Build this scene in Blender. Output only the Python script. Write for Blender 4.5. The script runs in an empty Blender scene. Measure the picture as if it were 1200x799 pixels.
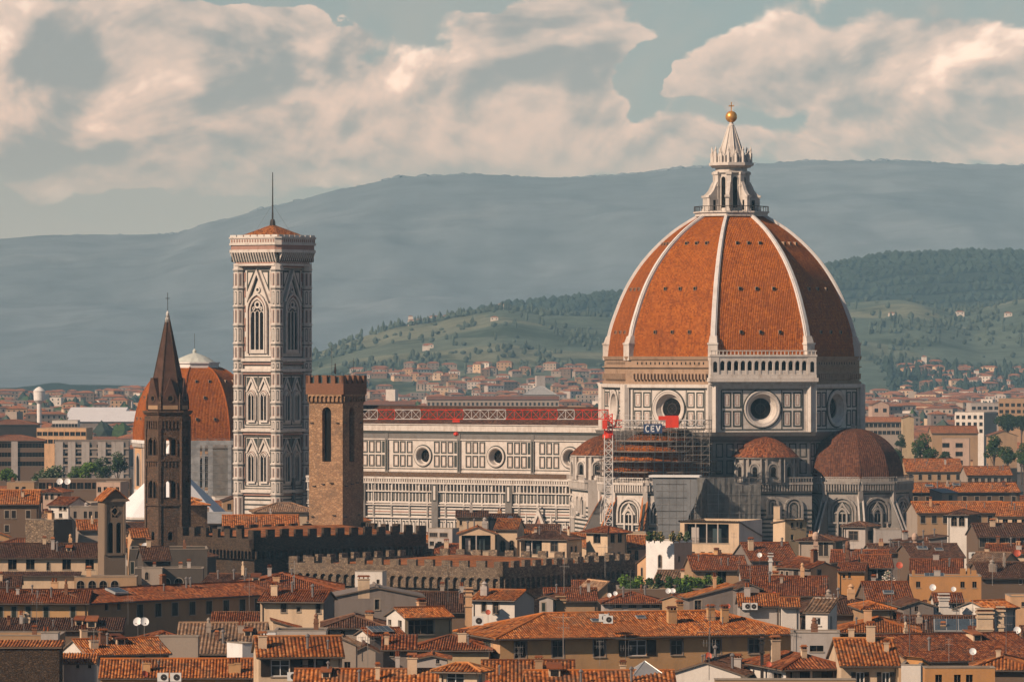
import bpy, math, random
from math import sin, cos, pi, radians as R, sqrt
from mathutils import Vector, Matrix, noise as mnoise
C = bpy.context.scene
COL = C.collection

# ---------------------------------------------------------------- camera
F, HZ, CZ = 6000.0, 415.0, 54.0          # focal length in photo pixels, horizon row, eye height (m)
cam = bpy.data.objects.new('camera', bpy.data.cameras.new('camera'))
COL.objects.link(cam)
cam.location = (0, 0, CZ); cam.rotation_euler = (pi/2, 0, 0)
cam.data.lens = 180; cam.data.sensor_width = 36; cam.data.shift_y = 15.5/1200
cam.data.clip_start = 1; cam.data.clip_end = 60000
C.camera = cam

# ---------------------------------------------------------------- sun, sky, exposure
SUN_AZ, SUN_EL = 53.0, 32.0               # degrees left of the line from the city to the camera; height
sl = bpy.data.lights.new('sun', 'SUN'); sl.energy = 5.0; sl.angle = R(0.5); sl.color = (1.0, 0.80, 0.62)
so = bpy.data.objects.new('sun', sl); COL.objects.link(so)
sdir = Vector((-sin(R(SUN_AZ))*cos(R(SUN_EL)), -cos(R(SUN_AZ))*cos(R(SUN_EL)), sin(R(SUN_EL))))
so.rotation_euler = sdir.to_track_quat('Z', 'Y').to_euler()
so.location = (0, 0, 300)
C.view_settings.view_transform = 'Standard'; C.view_settings.look = 'None'
C.view_settings.gamma = 1; C.view_settings.use_curve_mapping = False
C.view_settings.exposure = -0.05
C.cycles.volume_bounces = 0; C.cycles.max_bounces = 5; C.cycles.diffuse_bounces = 1
C.cycles.use_denoising = True

W = bpy.data.worlds.new('World'); C.world = W; W.use_nodes = True
class NT:
    """tiny node-graph helper"""
    def __init__(s, tree): s.t = tree; s.n = tree.nodes; s.l = tree.links
    def node(s, typ, **kw):
        n = s.n.new(typ)
        for k, v in kw.items():
            if k.startswith('i_'):
                n.inputs[int(k[2:])].default_value = v
            else: setattr(n, k, v)
        return n
    def link(s, a, b): s.l.new(a, b)
    def val(s, sock, v):
        if hasattr(v, 'is_linked') or isinstance(v, bpy.types.NodeSocket): s.l.new(v, sock)
        else: sock.default_value = v
    def math(s, op, a, b=0.0, c=0.0, clamp=False):
        n = s.n.new('ShaderNodeMath'); n.operation = op; n.use_clamp = clamp
        s.val(n.inputs[0], a); s.val(n.inputs[1], b)
        if op in ('MULTIPLY_ADD', 'SMOOTH_MIN'): s.val(n.inputs[2], c)
        return n.outputs[0]
    def mix(s, f, a, b, blend='MIX'):
        n = s.n.new('ShaderNodeMix'); n.data_type = 'RGBA'; n.blend_type = blend
        s.val(n.inputs[0], f)
        for i, v in ((6, a), (7, b)):
            if isinstance(v, tuple): v = (*v[:3], 1)
            s.val(n.inputs[i], v)
        return n.outputs[2]
    def mapr(s, v, a, b, c=0.0, d=1.0, smooth=True):
        n = s.n.new('ShaderNodeMapRange'); n.interpolation_type = 'SMOOTHSTEP' if smooth else 'LINEAR'
        s.val(n.inputs[0], v); n.inputs[1].default_value = a; n.inputs[2].default_value = b
        n.inputs[3].default_value = c; n.inputs[4].default_value = d
        return n.outputs[0]
    def noise(s, vec, scale, detail=4, rough=.55, dist=0.0):
        n = s.n.new('ShaderNodeTexNoise'); s.l.new(vec, n.inputs['Vector'])
        n.inputs['Scale'].default_value = scale; n.inputs['Detail'].default_value = detail
        n.inputs['Roughness'].default_value = rough; n.inputs['Distortion'].default_value = dist
        return n.outputs[0]

def build_world():
    g = NT(W.node_tree); g.n.clear()
    out = g.node('ShaderNodeOutputWorld'); bg = g.node('ShaderNodeBackground')
    bg.inputs[1].default_value = 0.05
    sky = g.node('ShaderNodeTexSky', sky_type='NISHITA')
    sky.sun_disc = False; sky.sun_elevation = R(SUN_EL); sky.sun_rotation = R(180 + SUN_AZ)
    sky.altitude = 100; sky.air_density = 1.0; sky.dust_density = 0.6; sky.ozone_density = 2.0
    tc = g.node('ShaderNodeTexCoord'); sep = g.node('ShaderNodeSeparateXYZ')
    g.link(tc.outputs['Generated'], sep.inputs[0])
    x, y, z = sep.outputs
    # azimuth and elevation of the direction, in units of 1/6000 rad so that cloud sizes are easy to state
    hyp = g.math('SQRT', g.math('ADD', g.math('MULTIPLY', x, x), g.math('MULTIPLY', y, y)))
    az = g.math('MULTIPLY', g.math('ARCTAN2', x, y), 6.0)
    el = g.math('MULTIPLY', g.math('ARCTAN2', z, hyp), 6.0)
    cmb = g.node('ShaderNodeCombineXYZ'); g.link(az, cmb.inputs[0])
    g.link(g.math('MULTIPLY', el, 1.45), cmb.inputs[1])
    v = cmb.outputs[0]
    def field(vec):
        """billowing density: broad noise plus ridged heads at two sizes"""
        big = g.noise(vec, 4.2, 6, .54, .5)
        def heads(sc, w):
            n = g.n.new('ShaderNodeTexNoise'); g.link(vec, n.inputs['Vector']); n.inputs['Scale'].default_value = sc; n.inputs['Detail'].default_value = 3
            n.inputs['Distortion'].default_value = .4
            r = g.math('SUBTRACT', 1.0, g.math('MULTIPLY', g.math('ABSOLUTE', g.math('SUBTRACT', n.outputs[0], .5)), 4.0)); return g.math('MULTIPLY', r, w)
        f = g.math('MULTIPLY', g.math('SUBTRACT', big, .5), 1.7)
        return g.math('SUBTRACT', g.math('SUBTRACT', f, heads(9, .11)), heads(21, .05))
    f0 = field(v)
    wn = g.n.new('ShaderNodeTexNoise'); g.link(v, wn.inputs['Vector']); wn.inputs['Scale'].default_value = 9; wn.inputs['Detail'].default_value = 6
    ws = g.node('ShaderNodeSeparateColor'); g.link(wn.outputs[1], ws.inputs[0])
    azw = g.math('ADD', az, g.math('MULTIPLY', g.math('SUBTRACT', ws.outputs[0], .5), .16)); elw = g.math('ADD', el, g.math('MULTIPLY', g.math('SUBTRACT', ws.outputs[1], .5), .10))
    sh = g.node('ShaderNodeVectorMath', operation='ADD'); g.link(v, sh.inputs[0]); sh.inputs[1].default_value = (-.016, .030, 0)
    f1 = field(sh.outputs[0])
    # cloud banks: soft elliptical masses (azimuth, elevation, half sizes, weight)
    def blob(cx, cy, rx, ry, wgt):
        px = (cx-600)/1000.0; py = (415-cy)/1000.0
        dx = g.math('DIVIDE', g.math('SUBTRACT', azw, px), rx/1000.0)
        dy = g.math('DIVIDE', g.math('SUBTRACT', elw, py), ry/1000.0)
        d = g.math('ADD', g.math('MULTIPLY', dx, dx), g.math('MULTIPLY', dy, dy))
        return g.math('MULTIPLY', g.mapr(d, 1.6, 0.0), wgt)
    def total(lst):
        s = None
        for b in lst:
            q = blob(*b); s = q if s is None else g.math('ADD', s, q)
        return s
    cover = total([(60,100,220,120,.60), (250,90,190,90,.45), (420,140,190,80,.50), (600,150,130,60,.40), (650,45,120,60,.75),
                   (740,140,120,60,.40), (900,75,90,45,.50), (1090,110,150,90,.75), (815,95,30,16,.7), (860,170,170,34,.40), (330,35,140,24,.3), (200,180,300,40,.3),
                   (430,2,190,18,-.7), (800,20,60,34,-.35), (762,85,32,50,-.5), (345,135,28,16,-.25), (200,68,50,12,-.35), (590,150,30,14,-.25), (240,250,330,28,-.6)])
    shade = total([(75,80,65,62,.85), (100,160,90,40,.5), (295,80,75,34,.85), (265,120,60,26,.4), (650,75,90,38,.95), (560,100,60,24,.6),
                   (690,130,40,30,.5), (480,190,150,24,.45), (1100,150,140,36,.75), (1000,90,40,40,.35), (20,170,90,40,.35),
                   (350,135,26,12,.5), (240,185,120,30,.4), (800,165,60,20,.3), (900,110,60,30,.35)])
    dens = g.math('ADD', cover, f0)
    dens = g.math('ADD', dens, g.math('MULTIPLY', g.math('SUBTRACT', g.noise(v, 34, 5, .6, .3), .5), .22))
    mask = g.mapr(dens, -.05, .17)
    relief = g.math('MULTIPLY', g.math('SUBTRACT', f0, f1), 2.7)
    lit = g.math('SUBTRACT', g.math('ADD', relief, .42), g.math('MULTIPLY', shade, .80))
    lit = g.math('ADD', lit, g.math('MULTIPLY', f0, .35))
    litf = g.mapr(lit, -.45, .80)
    cloud = g.mix(litf, CL_DARK, CL_LIT)
    hi = g.mapr(lit, .60, 1.15)
    cloud = g.mix(hi, cloud, CL_HOT)
    blue = g.mix(.80, sky.outputs[0], SKY_BASE)
    # the cloud layer thins towards the horizon, where the air is pale and warm
    hor = g.mapr(el, .02, .21)
    low = g.mix(hor, SKY_LOW, blue)
    veil = g.mapr(g.noise(v, 3.1, 6, .6, .6), .35, .62, .10, .50)
    low = g.mix(veil, low, VEIL)
    col = g.mix(g.math('MULTIPLY', mask, g.mapr(el, .145, .27)), low, cloud)
    # above the part of the sky over the city the clear Nishita sky takes over
    up = g.mapr(el, .45, .85)
    col = g.mix(up, col, sky.outputs[0])
    g.link(col, bg.inputs[0]); g.link(bg.outputs[0], out.inputs[0])
CL_DARK = (6.2, 6.9, 7.1); CL_LIT = (17.0, 14.4, 12.7); CL_HOT = (27, 23.2, 20.4)
VEIL = (9.2, 9.0, 8.5); SKY_BASE = (5.4, 8.0, 8.8); SKY_LOW = (10, 11.4, 11.2)
build_world()

HAZE_COL = (.38, .72, 1.0); HAZE_DENS = 6.2e-5      # the thin blue air of the plain, see the haze box
# ---------------------------------------------------------------- helpers
def PX(px, Y): return (px-600.0)*Y/F
def PZ(py, Y): return CZ-(py-HZ)*Y/F
rnd = random.Random(7)

class MB:
    """collects faces (with a material slot and UVs) and links them as one mesh object"""
    def __init__(s, *mats):
        s.v = []; s.f = []; s.m = []; s.uv = []; s.mats = list(mats); s.o = (0, 0, 0); s.c, s.s = 1.0, 0.0; s.hasuv = False
    def at(s, x=0, y=0, z=0, deg=0):
        s.o = (x, y, z); s.c = cos(R(deg)); s.s = sin(R(deg)); return s
    def mi(s, mat):
        if mat not in s.mats: s.mats.append(mat)
        return s.mats.index(mat)
    def P(s, p):
        x, y, z = p
        return (s.o[0]+x*s.c-y*s.s, s.o[1]+x*s.s+y*s.c, s.o[2]+z)
    def add(s, vs, fs, mat, uv=None):
        b = len(s.v); s.v += [s.P(p) for p in vs]; k = s.mi(mat)
        for i, f in enumerate(fs):
            s.f.append([b+j for j in f]); s.m.append(k)
            if uv: s.hasuv = True; s.uv.append([uv[j] for j in f])
            else: s.uv.append(None)
    def quad(s, a, b, c, d, mat, uv=None): s.add([a, b, c, d], [(0, 1, 2, 3)], mat, uv)
    def box(s, x0, x1, y0, y1, z0, z1, mat):
        s.add([(x0,y0,z0),(x1,y0,z0),(x1,y1,z0),(x0,y1,z0),(x0,y0,z1),(x1,y0,z1),(x1,y1,z1),(x0,y1,z1)],
              [(0,3,2,1),(4,5,6,7),(0,1,5,4),(1,2,6,5),(2,3,7,6),(3,0,4,7)], mat)
    def prism(s, poly, z0, z1, mat, cap=True, top=None):
        n = len(poly); t = top or poly
        vs = [(x, y, z0) for x, y in poly]+[(x, y, z1) for x, y in t]
        fs = [(i, (i+1) % n, n+(i+1) % n, n+i) for i in range(n)]
        if cap: fs += [tuple(range(n-1, -1, -1)), tuple(range(n, 2*n))]
        s.add(vs, fs, mat)
    def yprism(s, poly, y0, y1, mat):
        """polygon given in (x, z), thickness from y0 (front) to y1"""
        n = len(poly)
        vs = [(x, y0, z) for x, z in poly]+[(x, y1, z) for x, z in poly]
        fs = [(i, n+i, n+(i+1) % n, (i+1) % n) for i in range(n)]+[tuple(range(n)), tuple(range(2*n-1, n-1, -1))]
        s.add(vs, fs, mat)
    def tube(s, a, b, r, mat, n=5, r2=None):
        a = Vector(a); b = Vector(b); d = (b-a)
        if d.length < 1e-6: return
        d.normalize(); u = d.orthogonal().normalized(); w = d.cross(u); r2 = r if r2 is None else r2
        vs = [tuple(a+(u*cos(2*pi*i/n)+w*sin(2*pi*i/n))*r) for i in range(n)]+[tuple(b+(u*cos(2*pi*i/n)+w*sin(2*pi*i/n))*r2) for i in range(n)]
        fs = [(i, (i+1) % n, n+(i+1) % n, n+i) for i in range(n)]+[tuple(range(n-1, -1, -1)), tuple(range(n, 2*n))]
        s.add(vs, fs, mat)
    def path(s, pts, r, mat, n=5):
        for a, b in zip(pts, pts[1:]): s.tube(a, b, r, mat, n)
    def lathe(s, prof, n, mat, cx=0, cy=0, a0=0.0, cap=True):
        vs = []; fs = []
        for r, z in prof:
            for i in range(n):
                t = a0+2*pi*i/n; vs.append((cx+r*cos(t), cy+r*sin(t), z))
        for k in range(len(prof)-1):
            for i in range(n):
                j = (i+1) % n
                fs.append((k*n+i, k*n+j, (k+1)*n+j, (k+1)*n+i))
        if cap: fs += [tuple(range(n-1, -1, -1)), tuple((len(prof)-1)*n+i for i in range(n))]
        s.add(vs, fs, mat)
    # ---- flat facade pieces, in the frame set by at(): x along the wall, -y out of it
    def frame(s, x0, x1, z0, z1, t, d, mat):
        s.box(x0, x1, -d, 0.02, z0, z0+t, mat); s.box(x0, x1, -d, 0.02, z1-t, z1, mat)
        s.box(x0, x0+t, -d, 0.02, z0+t, z1-t, mat); s.box(x1-t, x1, -d, 0.02, z0+t, z1-t, mat)
    def ring(s, cx, cz, r0, r1, y0, y1, mat, n=32, a0=0.0, a1=2*pi, r0b=None):
        """annulus (or arch when a0..a1 is a half turn) from y0 (front) to y1 (back)"""
        r0b = r0 if r0b is None else r0b
        full = abs(a1-a0-2*pi) < 1e-6; k = n if full else n+1
        vs = []
        for i in range(k):
            t = a0+(a1-a0)*i/n; c, q = cos(t), sin(t)
            vs += [(cx+r0*c, y0, cz+r0*q), (cx+r1*c, y0, cz+r1*q), (cx+r1*c, y1, cz+r1*q), (cx+r0b*c, y1, cz+r0b*q)]
        fs = []
        for i in range(n):
            a = 4*i; b = 4*((i+1) % k)
            fs += [(a, a+1, b+1, b), (a+1, a+2, b+2, b+1), (a+3, a, b, b+3), (a+2, a+3, b+3, b+2)]
        s.add(vs, fs, mat)
    def disc(s, cx, cz, r, y, mat, n=32):
        s.add([(cx+r*cos(2*pi*i/n), y, cz+r*sin(2*pi*i/n)) for i in range(n)], [tuple(range(n))], mat)
    def archpoly(s, cx, w, z0, zs, y, mat, pointed=0.0, n=8, thick=None):
        """solid arch shape: rectangle z0..zs with a round (or pointed) head; flat at y, or a slab when thick is set"""
        p = arch_pts(cx, w, z0, zs, pointed, n)
        if thick: s.yprism(p, y-thick, y, mat)
        else: s.add([(x, y, z) for x, z in p], [tuple(range(len(p)))], mat)
    def archband(s, cx, w, z0, zs, t, y0, y1, mat, pointed=0.0, n=8):
        """frame of thickness t round an arched opening"""
        p = arch_pts(cx, w, z0, zs, pointed, n); q = arch_pts(cx, w+2*t, z0, zs, pointed, n, extra=t)
        k = len(p); vs = []
        for (a, b), (c, d) in zip(p, q): vs += [(a, y0, b), (c, y0, d), (c, y1, d), (a, y1, b)]
        fs = []
        for i in range(k-1):
            a = 4*i; b = a+4
            fs += [(a, b, b+1, a+1), (a+1, b+1, b+2, a+2), (a+3, b+3, b, a)]
        s.add(vs, fs, mat)
    def build(s, name, parent=None, smooth=False, loc=None):
        me = bpy.data.meshes.new(name); me.from_pydata(s.v, [], s.f)
        for m in s.mats: me.materials.append(M[m] if isinstance(m, str) else m)
        me.polygons.foreach_set('material_index', s.m)
        if s.hasuv:
            ul = me.uv_layers.new(name='uv'); k = 0; dat = [0.0]*(2*len(me.loops))
            for f, u in zip(s.f, s.uv):
                for i in range(len(f)):
                    if u: dat[2*k], dat[2*k+1] = u[i]
                    k += 1
            ul.data.foreach_set('uv', dat)
        if smooth: me.polygons.foreach_set('use_smooth', [True]*len(me.polygons))
        me.update()
        o = bpy.data.objects.new(name, me); COL.objects.link(o)
        if parent: o.parent = parent
        if loc: o.location = loc
        return o

def arch_pts(cx, w, z0, zs, pointed=0.0, n=8, extra=0.0):
    """left foot, up, over, right foot. pointed > 0: two arcs struck from centres moved across the axis"""
    h = w/2.0; pts = [(cx-h, z0)]
    if pointed <= 0:
        for i in range(n+1):
            t = pi-pi*i/n; pts.append((cx+h*cos(t), zs+h*sin(t)))
    else:
        r = h*(1+pointed); off = h*pointed; tm = math.acos(off/r)
        for i in range(n//2+1):
            t = pi-tm*i/(n//2) if False else pi-(tm)*i/(n//2); pts.append((cx+off+r*cos(t), zs+r*sin(t)))
        for i in range(n//2-1, -1, -1):
            t = tm*i/(n//2); pts.append((cx-off+r*cos(t), zs+r*sin(t)))
    pts.append((cx+h, z0)); return pts

def thing(name, label, cat, loc=(0, 0, 0), deg=0, group=None):
    o = bpy.data.objects.new(name, None); COL.objects.link(o); o.empty_display_size = 1
    o.location = loc; o.rotation_euler = (0, 0, R(deg)); o['label'] = label; o['category'] = cat
    if group: o['group'] = group
    return o
def tag(o, label, cat, group=None):
    o['label'] = label; o['category'] = cat
    if group: o['group'] = group
    return o
def copy_tree(o, parent=None):
    c = o.copy(); COL.objects.link(c); c.parent = parent
    for ch in o.children: copy_tree(ch, c)
    return c
def reuse(o, parent, loc, deg=0):
    """a further copy of a part (with its sub-parts), hung under parent at loc"""
    c = copy_tree(o, parent); c.location = loc; c.rotation_euler = (0, 0, R(deg)); return c

# ---------------------------------------------------------------- materials
M = {}
def newmat(name):
    m = bpy.data.materials.new(name); m.use_nodes = True; M[name] = m
    return m, NT(m.node_tree), m.node_tree.nodes['Principled BSDF']
def plain(name, col, rough=.7, metal=0.0, var=.12, scale=.6, spec=.25):
    m, g, b = newmat(name)
    tc = g.node('ShaderNodeTexCoord'); n = g.noise(tc.outputs['Object'], scale, 5, .6)
    c = g.mix(g.mapr(n, .3, .7), tuple(x*(1-var) for x in col), tuple(min(1, x*(1+var)) for x in col))
    g.link(c, b.inputs['Base Color']); b.inputs['Roughness'].default_value = rough
    b.inputs['Metallic'].default_value = metal; b.inputs['Specular IOR Level'].default_value = spec
    return m
def stucco(name, col, dirt=(.17, .125, .09), amt=.75, rnd_amt=.0):
    m, g, b = newmat(name)
    tc = g.node('ShaderNodeTexCoord'); oi = g.node('ShaderNodeObjectInfo')
    vm = g.node('ShaderNodeVectorMath', operation='MULTIPLY'); g.link(tc.outputs['Object'], vm.inputs[0]); vm.inputs[1].default_value = (1, 1, .25)
    va = g.node('ShaderNodeVectorMath', operation='ADD'); g.link(vm.outputs[0], va.inputs[0])
    g.link(g.math('MULTIPLY', oi.outputs['Random'], 50), va.inputs[1])
    streak = g.noise(va.outputs[0], .9, 6, .65)
    blot = g.noise(tc.outputs['Object'], .25, 5, .6)
    fine = g.noise(tc.outputs['Object'], 3.5, 4, .6)
    f = g.math('MULTIPLY', g.mapr(g.math('MULTIPLY_ADD', blot, .5, g.math('MULTIPLY', streak, .5)), .44, .68), amt)
    c = g.mix(f, col, tuple(a*.45+d*.55 for a, d in zip(col, dirt)))
    c = g.mix(g.mapr(fine, .3, .7, 0, .16), c, tuple(x*.6 for x in col))
    g.link(c, b.inputs['Base Color']); b.inputs['Roughness'].default_value = .9
    b.inputs['Specular IOR Level'].default_value = .15
    bp = g.node('ShaderNodeBump'); bp.inputs['Strength'].default_value = .35; bp.inputs['Distance'].default_value = .05
    g.link(fine, bp.inputs['Height']); g.link(bp.outputs[0], b.inputs['Normal'])
def tiles(name, cols, pu=.34, pv=.42, lich=(.20, .13, .08), bump=True, la=.6, grime=.5, streak=.35):
    """roof tiles: UV in metres, u along the eave, v up the slope"""
    m, g, b = newmat(name)
    uv = g.node('ShaderNodeUVMap'); sp = g.node('ShaderNodeSeparateXYZ'); g.link(uv.outputs[0], sp.inputs[0])
    oi = g.node('ShaderNodeObjectInfo'); tc = g.node('ShaderNodeTexCoord')
    fu = g.math('FLOOR', g.math('DIVIDE', sp.outputs[0], pu)); fv = g.math('FLOOR', g.math('DIVIDE', sp.outputs[1], pv))
    cb = g.node('ShaderNodeCombineXYZ'); g.link(fu, cb.inputs[0]); g.link(fv, cb.inputs[1]); g.link(oi.outputs['Random'], cb.inputs[2])
    wn = g.node('ShaderNodeTexWhiteNoise'); wn.noise_dimensions = '3D'; g.link(cb.outputs[0], wn.inputs['Vector'])
    cr = g.node('ShaderNodeValToRGB'); e = cr.color_ramp.elements
    e[0].position = 0; e[0].color = (*cols[0], 1); e[1].position = 1; e[1].color = (*cols[-1], 1)
    for i, c in enumerate(cols[1:-1]):
        k = e.new((i+1)/(len(cols)-1)); k.color = (*c, 1)
    cr.color_ramp.interpolation = 'LINEAR'; g.link(wn.outputs[0], cr.inputs[0])
    big = g.noise(tc.outputs['Object'], .35, 6, .65, .4)
    mid = g.noise(tc.outputs['Object'], 1.6, 5, .6)
    c = g.mix(g.math('MULTIPLY', g.mapr(big, .42, .72), la), cr.outputs[0], lich)
    c = g.mix(g.mapr(mid, .5, .8, 0, grime), c, tuple(x*.45 for x in cols[0]))
    vs_ = g.node('ShaderNodeVectorMath', operation='MULTIPLY'); g.link(uv.outputs[0], vs_.inputs[0]); vs_.inputs[1].default_value = (1.1, .10, 1)
    c = g.mix(g.mapr(g.noise(vs_.outputs[0], 1.0, 5, .65), .50, .70, 0, streak), c, tuple(x*.35 for x in cols[0]))
    pat = g.noise(tc.outputs['Object'], .12, 3, .5); c = g.mix(g.mapr(pat, .55, .60, 0, .35), c, tuple(x*.8 for x in cols[1]))
    hs = g.node('ShaderNodeHueSaturation'); g.link(c, hs.inputs['Color'])
    g.link(g.math('MULTIPLY_ADD', oi.outputs['Random'], .35, .82), hs.inputs['Value'])
    g.link(hs.outputs[0], b.inputs['Base Color'])
    b.inputs['Roughness'].default_value = .85; b.inputs['Specular IOR Level'].default_value = .2
    if bump:
        w = g.math('ABSOLUTE', g.math('SINE', g.math('MULTIPLY', sp.outputs[0], pi/pu)))
        st = g.math('FRACT', g.math('DIVIDE', sp.outputs[1], pv))
        h = g.math('ADD', w, g.math('MULTIPLY', st, -.35))
        bp = g.node('ShaderNodeBump'); bp.inputs['Strength'].default_value = .9; bp.inputs['Distance'].default_value = .10
        g.link(h, bp.inputs['Height']); g.link(bp.outputs[0], b.inputs['Normal'])
def stone(name, c1, c2, mortar, sx=1.2, sz=2.2, bump=.5, dark=(.08, .07, .06), amt=.4):
    """rough coursed stone in object space"""
    m, g, b = newmat(name); tc = g.node('ShaderNodeTexCoord')
    vm = g.node('ShaderNodeVectorMath', operation='MULTIPLY'); g.link(tc.outputs['Object'], vm.inputs[0]); vm.inputs[1].default_value = (sx, sx, sz)
    vo = g.node('ShaderNodeTexVoronoi', feature='F1'); g.link(vm.outputs[0], vo.inputs['Vector']); vo.inputs['Scale'].default_value = 1.0
    ve = g.node('ShaderNodeTexVoronoi', feature='DISTANCE_TO_EDGE'); g.link(vm.outputs[0], ve.inputs['Vector']); ve.inputs['Scale'].default_value = 1.0
    sp = g.node('ShaderNodeSeparateColor'); g.link(vo.outputs['Color'], sp.inputs[0])
    c = g.mix(sp.outputs[0], c1, c2)
    c = g.mix(g.mapr(ve.outputs['Distance'], .0, .09, 1, 0), c, mortar)
    big = g.noise(tc.outputs['Object'], .22, 6, .65)
    c = g.mix(g.math('MULTIPLY', g.mapr(big, .45, .7), amt), c, dark)
    g.link(c, b.inputs['Base Color']); b.inputs['Roughness'].default_value = .92; b.inputs['Specular IOR Level'].default_value = .15
    bp = g.node('ShaderNodeBump'); bp.inputs['Strength'].default_value = bump; bp.inputs['Distance'].default_value = .12
    g.link(g.mapr(ve.outputs['Distance'], 0, .15), bp.inputs['Height']); g.link(bp.outputs[0], b.inputs['Normal'])
def marble(name, col, stain=(.30, .23, .18), amt=.5, zs=.18):
    m, g, b = newmat(name); tc = g.node('ShaderNodeTexCoord')
    vm = g.node('ShaderNodeVectorMath', operation='MULTIPLY'); g.link(tc.outputs['Object'], vm.inputs[0]); vm.inputs[1].default_value = (1, 1, zs)
    st = g.noise(vm.outputs[0], .55, 7, .7); bl = g.noise(tc.outputs['Object'], .9, 5, .6); fi = g.noise(tc.outputs['Object'], 4, 3, .6)
    f = g.math('MULTIPLY', g.mapr(g.math('MULTIPLY_ADD', st, .6, g.math('MULTIPLY', bl, .4)), .45, .66), amt)
    c = g.mix(f, col, stain); c = g.mix(g.mapr(fi, .45, .75, 0, .22), c, tuple(x*.55 for x in col))
    g.link(c, b.inputs['Base Color']); b.inputs['Roughness'].default_value = .75; b.inputs['Specular IOR Level'].default_value = .25

marble('white_marble', (.66, .60, .54))
marble('white_rib', (.70, .67, .64), amt=.35)
marble('green_marble', (.050, .058, .052), stain=(.10, .085, .07), amt=.4)
marble('pink_marble', (.40, .23, .18), stain=(.25, .15, .11))
marble('soiled_shaded_marble', (.36, .325, .29), stain=(.12, .10, .09), amt=.75)  # grime, and the shade of the east end, both put into the colour
stucco('soot', (.105, .088, .074), dirt=(.04, .035, .03), amt=.8)
marble('grey_marble', (.20, .185, .17), stain=(.12, .10, .085))
marble('brown_masonry', (.40, .27, .18), stain=(.20, .13, .085), amt=.7, zs=.9)
plain('gold', (.85, .42, .11), .35, .6, .1)
plain('dark_opening', (.012, .011, .010), .9, spec=.05)
plain('window_glass', (.022, .021, .020), .35, spec=.25)
plain('blue_glass', (.05, .075, .08), .3, spec=.35)
plain('lead_roof', (.42, .42, .41), .5, .3)
plain('pale_lead', (.60, .58, .54), .6, .0, .15, .4)
plain('white_roofing', (.80, .79, .79), .55, 0, .05, .2)
plain('bronze_dark', (.06, .05, .045), .5, .5)
plain('crane_red', (.75, .055, .025), .5, 0, .1)
plain('crane_white', (.72, .68, .64), .5, 0, .1)
plain('sign_navy', (.035, .06, .14), .5, 0, .05)
plain('sign_white', (.85, .85, .85), .5, 0, .02)
plain('scaffold_pipe', (.26, .24, .22), .5, .4, .2)
plain('scaffold_deck', (.22, .175, .145), .8, 0, .25)
plain('scaffold_sheet', (.185, .19, .195), .75, 0, .18, .35)
plain('pale_sheet', (.52, .54, .56), .7, 0, .12, .35)
plain('white_paint', (.74, .72, .69), .7, 0, .08)
plain('cream_paint', (.66, .56, .42), .8, 0, .1)
plain('shutter_brown', (.030, .022, .017), .6, 0, .2)
plain('shutter_green', (.030, .038, .030), .6, 0, .2)
plain('frame_wood', (.16, .12, .09), .6)
plain('sill_stone', (.34, .28, .22), .8)
plain('pipe_metal', (.10, .075, .06), .5, .4)
plain('aerial_metal', (.34, .31, .28), .45, .7)
plain('dish_white', (.78, .77, .75), .45)
plain('dish_red', (.48, .10, .05), .5)
plain('ac_white', (.70, .69, .66), .5)
plain('solar', (.09, .11, .12), .12, .2, .1, spec=.8)
plain('awning_green', (.03, .22, .13), .7)
plain('trunk_bark', (.09, .06, .045), .9)
stucco('w_cream', (.66, .49, .33)); stucco('w_peach', (.66, .40, .22)); stucco('w_ochre', (.56, .33, .155))
stucco('w_orange', (.52, .26, .10), amt=.6); stucco('w_taupe', (.38, .31, .25)); stucco('w_white', (.70, .64, .57), amt=.45)
stucco('w_grey', (.24, .20, .175), dirt=(.10, .085, .07), amt=.8); stucco('w_tan', (.42, .27, .155)); stucco('w_brown', (.17, .115, .08))
stucco('w_pink', (.54, .38, .29)); stucco('w_yellow', (.50, .37, .22)); stucco('w_palegrey', (.46, .41, .37))
tiles('t_orange', [(.10, .032, .010), (.30, .086, .020), (.46, .142, .030), (.56, .24, .085)])
tiles('t_red', [(.07, .022, .010), (.18, .049, .016), (.27, .078, .024), (.40, .15, .06)], lich=(.13, .075, .05))
tiles('t_brown', [(.045, .021, .014), (.090, .038, .022), (.135, .060, .032), (.20, .11, .07)], lich=(.08, .055, .04))
tiles('t_tan', [(.15, .085, .05), (.25, .14, .08), (.32, .19, .11), (.40, .27, .18)], lich=(.14, .11, .085))
tiles('t_far', [(.20, .075, .035), (.33, .12, .05), (.40, .165, .07)], bump=False, la=.4, grime=.3)
tiles('t_farbrown', [(.14, .06, .035), (.22, .09, .05), (.28, .12, .06)], bump=False, la=.4, grime=.3)
tiles('dome_tile', [(.29, .070, .008), (.40, .104, .011), (.47, .128, .015), (.52, .165, .028)], pu=.42, pv=.36, lich=(.22, .058, .014), la=.6, grime=.55, streak=.5)
tiles('shaded_brown_dome_tile', [(.090, .034, .020), (.125, .048, .027), (.17, .066, .034), (.20, .085, .045)], pu=.5, pv=.45, lich=(.07, .04, .028), la=.5)  # darker copy of the dome tile; the east half dome's shade is in it
stone('bargello_stone', (.46, .28, .16), (.30, .175, .10), (.20, .13, .08), 1.5, 2.6)
stone('rough_stone', (.34, .25, .17), (.14, .10, .07), (.10, .075, .055), 1.9, 3.2, .8)
stone('dark_stone', (.12, .078, .050), (.05, .034, .024), (.055, .042, .033), 2.6, 5.0, .8)
stone('badia_stone', (.155, .092, .058), (.095, .058, .038), (.06, .04, .028), 1.4, 2.6)
stone('brick_red', (.27, .125, .07), (.19, .09, .05), (.16, .09, .06), 3.0, 7.0, .3)
stucco('belfry_plaster', (.24, .175, .125), amt=.8)

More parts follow.
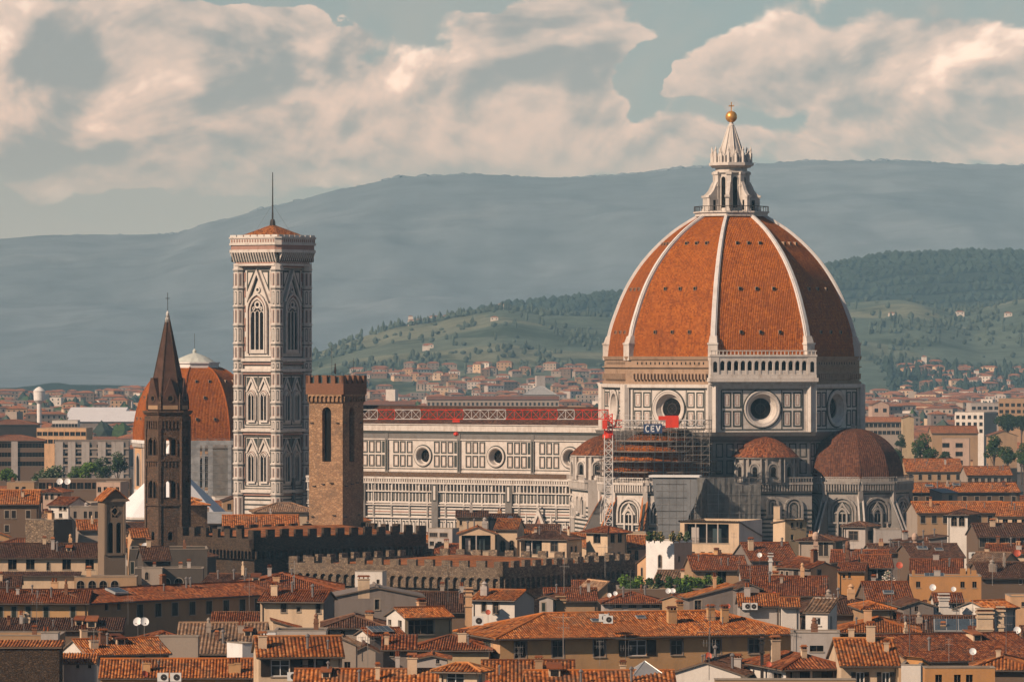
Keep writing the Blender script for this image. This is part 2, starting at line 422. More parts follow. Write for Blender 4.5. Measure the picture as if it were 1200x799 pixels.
# ================================================================ the setting: ground, hills, mountain, haze
def land(name, c_list, scale, forest=(.030, .045, .030), fam=.5, fscale=.0035):
    m, g, b = newmat(name); tc = g.node('ShaderNodeTexCoord')
    vo = g.node('ShaderNodeTexVoronoi', feature='F1'); g.link(tc.outputs['Object'], vo.inputs['Vector']); vo.inputs['Scale'].default_value = scale
    sp = g.node('ShaderNodeSeparateColor'); g.link(vo.outputs['Color'], sp.inputs[0])
    c = g.mix(sp.outputs[0], c_list[0], c_list[1]); c = g.mix(g.mapr(sp.outputs[1], .5, .9), c, c_list[2])
    n = g.noise(tc.outputs['Object'], fscale, 8, .68)
    c = g.mix(g.mapr(n, fam-.04, fam+.06), c, forest)
    n2 = g.noise(tc.outputs['Object'], fscale*9, 6, .7)
    c = g.mix(g.mapr(n2, .35, .7, 0, .5), c, tuple(x*.5 for x in forest))
    g.link(c, b.inputs['Base Color']); b.inputs['Roughness'].default_value = .95; b.inputs['Specular IOR Level'].default_value = .05
land('far_mountain_land', [(.19, .255, .32), (.18, .24, .30), (.21, .27, .325)], .0030, forest=(.15, .205, .26), fam=.47, fscale=.0010)  # pale blue of the distant haze is put into the land colour
land('forest_land', [(.030, .042, .028), (.036, .050, .030), (.05, .06, .035)], .004, forest=(.022, .034, .024), fam=.40)
land('hill_land', [(.125, .165, .125), (.09, .125, .10), (.19, .205, .14)], .0052, forest=(.045, .065, .038), fam=.52, fscale=.0042)
land('plain_land', [(.06, .08, .045), (.08, .09, .055), (.10, .09, .06)], .006, fam=.52)
plain('city_ground', (.085, .070, .058), .9)
plain('leaf_far', (.060, .080, .060), .9, 0, .35, .02, .05)
plain('leaf_forest', (.026, .040, .028), .9, 0, .3, .02, .05)

def interp(pts, x):
    if x <= pts[0][0]: return pts[0][1]
    for (a, b), (c, d) in zip(pts, pts[1:]):
        if x <= c:
            t = (x-a)/(c-a); t = t*t*(3-2*t)*.5+t*.5
            return b+(d-b)*t
    return pts[-1][1]

g_ = MB('city_ground'); g_.quad((-900, -300, 0), (1100, -300, 0), (1500, 5200, 0), (-1500, 5200, 0), 'city_ground')
o = g_.build('ground'); o['kind'] = 'structure'
g_ = MB('plain_land'); g_.quad((-40000, 4600, -.6), (40000, 4600, -.6), (40000, 50000, -.6), (-40000, 50000, -.6), 'plain_land')
g_.quad((-40000, -3000, -.6), (40000, -3000, -.6), (40000, 4600, -.6), (-40000, 4600, -.6), 'plain_land')
o = g_.build('plain'); o['kind'] = 'structure'

def ridge(name, mat, crest, Yc, front, back, amp, nx=260, ny=60, foot=0.0, seed=0, ease=1.0, x0=-700, x1=1900):
    """a hill as a height field: crest line given as (photo column, photo row) at depth Yc, falling towards the viewer over `front` metres"""
    vs = []; fs = []
    for j in range(ny+1):
        t = j/ny; Y = Yc-front+(front+back)*t
        for i in range(nx+1):
            px = x0+(x1-x0)*i/nx; X = PX(px, Yc)*(Y/Yc*.35+.65)
            H = PZ(interp(crest, px), Yc)
            if Y <= Yc: q = (Y-(Yc-front))/front; s = (sin((q-.5)*pi)*.5+.5)**ease
            else: q = 1-(Y-Yc)/back; s = max(0, q)**.8
            n = mnoise.fractal(Vector((X*.0011+seed, Y*.0011, seed)), 1.0, 2.1, 6)
            n2 = mnoise.fractal(Vector((X*.006+seed, Y*.006, seed+9)), 1.0, 2.1, 4)
            w = min(1, q*4)*(1 if abs(Y-Yc) > 1 else .25)
            z = foot+(H-foot)*s+amp*n*w*(.06+1.5*sin(pi*min(1, q)))+amp*(.05+.35*sin(pi*min(1, q)))*n2*w
            vs.append((X, Y, max(z, -1.5)))
    for j in range(ny):
        for i in range(nx):
            a = j*(nx+1)+i; fs.append((a, a+1, a+nx+2, a+nx+1))
    b = MB(mat); b.add(vs, fs, mat); o = b.build(name, smooth=True); o['kind'] = 'structure'
    return vs, nx, ny
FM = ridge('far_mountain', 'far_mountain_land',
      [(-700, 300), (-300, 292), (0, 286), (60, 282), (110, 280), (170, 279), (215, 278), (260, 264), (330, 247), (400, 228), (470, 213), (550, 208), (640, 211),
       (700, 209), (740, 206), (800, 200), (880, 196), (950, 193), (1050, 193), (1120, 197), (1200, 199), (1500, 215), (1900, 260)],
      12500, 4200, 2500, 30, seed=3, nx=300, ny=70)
FR = ridge('forest_ridge', 'forest_land',
      [(-700, 520), (300, 470), (470, 405), (560, 368), (600, 362), (650, 357), (715, 350), (800, 338), (900, 325), (975, 319), (1040, 309), (1130, 305), (1200, 307), (1400, 310), (1900, 350)],
      7600, 1300, 1500, 22, seed=11, nx=300)
HV, HNX, HNY = ridge('green_hill', 'hill_land',
      [(-700, 500), (100, 470), (260, 452), (340, 428), (372, 413), (400, 403), (440, 391), (470, 383), (500, 379), (540, 371), (590, 363), (640, 370), (720, 374), (800, 367),
       (900, 358), (1000, 354), (1050, 351), (1110, 366), (1150, 360), (1200, 350), (1400, 340), (1900, 380)],
      6300, 1500, 900, 16, seed=5, nx=320, ny=70, ease=.85)

def hill_at(px, Y, crest_Y=6300, front=1500):
    """the height of the green hill's mesh near a photo column and depth"""
    j = (Y-(crest_Y-front))/(front+900)*HNY; i = (px+700)/2600*HNX
    j = max(0, min(HNY, int(round(j)))); i = max(0, min(HNX, int(round(i))))
    return HV[j*(HNX+1)+i]

# woods on the hills: a far mass of tree crowns, one object for each wood
ICO_V = [(0,0,1),(.894,0,.447),(.276,.851,.447),(-.724,.526,.447),(-.724,-.526,.447),(.276,-.851,.447),(.724,.526,-.447),(-.276,.851,-.447),(-.894,0,-.447),(-.276,-.851,-.447),(.724,-.526,-.447),(0,0,-1)]
ICO_F = [(0,1,2),(0,2,3),(0,3,4),(0,4,5),(0,5,1),(1,6,2),(2,7,3),(3,8,4),(4,9,5),(5,10,1),(6,7,2),(7,8,3),(8,9,4),(9,10,5),(10,6,1),(11,7,6),(11,8,7),(11,9,8),(11,10,9),(11,6,10)]
def blobtree(b, x, y, z, r, h, mat, rn):
    b.add([(x+v[0]*r*rn.uniform(.7, 1.15), y+v[1]*r*rn.uniform(.7, 1.15), z+h*.5+v[2]*h*.55*rn.uniform(.75, 1.15)) for v in ICO_V], ICO_F, mat)
rn = random.Random(21)
b = MB('leaf_far')
def hill_tree(b, px, Y, s=1.0, mat='leaf_far'):
    x, y, z = hill_at(px, Y)
    x += rn.uniform(-5, 5); y += rn.uniform(-12, 12)
    cy = rn.random() < .18
    blobtree(b, x, y, z-1, (2.0 if cy else rn.uniform(2.0, 4.6))*s, (rn.uniform(8, 13) if cy else rn.uniform(4, 8.5))*s, mat, rn)
for i in range(5200):
    px = rn.uniform(330, 1260); Y = rn.uniform(4900, 6500)
    n = mnoise.noise(Vector((px*.013, Y*.0032, 4)))+.5*mnoise.noise(Vector((px*.04, Y*.01, 7)))
    if n < .12 and rn.random() > .06: continue
    if 980 > px > 735: continue
    hill_tree(b, px, Y)
for i in range(260):        # tree line on the crest, densest around the village
    px = rn.choice([rn.uniform(440, 640), rn.uniform(455, 560), rn.uniform(560, 720)]); hill_tree(b, px, rn.uniform(6230, 6330), 1.0)
b.build('hill_woods')['kind'] = 'stuff'
b = MB('leaf_forest')
for i in range(1500):       # the dark wood low on the right
    px = rn.uniform(985, 1260); Y = rn.uniform(4700, 5400); hill_tree(b, px, Y, 1.25, 'leaf_forest')
b.build('valley_woods')['kind'] = 'stuff'
plain('crest_wood', (.16, .215, .27), .9, 0, .2, .02, .05)  # crowns share the mountain's painted haze blue
def on_ridge(V, px, t): i = int((px+700)/2600*V[1]); return V[0][int(t*V[2])*(V[1]+1)+i]
b = MB('leaf_forest')      # the forest on the darker ridge and the ragged tree line of the far mountain
for i in range(3600):
    px = rn.uniform(555, 1230) if i % 3 else rn.uniform(970, 1230)
    if 730 < px < 970: continue
    t = 1300/2800*(1-rn.random()**2.2*.85); x, y, z = on_ridge(FR, px, t); x += rn.uniform(-9, 9)
    blobtree(b, x, y, z-3, rn.uniform(5, 10), rn.uniform(8, 17), 'leaf_forest', rn)
b.build('ridge_forest')['kind'] = 'stuff'
b = MB('leaf_far')
for i in range(1500):
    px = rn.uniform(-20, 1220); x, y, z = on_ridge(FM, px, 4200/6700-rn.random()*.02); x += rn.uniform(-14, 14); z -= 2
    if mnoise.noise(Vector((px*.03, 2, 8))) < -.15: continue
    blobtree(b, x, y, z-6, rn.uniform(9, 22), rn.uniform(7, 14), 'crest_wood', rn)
b.build('mountain_woods')['kind'] = 'stuff'

# the air: one closed box of thin haze round everything
hz = MB(); m, g, bs = newmat('haze_air'); g.n.remove(bs)
pv = g.node('ShaderNodeVolumePrincipled'); pv.inputs['Color'].default_value = (*HAZE_COL, 1)
pv.inputs['Density'].default_value = HAZE_DENS; pv.inputs['Anisotropy'].default_value = -0.35
pv.inputs['Absorption Color'].default_value = (1, 1, 1, 1)
g.link(pv.outputs[0], [n for n in g.n if n.type == 'OUTPUT_MATERIAL'][0].inputs['Volume'])
m.cycles.homogeneous_volume = True if hasattr(m.cycles, 'homogeneous_volume') else None
hz.box(-11000, 11000, -60, 16000, -3, 760, 'haze_air')
HZB = hz.build('haze')['kind'] = 'stuff'

# ================================================================ the cathedral (local axes: x east, y north; the viewer looks from the south-south-east)
cath = thing('cathedral', 'white marble cathedral under the huge orange ribbed dome', 'cathedral', (51.4, 1200, 0), -33)

def octv(r, k): a = R(22.5+45*k); return (r*sin(a), -r*cos(a))
def ngon(r, n, a0=0.0): return [(r*sin(a0+2*pi*i/n), -r*cos(a0+2*pi*i/n)) for i in range(n)]
def octo(r): return [octv(r, k) for k in range(8)]
def wall_round_hole(b, x0, x1, z0, z1, cx, cz, r, y, mat):
    angs = sorted(set([2*pi*i/40 for i in range(40)]+[math.atan2(z-cz, x-cx) % (2*pi) for x in (x0, x1) for z in (z0, z1)]))
    vs = []
    for t in angs:
        c, s = cos(t), sin(t)
        k = min([((x1 if c > 0 else x0)-cx)/c if abs(c) > 1e-9 else 1e9, ((z1 if s > 0 else z0)-cz)/s if abs(s) > 1e-9 else 1e9])
        vs += [(cx+r*c, y, cz+r*s), (cx+k*c, y, cz+k*s)]
    n = len(angs)
    b.add(vs, [(2*i, 2*i+1, 2*((i+1) % n)+1, 2*((i+1) % n)) for i in range(n)], mat)
def funnel(b, cx, cz, prof, mat, n=40):
    """surface of revolution about the wall's normal; prof = (radius, y)"""
    vs = []
    for r, y in prof:
        for i in range(n): t = 2*pi*i/n; vs.append((cx+r*cos(t), y, cz+r*sin(t)))
    fs = []
    for k in range(len(prof)-1):
        for i in range(n): j = (i+1) % n; fs.append((k*n+i, k*n+j, (k+1)*n+j, (k+1)*n+i))
    b.add(vs, fs, mat)
def panel(b, x0, x1, z0, z1, t=.2, d=.05, inner=True):
    b.frame(x0, x1, z0, z1, t, d, 'green_marble')
    if inner and x1-x0 > 5*t: b.frame(x0+2*t, x1-2*t, z0+2*t, z1-2*t, t*.35, d*.6, 'pink_marble')
def make_oculus(parent, cx, cz, ro, ri, frame_at, deg):
    """round window as its own part: splayed marble surround and dark glass"""
    b = MB('white_marble')
    funnel(b, 0, 0, [(ro, 0), (ro, -.35), (ro-.25, -.42), (ro-.5, -.28), (ro*.80, -.20), (ro*.78, .1), (ri*1.12, 1.1), (ri, 1.2), (ri, 1.6)], 'white_marble')
    funnel(b, 0, 0, [(ro+.28, 0.02), (ro+.28, -.10), (ro, -.10)], 'green_marble')
    b.disc(0, 0, ri+.02, 1.55, 'dark_opening', 40)
    o = b.build('round_window', parent); o.location = (frame_at[0]+cx*cos(R(deg)), frame_at[1]+cx*sin(R(deg)), cz); o.rotation_euler = (0, 0, R(deg))
    g2 = MB('bronze_dark')
    for i in range(4):
        t = pi*i/4; g2.tube((-ri*cos(t), 1.45, -ri*sin(t)), (ri*cos(t), 1.45, ri*sin(t)), .05, 'bronze_dark', 4)
    g2.ring(0, 0, ri*.45, ri*.52, 1.4, 1.5, 'bronze_dark', 16)
    g2.build('tracery', o)
    return o

RD = 30.5; WD = 2*RD*sin(R(22.5)); AD = RD*cos(R(22.5))
# ---- drum: eight marble walls with their round windows
first = None
for k in range(8):
    deg = 45*k-90
    fx, fy = AD*sin(R(deg)), -AD*cos(R(deg))
    if first is None:
        b = MB('white_marble')
        wall_round_hole(b, -WD/2, WD/2, 36.2, 47.0, 0, 41.5, 3.7, 0, 'white_marble')
        for s in (-1, 1):
            for c in (5.9, 8.35):
                x = s*c
                panel(b, x-1.0, x+1.0, 37.4, 41.1, .30, .07); panel(b, x-1.0, x+1.0, 41.7, 45.3, .30, .07)
            b.box(s*WD/2-1.15, s*WD/2+1.15, -.55, .3, 36.2, 47.0, 'white_marble')       # corner pier
            b.box(s*(WD/2-.35)-.42, s*(WD/2-.35)+.42, -.62, -.5, 37.4, 41.1, 'green_marble'); b.box(s*(WD/2-.35)-.42, s*(WD/2-.35)+.42, -.62, -.5, 41.7, 45.3, 'green_marble')
            b.box(s*(WD/2-.35)-.20, s*(WD/2-.35)+.20, -.66, -.6, 37.7, 40.8, 'white_marble'); b.box(s*(WD/2-.35)-.20, s*(WD/2-.35)+.20, -.66, -.6, 42.0, 45.0, 'white_marble')
        b.box(-9.6, 9.6, -.10, .02, 45.75, 46.0, 'green_marble'); b.box(-9.6, 9.6, -.10, .02, 36.65, 36.9, 'green_marble')
        b.box(-9.75, -9.5, -.10, .02, 36.9, 45.75, 'green_marble'); b.box(9.5, 9.75, -.10, .02, 36.9, 45.75, 'green_marble')
        b.box(-4.75, -4.55, -.06, .02, 36.9, 45.75, 'green_marble'); b.box(4.55, 4.75, -.06, .02, 36.9, 45.75, 'green_marble')
        b.box(-WD/2-.1, WD/2+.1, -.75, .3, 46.3, 47.1, 'white_marble')
        first = b.build('drum_wall', cath, loc=(fx, fy, 0)); first.rotation_euler = (0, 0, R(deg))
        oc = make_oculus(cath, 0, 41.5, 4.25, 2.45, (fx, fy), deg)
    else:
        reuse(first, cath, (fx, fy, 0), deg); reuse(oc, cath, (fx, fy, 41.5), deg)

b = MB('grey_marble')
b.prism(octo(RD+1.5), 35.3, 36.2, 'grey_marble', top=octo(RD+1.9)); b.prism(octo(RD+.6), 34.4, 35.3, 'grey_marble', top=octo(RD+1.3))
b.build('drum_cornice', cath)
b = MB('brown_masonry')
b.prism(octo(RD-.35), 47.0, 53.4, 'brown_masonry'); b.prism(octo(RD+.1), 47.1, 47.7, 'brown_masonry'); b.prism(octo(RD-.05), 52.7, 53.5, 'brown_masonry', top=octo(RD+.25))
b.prism(octo(RD+.15), 50.9, 51.15, 'brown_masonry')
for k in range(8):
    deg = 45*k-90
    if deg == 45: continue
    b.at(0, 0, 0, deg)
    for i in range(22):
        x = -9.6+i*.92; y = -(RD-.35)*cos(R(22.5))
        b.box(x, x+.42, y-.9, y+.1, 48.2, 49.5, 'brown_masonry')
    for i in range(16):
        x = -8.8+i*1.18; b.box(x, x+.3, y-.04, y+.1, 51.6, 52.2, 'dark_opening')
b.build('masonry_band', cath)
# ---- marble gallery, finished on one side only
b = MB('white_marble'); ya = -AD
b.at(0, 0, 0, 45); w2 = WD/2+.9
b.box(-w2, w2, ya-1.3, ya+.5, 47.1, 47.7, 'white_marble'); b.box(-w2-.3, w2+.3, ya-1.9, ya+.5, 47.7, 48.6, 'white_marble')
b.box(-w2, w2, ya-1.5, ya+.5, 48.6, 49.4, 'white_marble')
b.box(-w2-.1, w2+.1, ya-1.6, ya+.5, 53.4, 53.9, 'white_marble')
b.box(-w2+.3, w2-.3, ya-.2, ya+.5, 49.4, 53.4, 'dark_opening')
nA = 13; pw = 2*(WD/2-1.2)/nA
for i in range(nA+1):
    x = -(WD/2-1.2)+i*pw
    b.box(x-.24, x+.24, ya-1.4, ya-.7, 49.4, 52.0, 'white_marble')
for i in range(nA):
    x = -(WD/2-1.2)+(i+.5)*pw
    n = 6; h = pw/2-.24
    for q in range(n):       # spandrels over each arch
        a0, a1 = pi-pi*q/n, pi-pi*(q+1)/n
        b.box(x+h*cos(a0), x+h*cos(a1), ya-1.4, ya-.8, 52.0+h*min(sin(a0), sin(a1)), 53.4, 'white_marble')
    b.box(x-h-.24, x-h, ya-1.4, ya-.8, 52.0, 53.4, 'white_marble'); b.box(x+h, x+h+.24, ya-1.39, ya-.8, 52.0, 53.4, 'white_marble')
    b.box(x-h, x+h, ya-1.3, ya-1.1, 49.4, 50.3, 'white_marble')
for s in (-1, 1):
    b.box(s*(WD/2-.2)-1.0, s*(WD/2-.2)+1.0, ya-1.5, ya+.5, 49.4, 53.4, 'white_marble')
    b.archpoly(s*(WD/2-.2), .9, 49.9, 51.9, ya-1.52, 'dark_opening')
for i in range(28):
    x = -w2+.3+i*(2*w2-.6)/27
    b.box(x-.1, x+.1, ya-1.5, ya-1.3, 53.9, 54.7, 'white_marble')
b.box(-w2, w2, ya-1.55, ya-1.25, 54.7, 54.9, 'white_marble')
b.build('gallery', cath)

# ---- the dome
PROF = [(0, 29.6), (3.6, 29.15), (7, 28.35), (10, 27.3), (13.3, 26.0), (16.4, 24.5), (19, 22.95), (21.5, 21.2), (24, 19.1), (26.6, 16.5), (29.2, 13.4), (31.3, 10.2), (33, 7.2)]
Z0 = 53.5
def prof_r(z):
    for (a, ra), (c, rc) in zip(PROF, PROF[1:]):
        if z <= c: return ra+(rc-ra)*(z-a)/(c-a)
    return PROF[-1][1]
def smooth_prof(n=40):
    import bisect
    out = []
    zs = [p[0] for p in PROF]; rs = [p[1] for p in PROF]
    # step evenly in arc, with Catmull-Rom on the profile
    m = len(PROF)
    for i in range(m-1):
        p0 = PROF[max(0, i-1)]; p1 = PROF[i]; p2 = PROF[i+1]; p3 = PROF[min(m-1, i+2)]
        if i == 0: p0 = (2*p1[0]-p2[0], p1[1]+.1)
        for q in range(4):
            t = q/4
            f = lambda a, b_, c, d: .5*(2*b_+(c-a)*t+(2*a-5*b_+4*c-d)*t*t+(3*b_-a-3*c+d)*t**3)
            out.append((f(p0[0], p1[0], p2[0], p3[0]), f(p0[1], p1[1], p2[1], p3[1])))
    out.append(PROF[-1]); return out
SP = smooth_prof()
def dome_facet(b, sp, z0, a0, a1, mat, ripple=.0):
    v = 0; vs = []; uv = []; fs = []; n = 8
    for i, (z, r) in enumerate(sp):
        if i: v += sqrt((z-sp[i-1][0])**2+(r-sp[i-1][1])**2)
        pa = (r*sin(a0), -r*cos(a0)); pb = (r*sin(a1), -r*cos(a1)); wd = sqrt((pa[0]-pb[0])**2+(pa[1]-pb[1])**2)
        for j in range(n+1):
            t = j/n; vs.append((pa[0]+(pb[0]-pa[0])*t, pa[1]+(pb[1]-pa[1])*t, z0+z)); uv.append(((t-.5)*wd+20, v))
    for i in range(len(sp)-1):
        for j in range(n): a = i*(n+1)+j; fs.append((a, a+1, a+n+2, a+n+1))
    b.add(vs, fs, mat, uv)
hatch_dark = MB('dark_opening')
hatch_dark.box(-.34, .34, -.45, .3, -.42, .42, 'brown_masonry'); hatch_dark.box(-.24, .24, -.5, -.44, -.32, .32, 'dark_opening')
hatch = None
for k in range(8):
    b = MB('dome_tile'); a0 = R(22.5+45*(k-1)); a1 = R(22.5+45*k)
    dome_facet(b, SP, Z0, a0, a1, 'dome_tile')
    f = b.build('dome_facet', cath)
    am = (a0+a1)/2
    for z in (5.6, 15.6, 26.2):
        r = prof_r(z)*cos(R(22.5)); wd = prof_r(z)*sin(R(22.5))
        for s in (-.42, 0, .42):
            x = r*sin(am)+s*wd*cos(am); y = -r*cos(am)+s*wd*sin(am)
            if hatch is None:
                hatch = hatch_dark.build('vent_hatch', f, loc=(x, y, Z0+z)); hatch.rotation_euler = (0, 0, am)
            else:
                h = hatch.copy(); COL.objects.link(h); h.parent = f; h.location = (x, y, Z0+z); h.rotation_euler = (0, 0, am)
for k in range(8):
    b = MB('white_rib'); a = R(22.5+45*k); rx, ry = sin(a), -cos(a); tx, ty = cos(a), sin(a)
    vs = []; fs = []
    for i, (z, r) in enumerate(SP):
        p = SP[max(0, i-1)]; q = SP[min(len(SP)-1, i+1)]
        dz, dr = q[0]-p[0], q[1]-p[1]; L = sqrt(dz*dz+dr*dr); nr, nz = dz/L, -dr/L
        hw = .74-.30*z/33; out = .52
        sec = [(-hw, -.5), (-hw, out*.55), (-hw*.62, out*.55), (-hw*.62, out), (hw*.62, out), (hw*.62, out*.55), (hw, out*.55), (hw, -.5)]
        for t, o_ in sec:
            R_ = r+nr*o_; vs.append((R_*rx+t*tx, R_*ry+t*ty, Z0+z+nz*o_))
    n = 8
    for i in range(len(SP)-1):
        for j in range(n-1): c = i*n+j; fs.append((c, c+1, c+n+1, c+n))
    b.add(vs, fs, 'white_rib')
    b.at(0, 0, 0, 22.5+45*k)
    b.box(-1.1, 1.1, -30.35, -28.6, 52.6, 56.2, 'white_marble'); b.box(-1.25, 1.25, -30.5, -28.5, 56.2, 56.6, 'white_marble')
    b.prism([(-1.0, -30.2), (1.0, -30.2), (1.1, -28.5), (-1.1, -28.5)], 56.6, 58.2, 'white_marble', top=[(-.8, -29.6), (.8, -29.6), (.9, -28.5), (-.9, -28.5)])
    b.build('dome_rib', cath)
b = MB('white_marble')
b.prism(octo(8.6), 86.2, 87.0, 'white_marble'); b.prism(octo(9.0), 87.0, 87.35, 'white_marble')
for k in range(48):
    a = 2*pi*k/48; b.tube((8.7*sin(a), -8.7*cos(a), 87.3), (8.7*sin(a), -8.7*cos(a), 88.5), .06, 'bronze_dark', 4)
b.prism(octo(8.8), 88.45, 88.6, 'bronze_dark', cap=False)
b.build('lantern_platform', cath)
# ---- lantern
b = MB('white_marble')
b.prism(octo(3.75), 87.3, 97.6, 'white_marble'); b.prism(octo(4.5), 97.6, 98.1, 'white_marble', top=octo(5.0)); b.prism(octo(5.3), 98.1, 98.8, 'white_marble'); b.prism(octo(4.3), 96.4, 96.8, 'white_marble')
for k in range(8):
    b.at(0, 0, 0, 22.5+45*k)
    b.box(-.55, .55, -4.3, -3.4, 87.3, 96.6, 'white_marble'); b.box(-.7, .7, -4.55, -3.3, 96.0, 96.6, 'white_marble'); b.box(-.7, .7, -4.5, -3.3, 93.2, 93.6, 'white_marble')
    b.at(0, 0, 0, 45*k); y = -3.75*cos(R(22.5))
    b.archpoly(0, 1.15, 88.2, 94.9, y-.02, 'dark_opening'); b.archband(0, 1.15, 88.2, 94.9, .22, y-.2, y, 'white_marble')
lan = b.build('lantern', cath)
for k in range(8):
    b = MB('white_marble').at(0, 0, 0, 22.5+45*k)
    # flying buttress with its scroll, in the radial plane
    p = [(4.0, 87.3), (6.7, 87.3), (6.7, 91.0), (6.0, 91.6), (5.4, 92.3), (4.9, 93.4), (4.5, 94.2), (4.0, 94.4)]
    n = len(p); vs = [(-.42, -r, z) for r, z in p]+[(.42, -r, z) for r, z in p]
    b.add(vs, [tuple(range(n)), tuple(range(2*n-1, n-1, -1))]+[(i, n+i, n+(i+1) % n, (i+1) % n) for i in range(n)], 'white_marble')
    b.box(-.6, .6, -7.0, -5.9, 90.6, 91.1, 'white_marble'); b.box(-.6, .6, -6.9, -5.9, 87.3, 88.0, 'white_marble')
    b.box(-.43, .43, -5.6, -4.9, 87.6, 90.0, 'dark_opening')
    b.build('buttress', lan)
b = MB('white_marble')
for k in range(16):
    a = 2*pi*k/16; x, y = 4.55*sin(a), -4.55*cos(a); hh = 1.6 if k % 2 else 1.0
    b.prism([(x-.3, y-.3), (x+.3, y-.3), (x+.3, y+.3), (x-.3, y+.3)], 98.8, 98.8+hh+.6, 'white_marble')
    b.lathe([(.32, 99.4+hh), (.2, 99.9+hh), (.3, 100.2+hh), (.05, 101+hh)], 6, 'white_marble', x, y)
b.prism(ngon(4.2, 16), 98.8, 100.0, 'white_marble'); 
for k in range(8):
    b.at(0, 0, 0, 45*k); b.archpoly(0, 2.0, 98.8, 100.0, -4.2, 'white_marble', thick=.3); b.archpoly(0, 1.3, 98.9, 99.9, -4.52, 'grey_marble')
b.build('crown', lan)
b = MB('white_marble'); b.lathe([(3.5, 99.5), (2.7, 101.4), (1.5, 105.0), (.75, 107.3), (.75, 107.6), (.5, 107.9), (.45, 108.3)], 16, 'white_marble')
for k in range(8): a = 2*pi*k/8; b.tube((3.5*sin(a), -3.5*cos(a), 99.5), (.75*sin(a), -.75*cos(a), 107.3), .13, 'white_marble', 4)
b.build('cone', lan)
b = MB('gold'); b.lathe([(1.38*sin(pi*i/12)+.001, 109.6-1.38*cos(pi*i/12)) for i in range(13)], 24, 'gold')
ball = b.build('ball', lan, smooth=True)
b = MB('gold'); b.at(0, 0, 0, 33); b.box(-.11, .11, -.11, .11, 110.9, 113.0, 'gold'); b.box(-.62, .62, -.11, .11, 112.0, 112.25, 'gold'); b.build('cross', lan)

def soil_and_shade(o):
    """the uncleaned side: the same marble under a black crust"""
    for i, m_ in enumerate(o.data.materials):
        if m_.name in ('white_marble', 'pink_marble'): o.data.materials[i] = M['soiled_shaded_marble']

# ---- the octagon below the drum
b = MB('white_marble'); b.prism(octo(29.8), 0, 35.0, 'white_marble')
ap = 29.8*cos(R(22.5)); hw = 29.8*sin(R(22.5))
for k in range(8):
    b.at(0, 0, 0, 45*k-90)
    for z0, z1 in ((30.4, 33.6), (26.6, 29.8)):
        for i in range(9):
            x = -hw+1.5+i*(2*hw-3)/8.0
            b.frame(x-.85, x+.85, z0, z1, .24, -(-ap)+.06-0.0, 'green_marble') if False else None
            for (xa, xb, za, zb) in ((x-.85, x+.85, z0, z0+.24), (x-.85, x+.85, z1-.24, z1), (x-.85, x-.61, z0, z1), (x+.61, x+.85, z0, z1)):
                b.box(xa, xb, -ap-.06, -ap, za, zb, 'green_marble')
    b.box(-hw, hw, -ap-.25, -ap, 33.9, 34.4, 'grey_marble'); b.box(-hw, hw, -ap-.5, -ap, 25.6, 26.1, 'grey_marble')
o = b.build('crossing', cath); soil_and_shade(o)

def blind_wall(b, x0, x1, y, zt, arches, rows=None, base=0.0):
    """striped marble wall at local y, in the current frame; arches = centres of the big round blind arches"""
    b.box(x0, x1, y-.95, y, zt-.55, zt, 'white_marble')                    # ledge
    n = max(1, int((x1-x0)/.62)); 
    for i in range(n):
        x = x0+(i+.5)*(x1-x0)/n
        b.box(x-.16, x+.16, y-.85, y, zt-2.0, zt-.55, 'white_marble')      # corbels
        b.box(x-.07, x+.07, y-.9, y-.8, zt+.1, zt+.95, 'white_marble')     # balusters
    b.box(x0, x1, y-.95, y-.75, zt+.95, zt+1.15, 'white_marble')
    b.box(x0, x1, y-.10, y, zt-2.0, zt-.55, 'grey_marble'); b.box(x0, x1, y-.45, y, zt-2.35, zt-2.05, 'white_marble')
    z = zt-6.6
    b.box(x0, x1, y-.06, y, z+3.7, z+4.0, 'green_marble')
    while z > max(base, zt-22):
        b.box(x0, x1, y-.07, y, z, z+.42, 'green_marble'); z -= .98
    z0 = zt-19
    for c, w in arches:
        zs = zt-3.4-w/2
        b.archpoly(c, w, zs-2.6, zs, y-.10, 'grey_marble'); b.archband(c, w-.9, zs-2.4, zs, .45, y-.5, y, 'white_marble')
        b.archband(c, w-2.3, zs-2.4, zs, .28, y-.3, y, 'white_marble'); b.archband(c, w-3.0, zs-2.4, zs, .22, y-.2, y, 'green_marble')
        b.box(c-w/2, c+w/2, y-.55, y, zs-2.9, zs-2.5, 'white_marble')
        if w > 4.5:
            b.archpoly(c, 1.7, zs-9, zs-.9, y-.32, 'dark_opening', pointed=.5); b.archband(c, 1.7, zs-9, zs-.9, .4, y-.7, y-.1, 'white_marble', pointed=.5)
            b.box(c-.1, c+.1, y-.5, y-.3, zs-9, zs-.5, 'white_marble')
            b.yprism([(c-1.9, zs-.6), (c+1.9, zs-.6), (c, zs+2.1)], y-.45, y-.25, 'white_marble'); b.yprism([(c-1.1, zs-.2), (c+1.1, zs-.2), (c, zs+1.3)], y-.5, y-.44, 'green_marble')

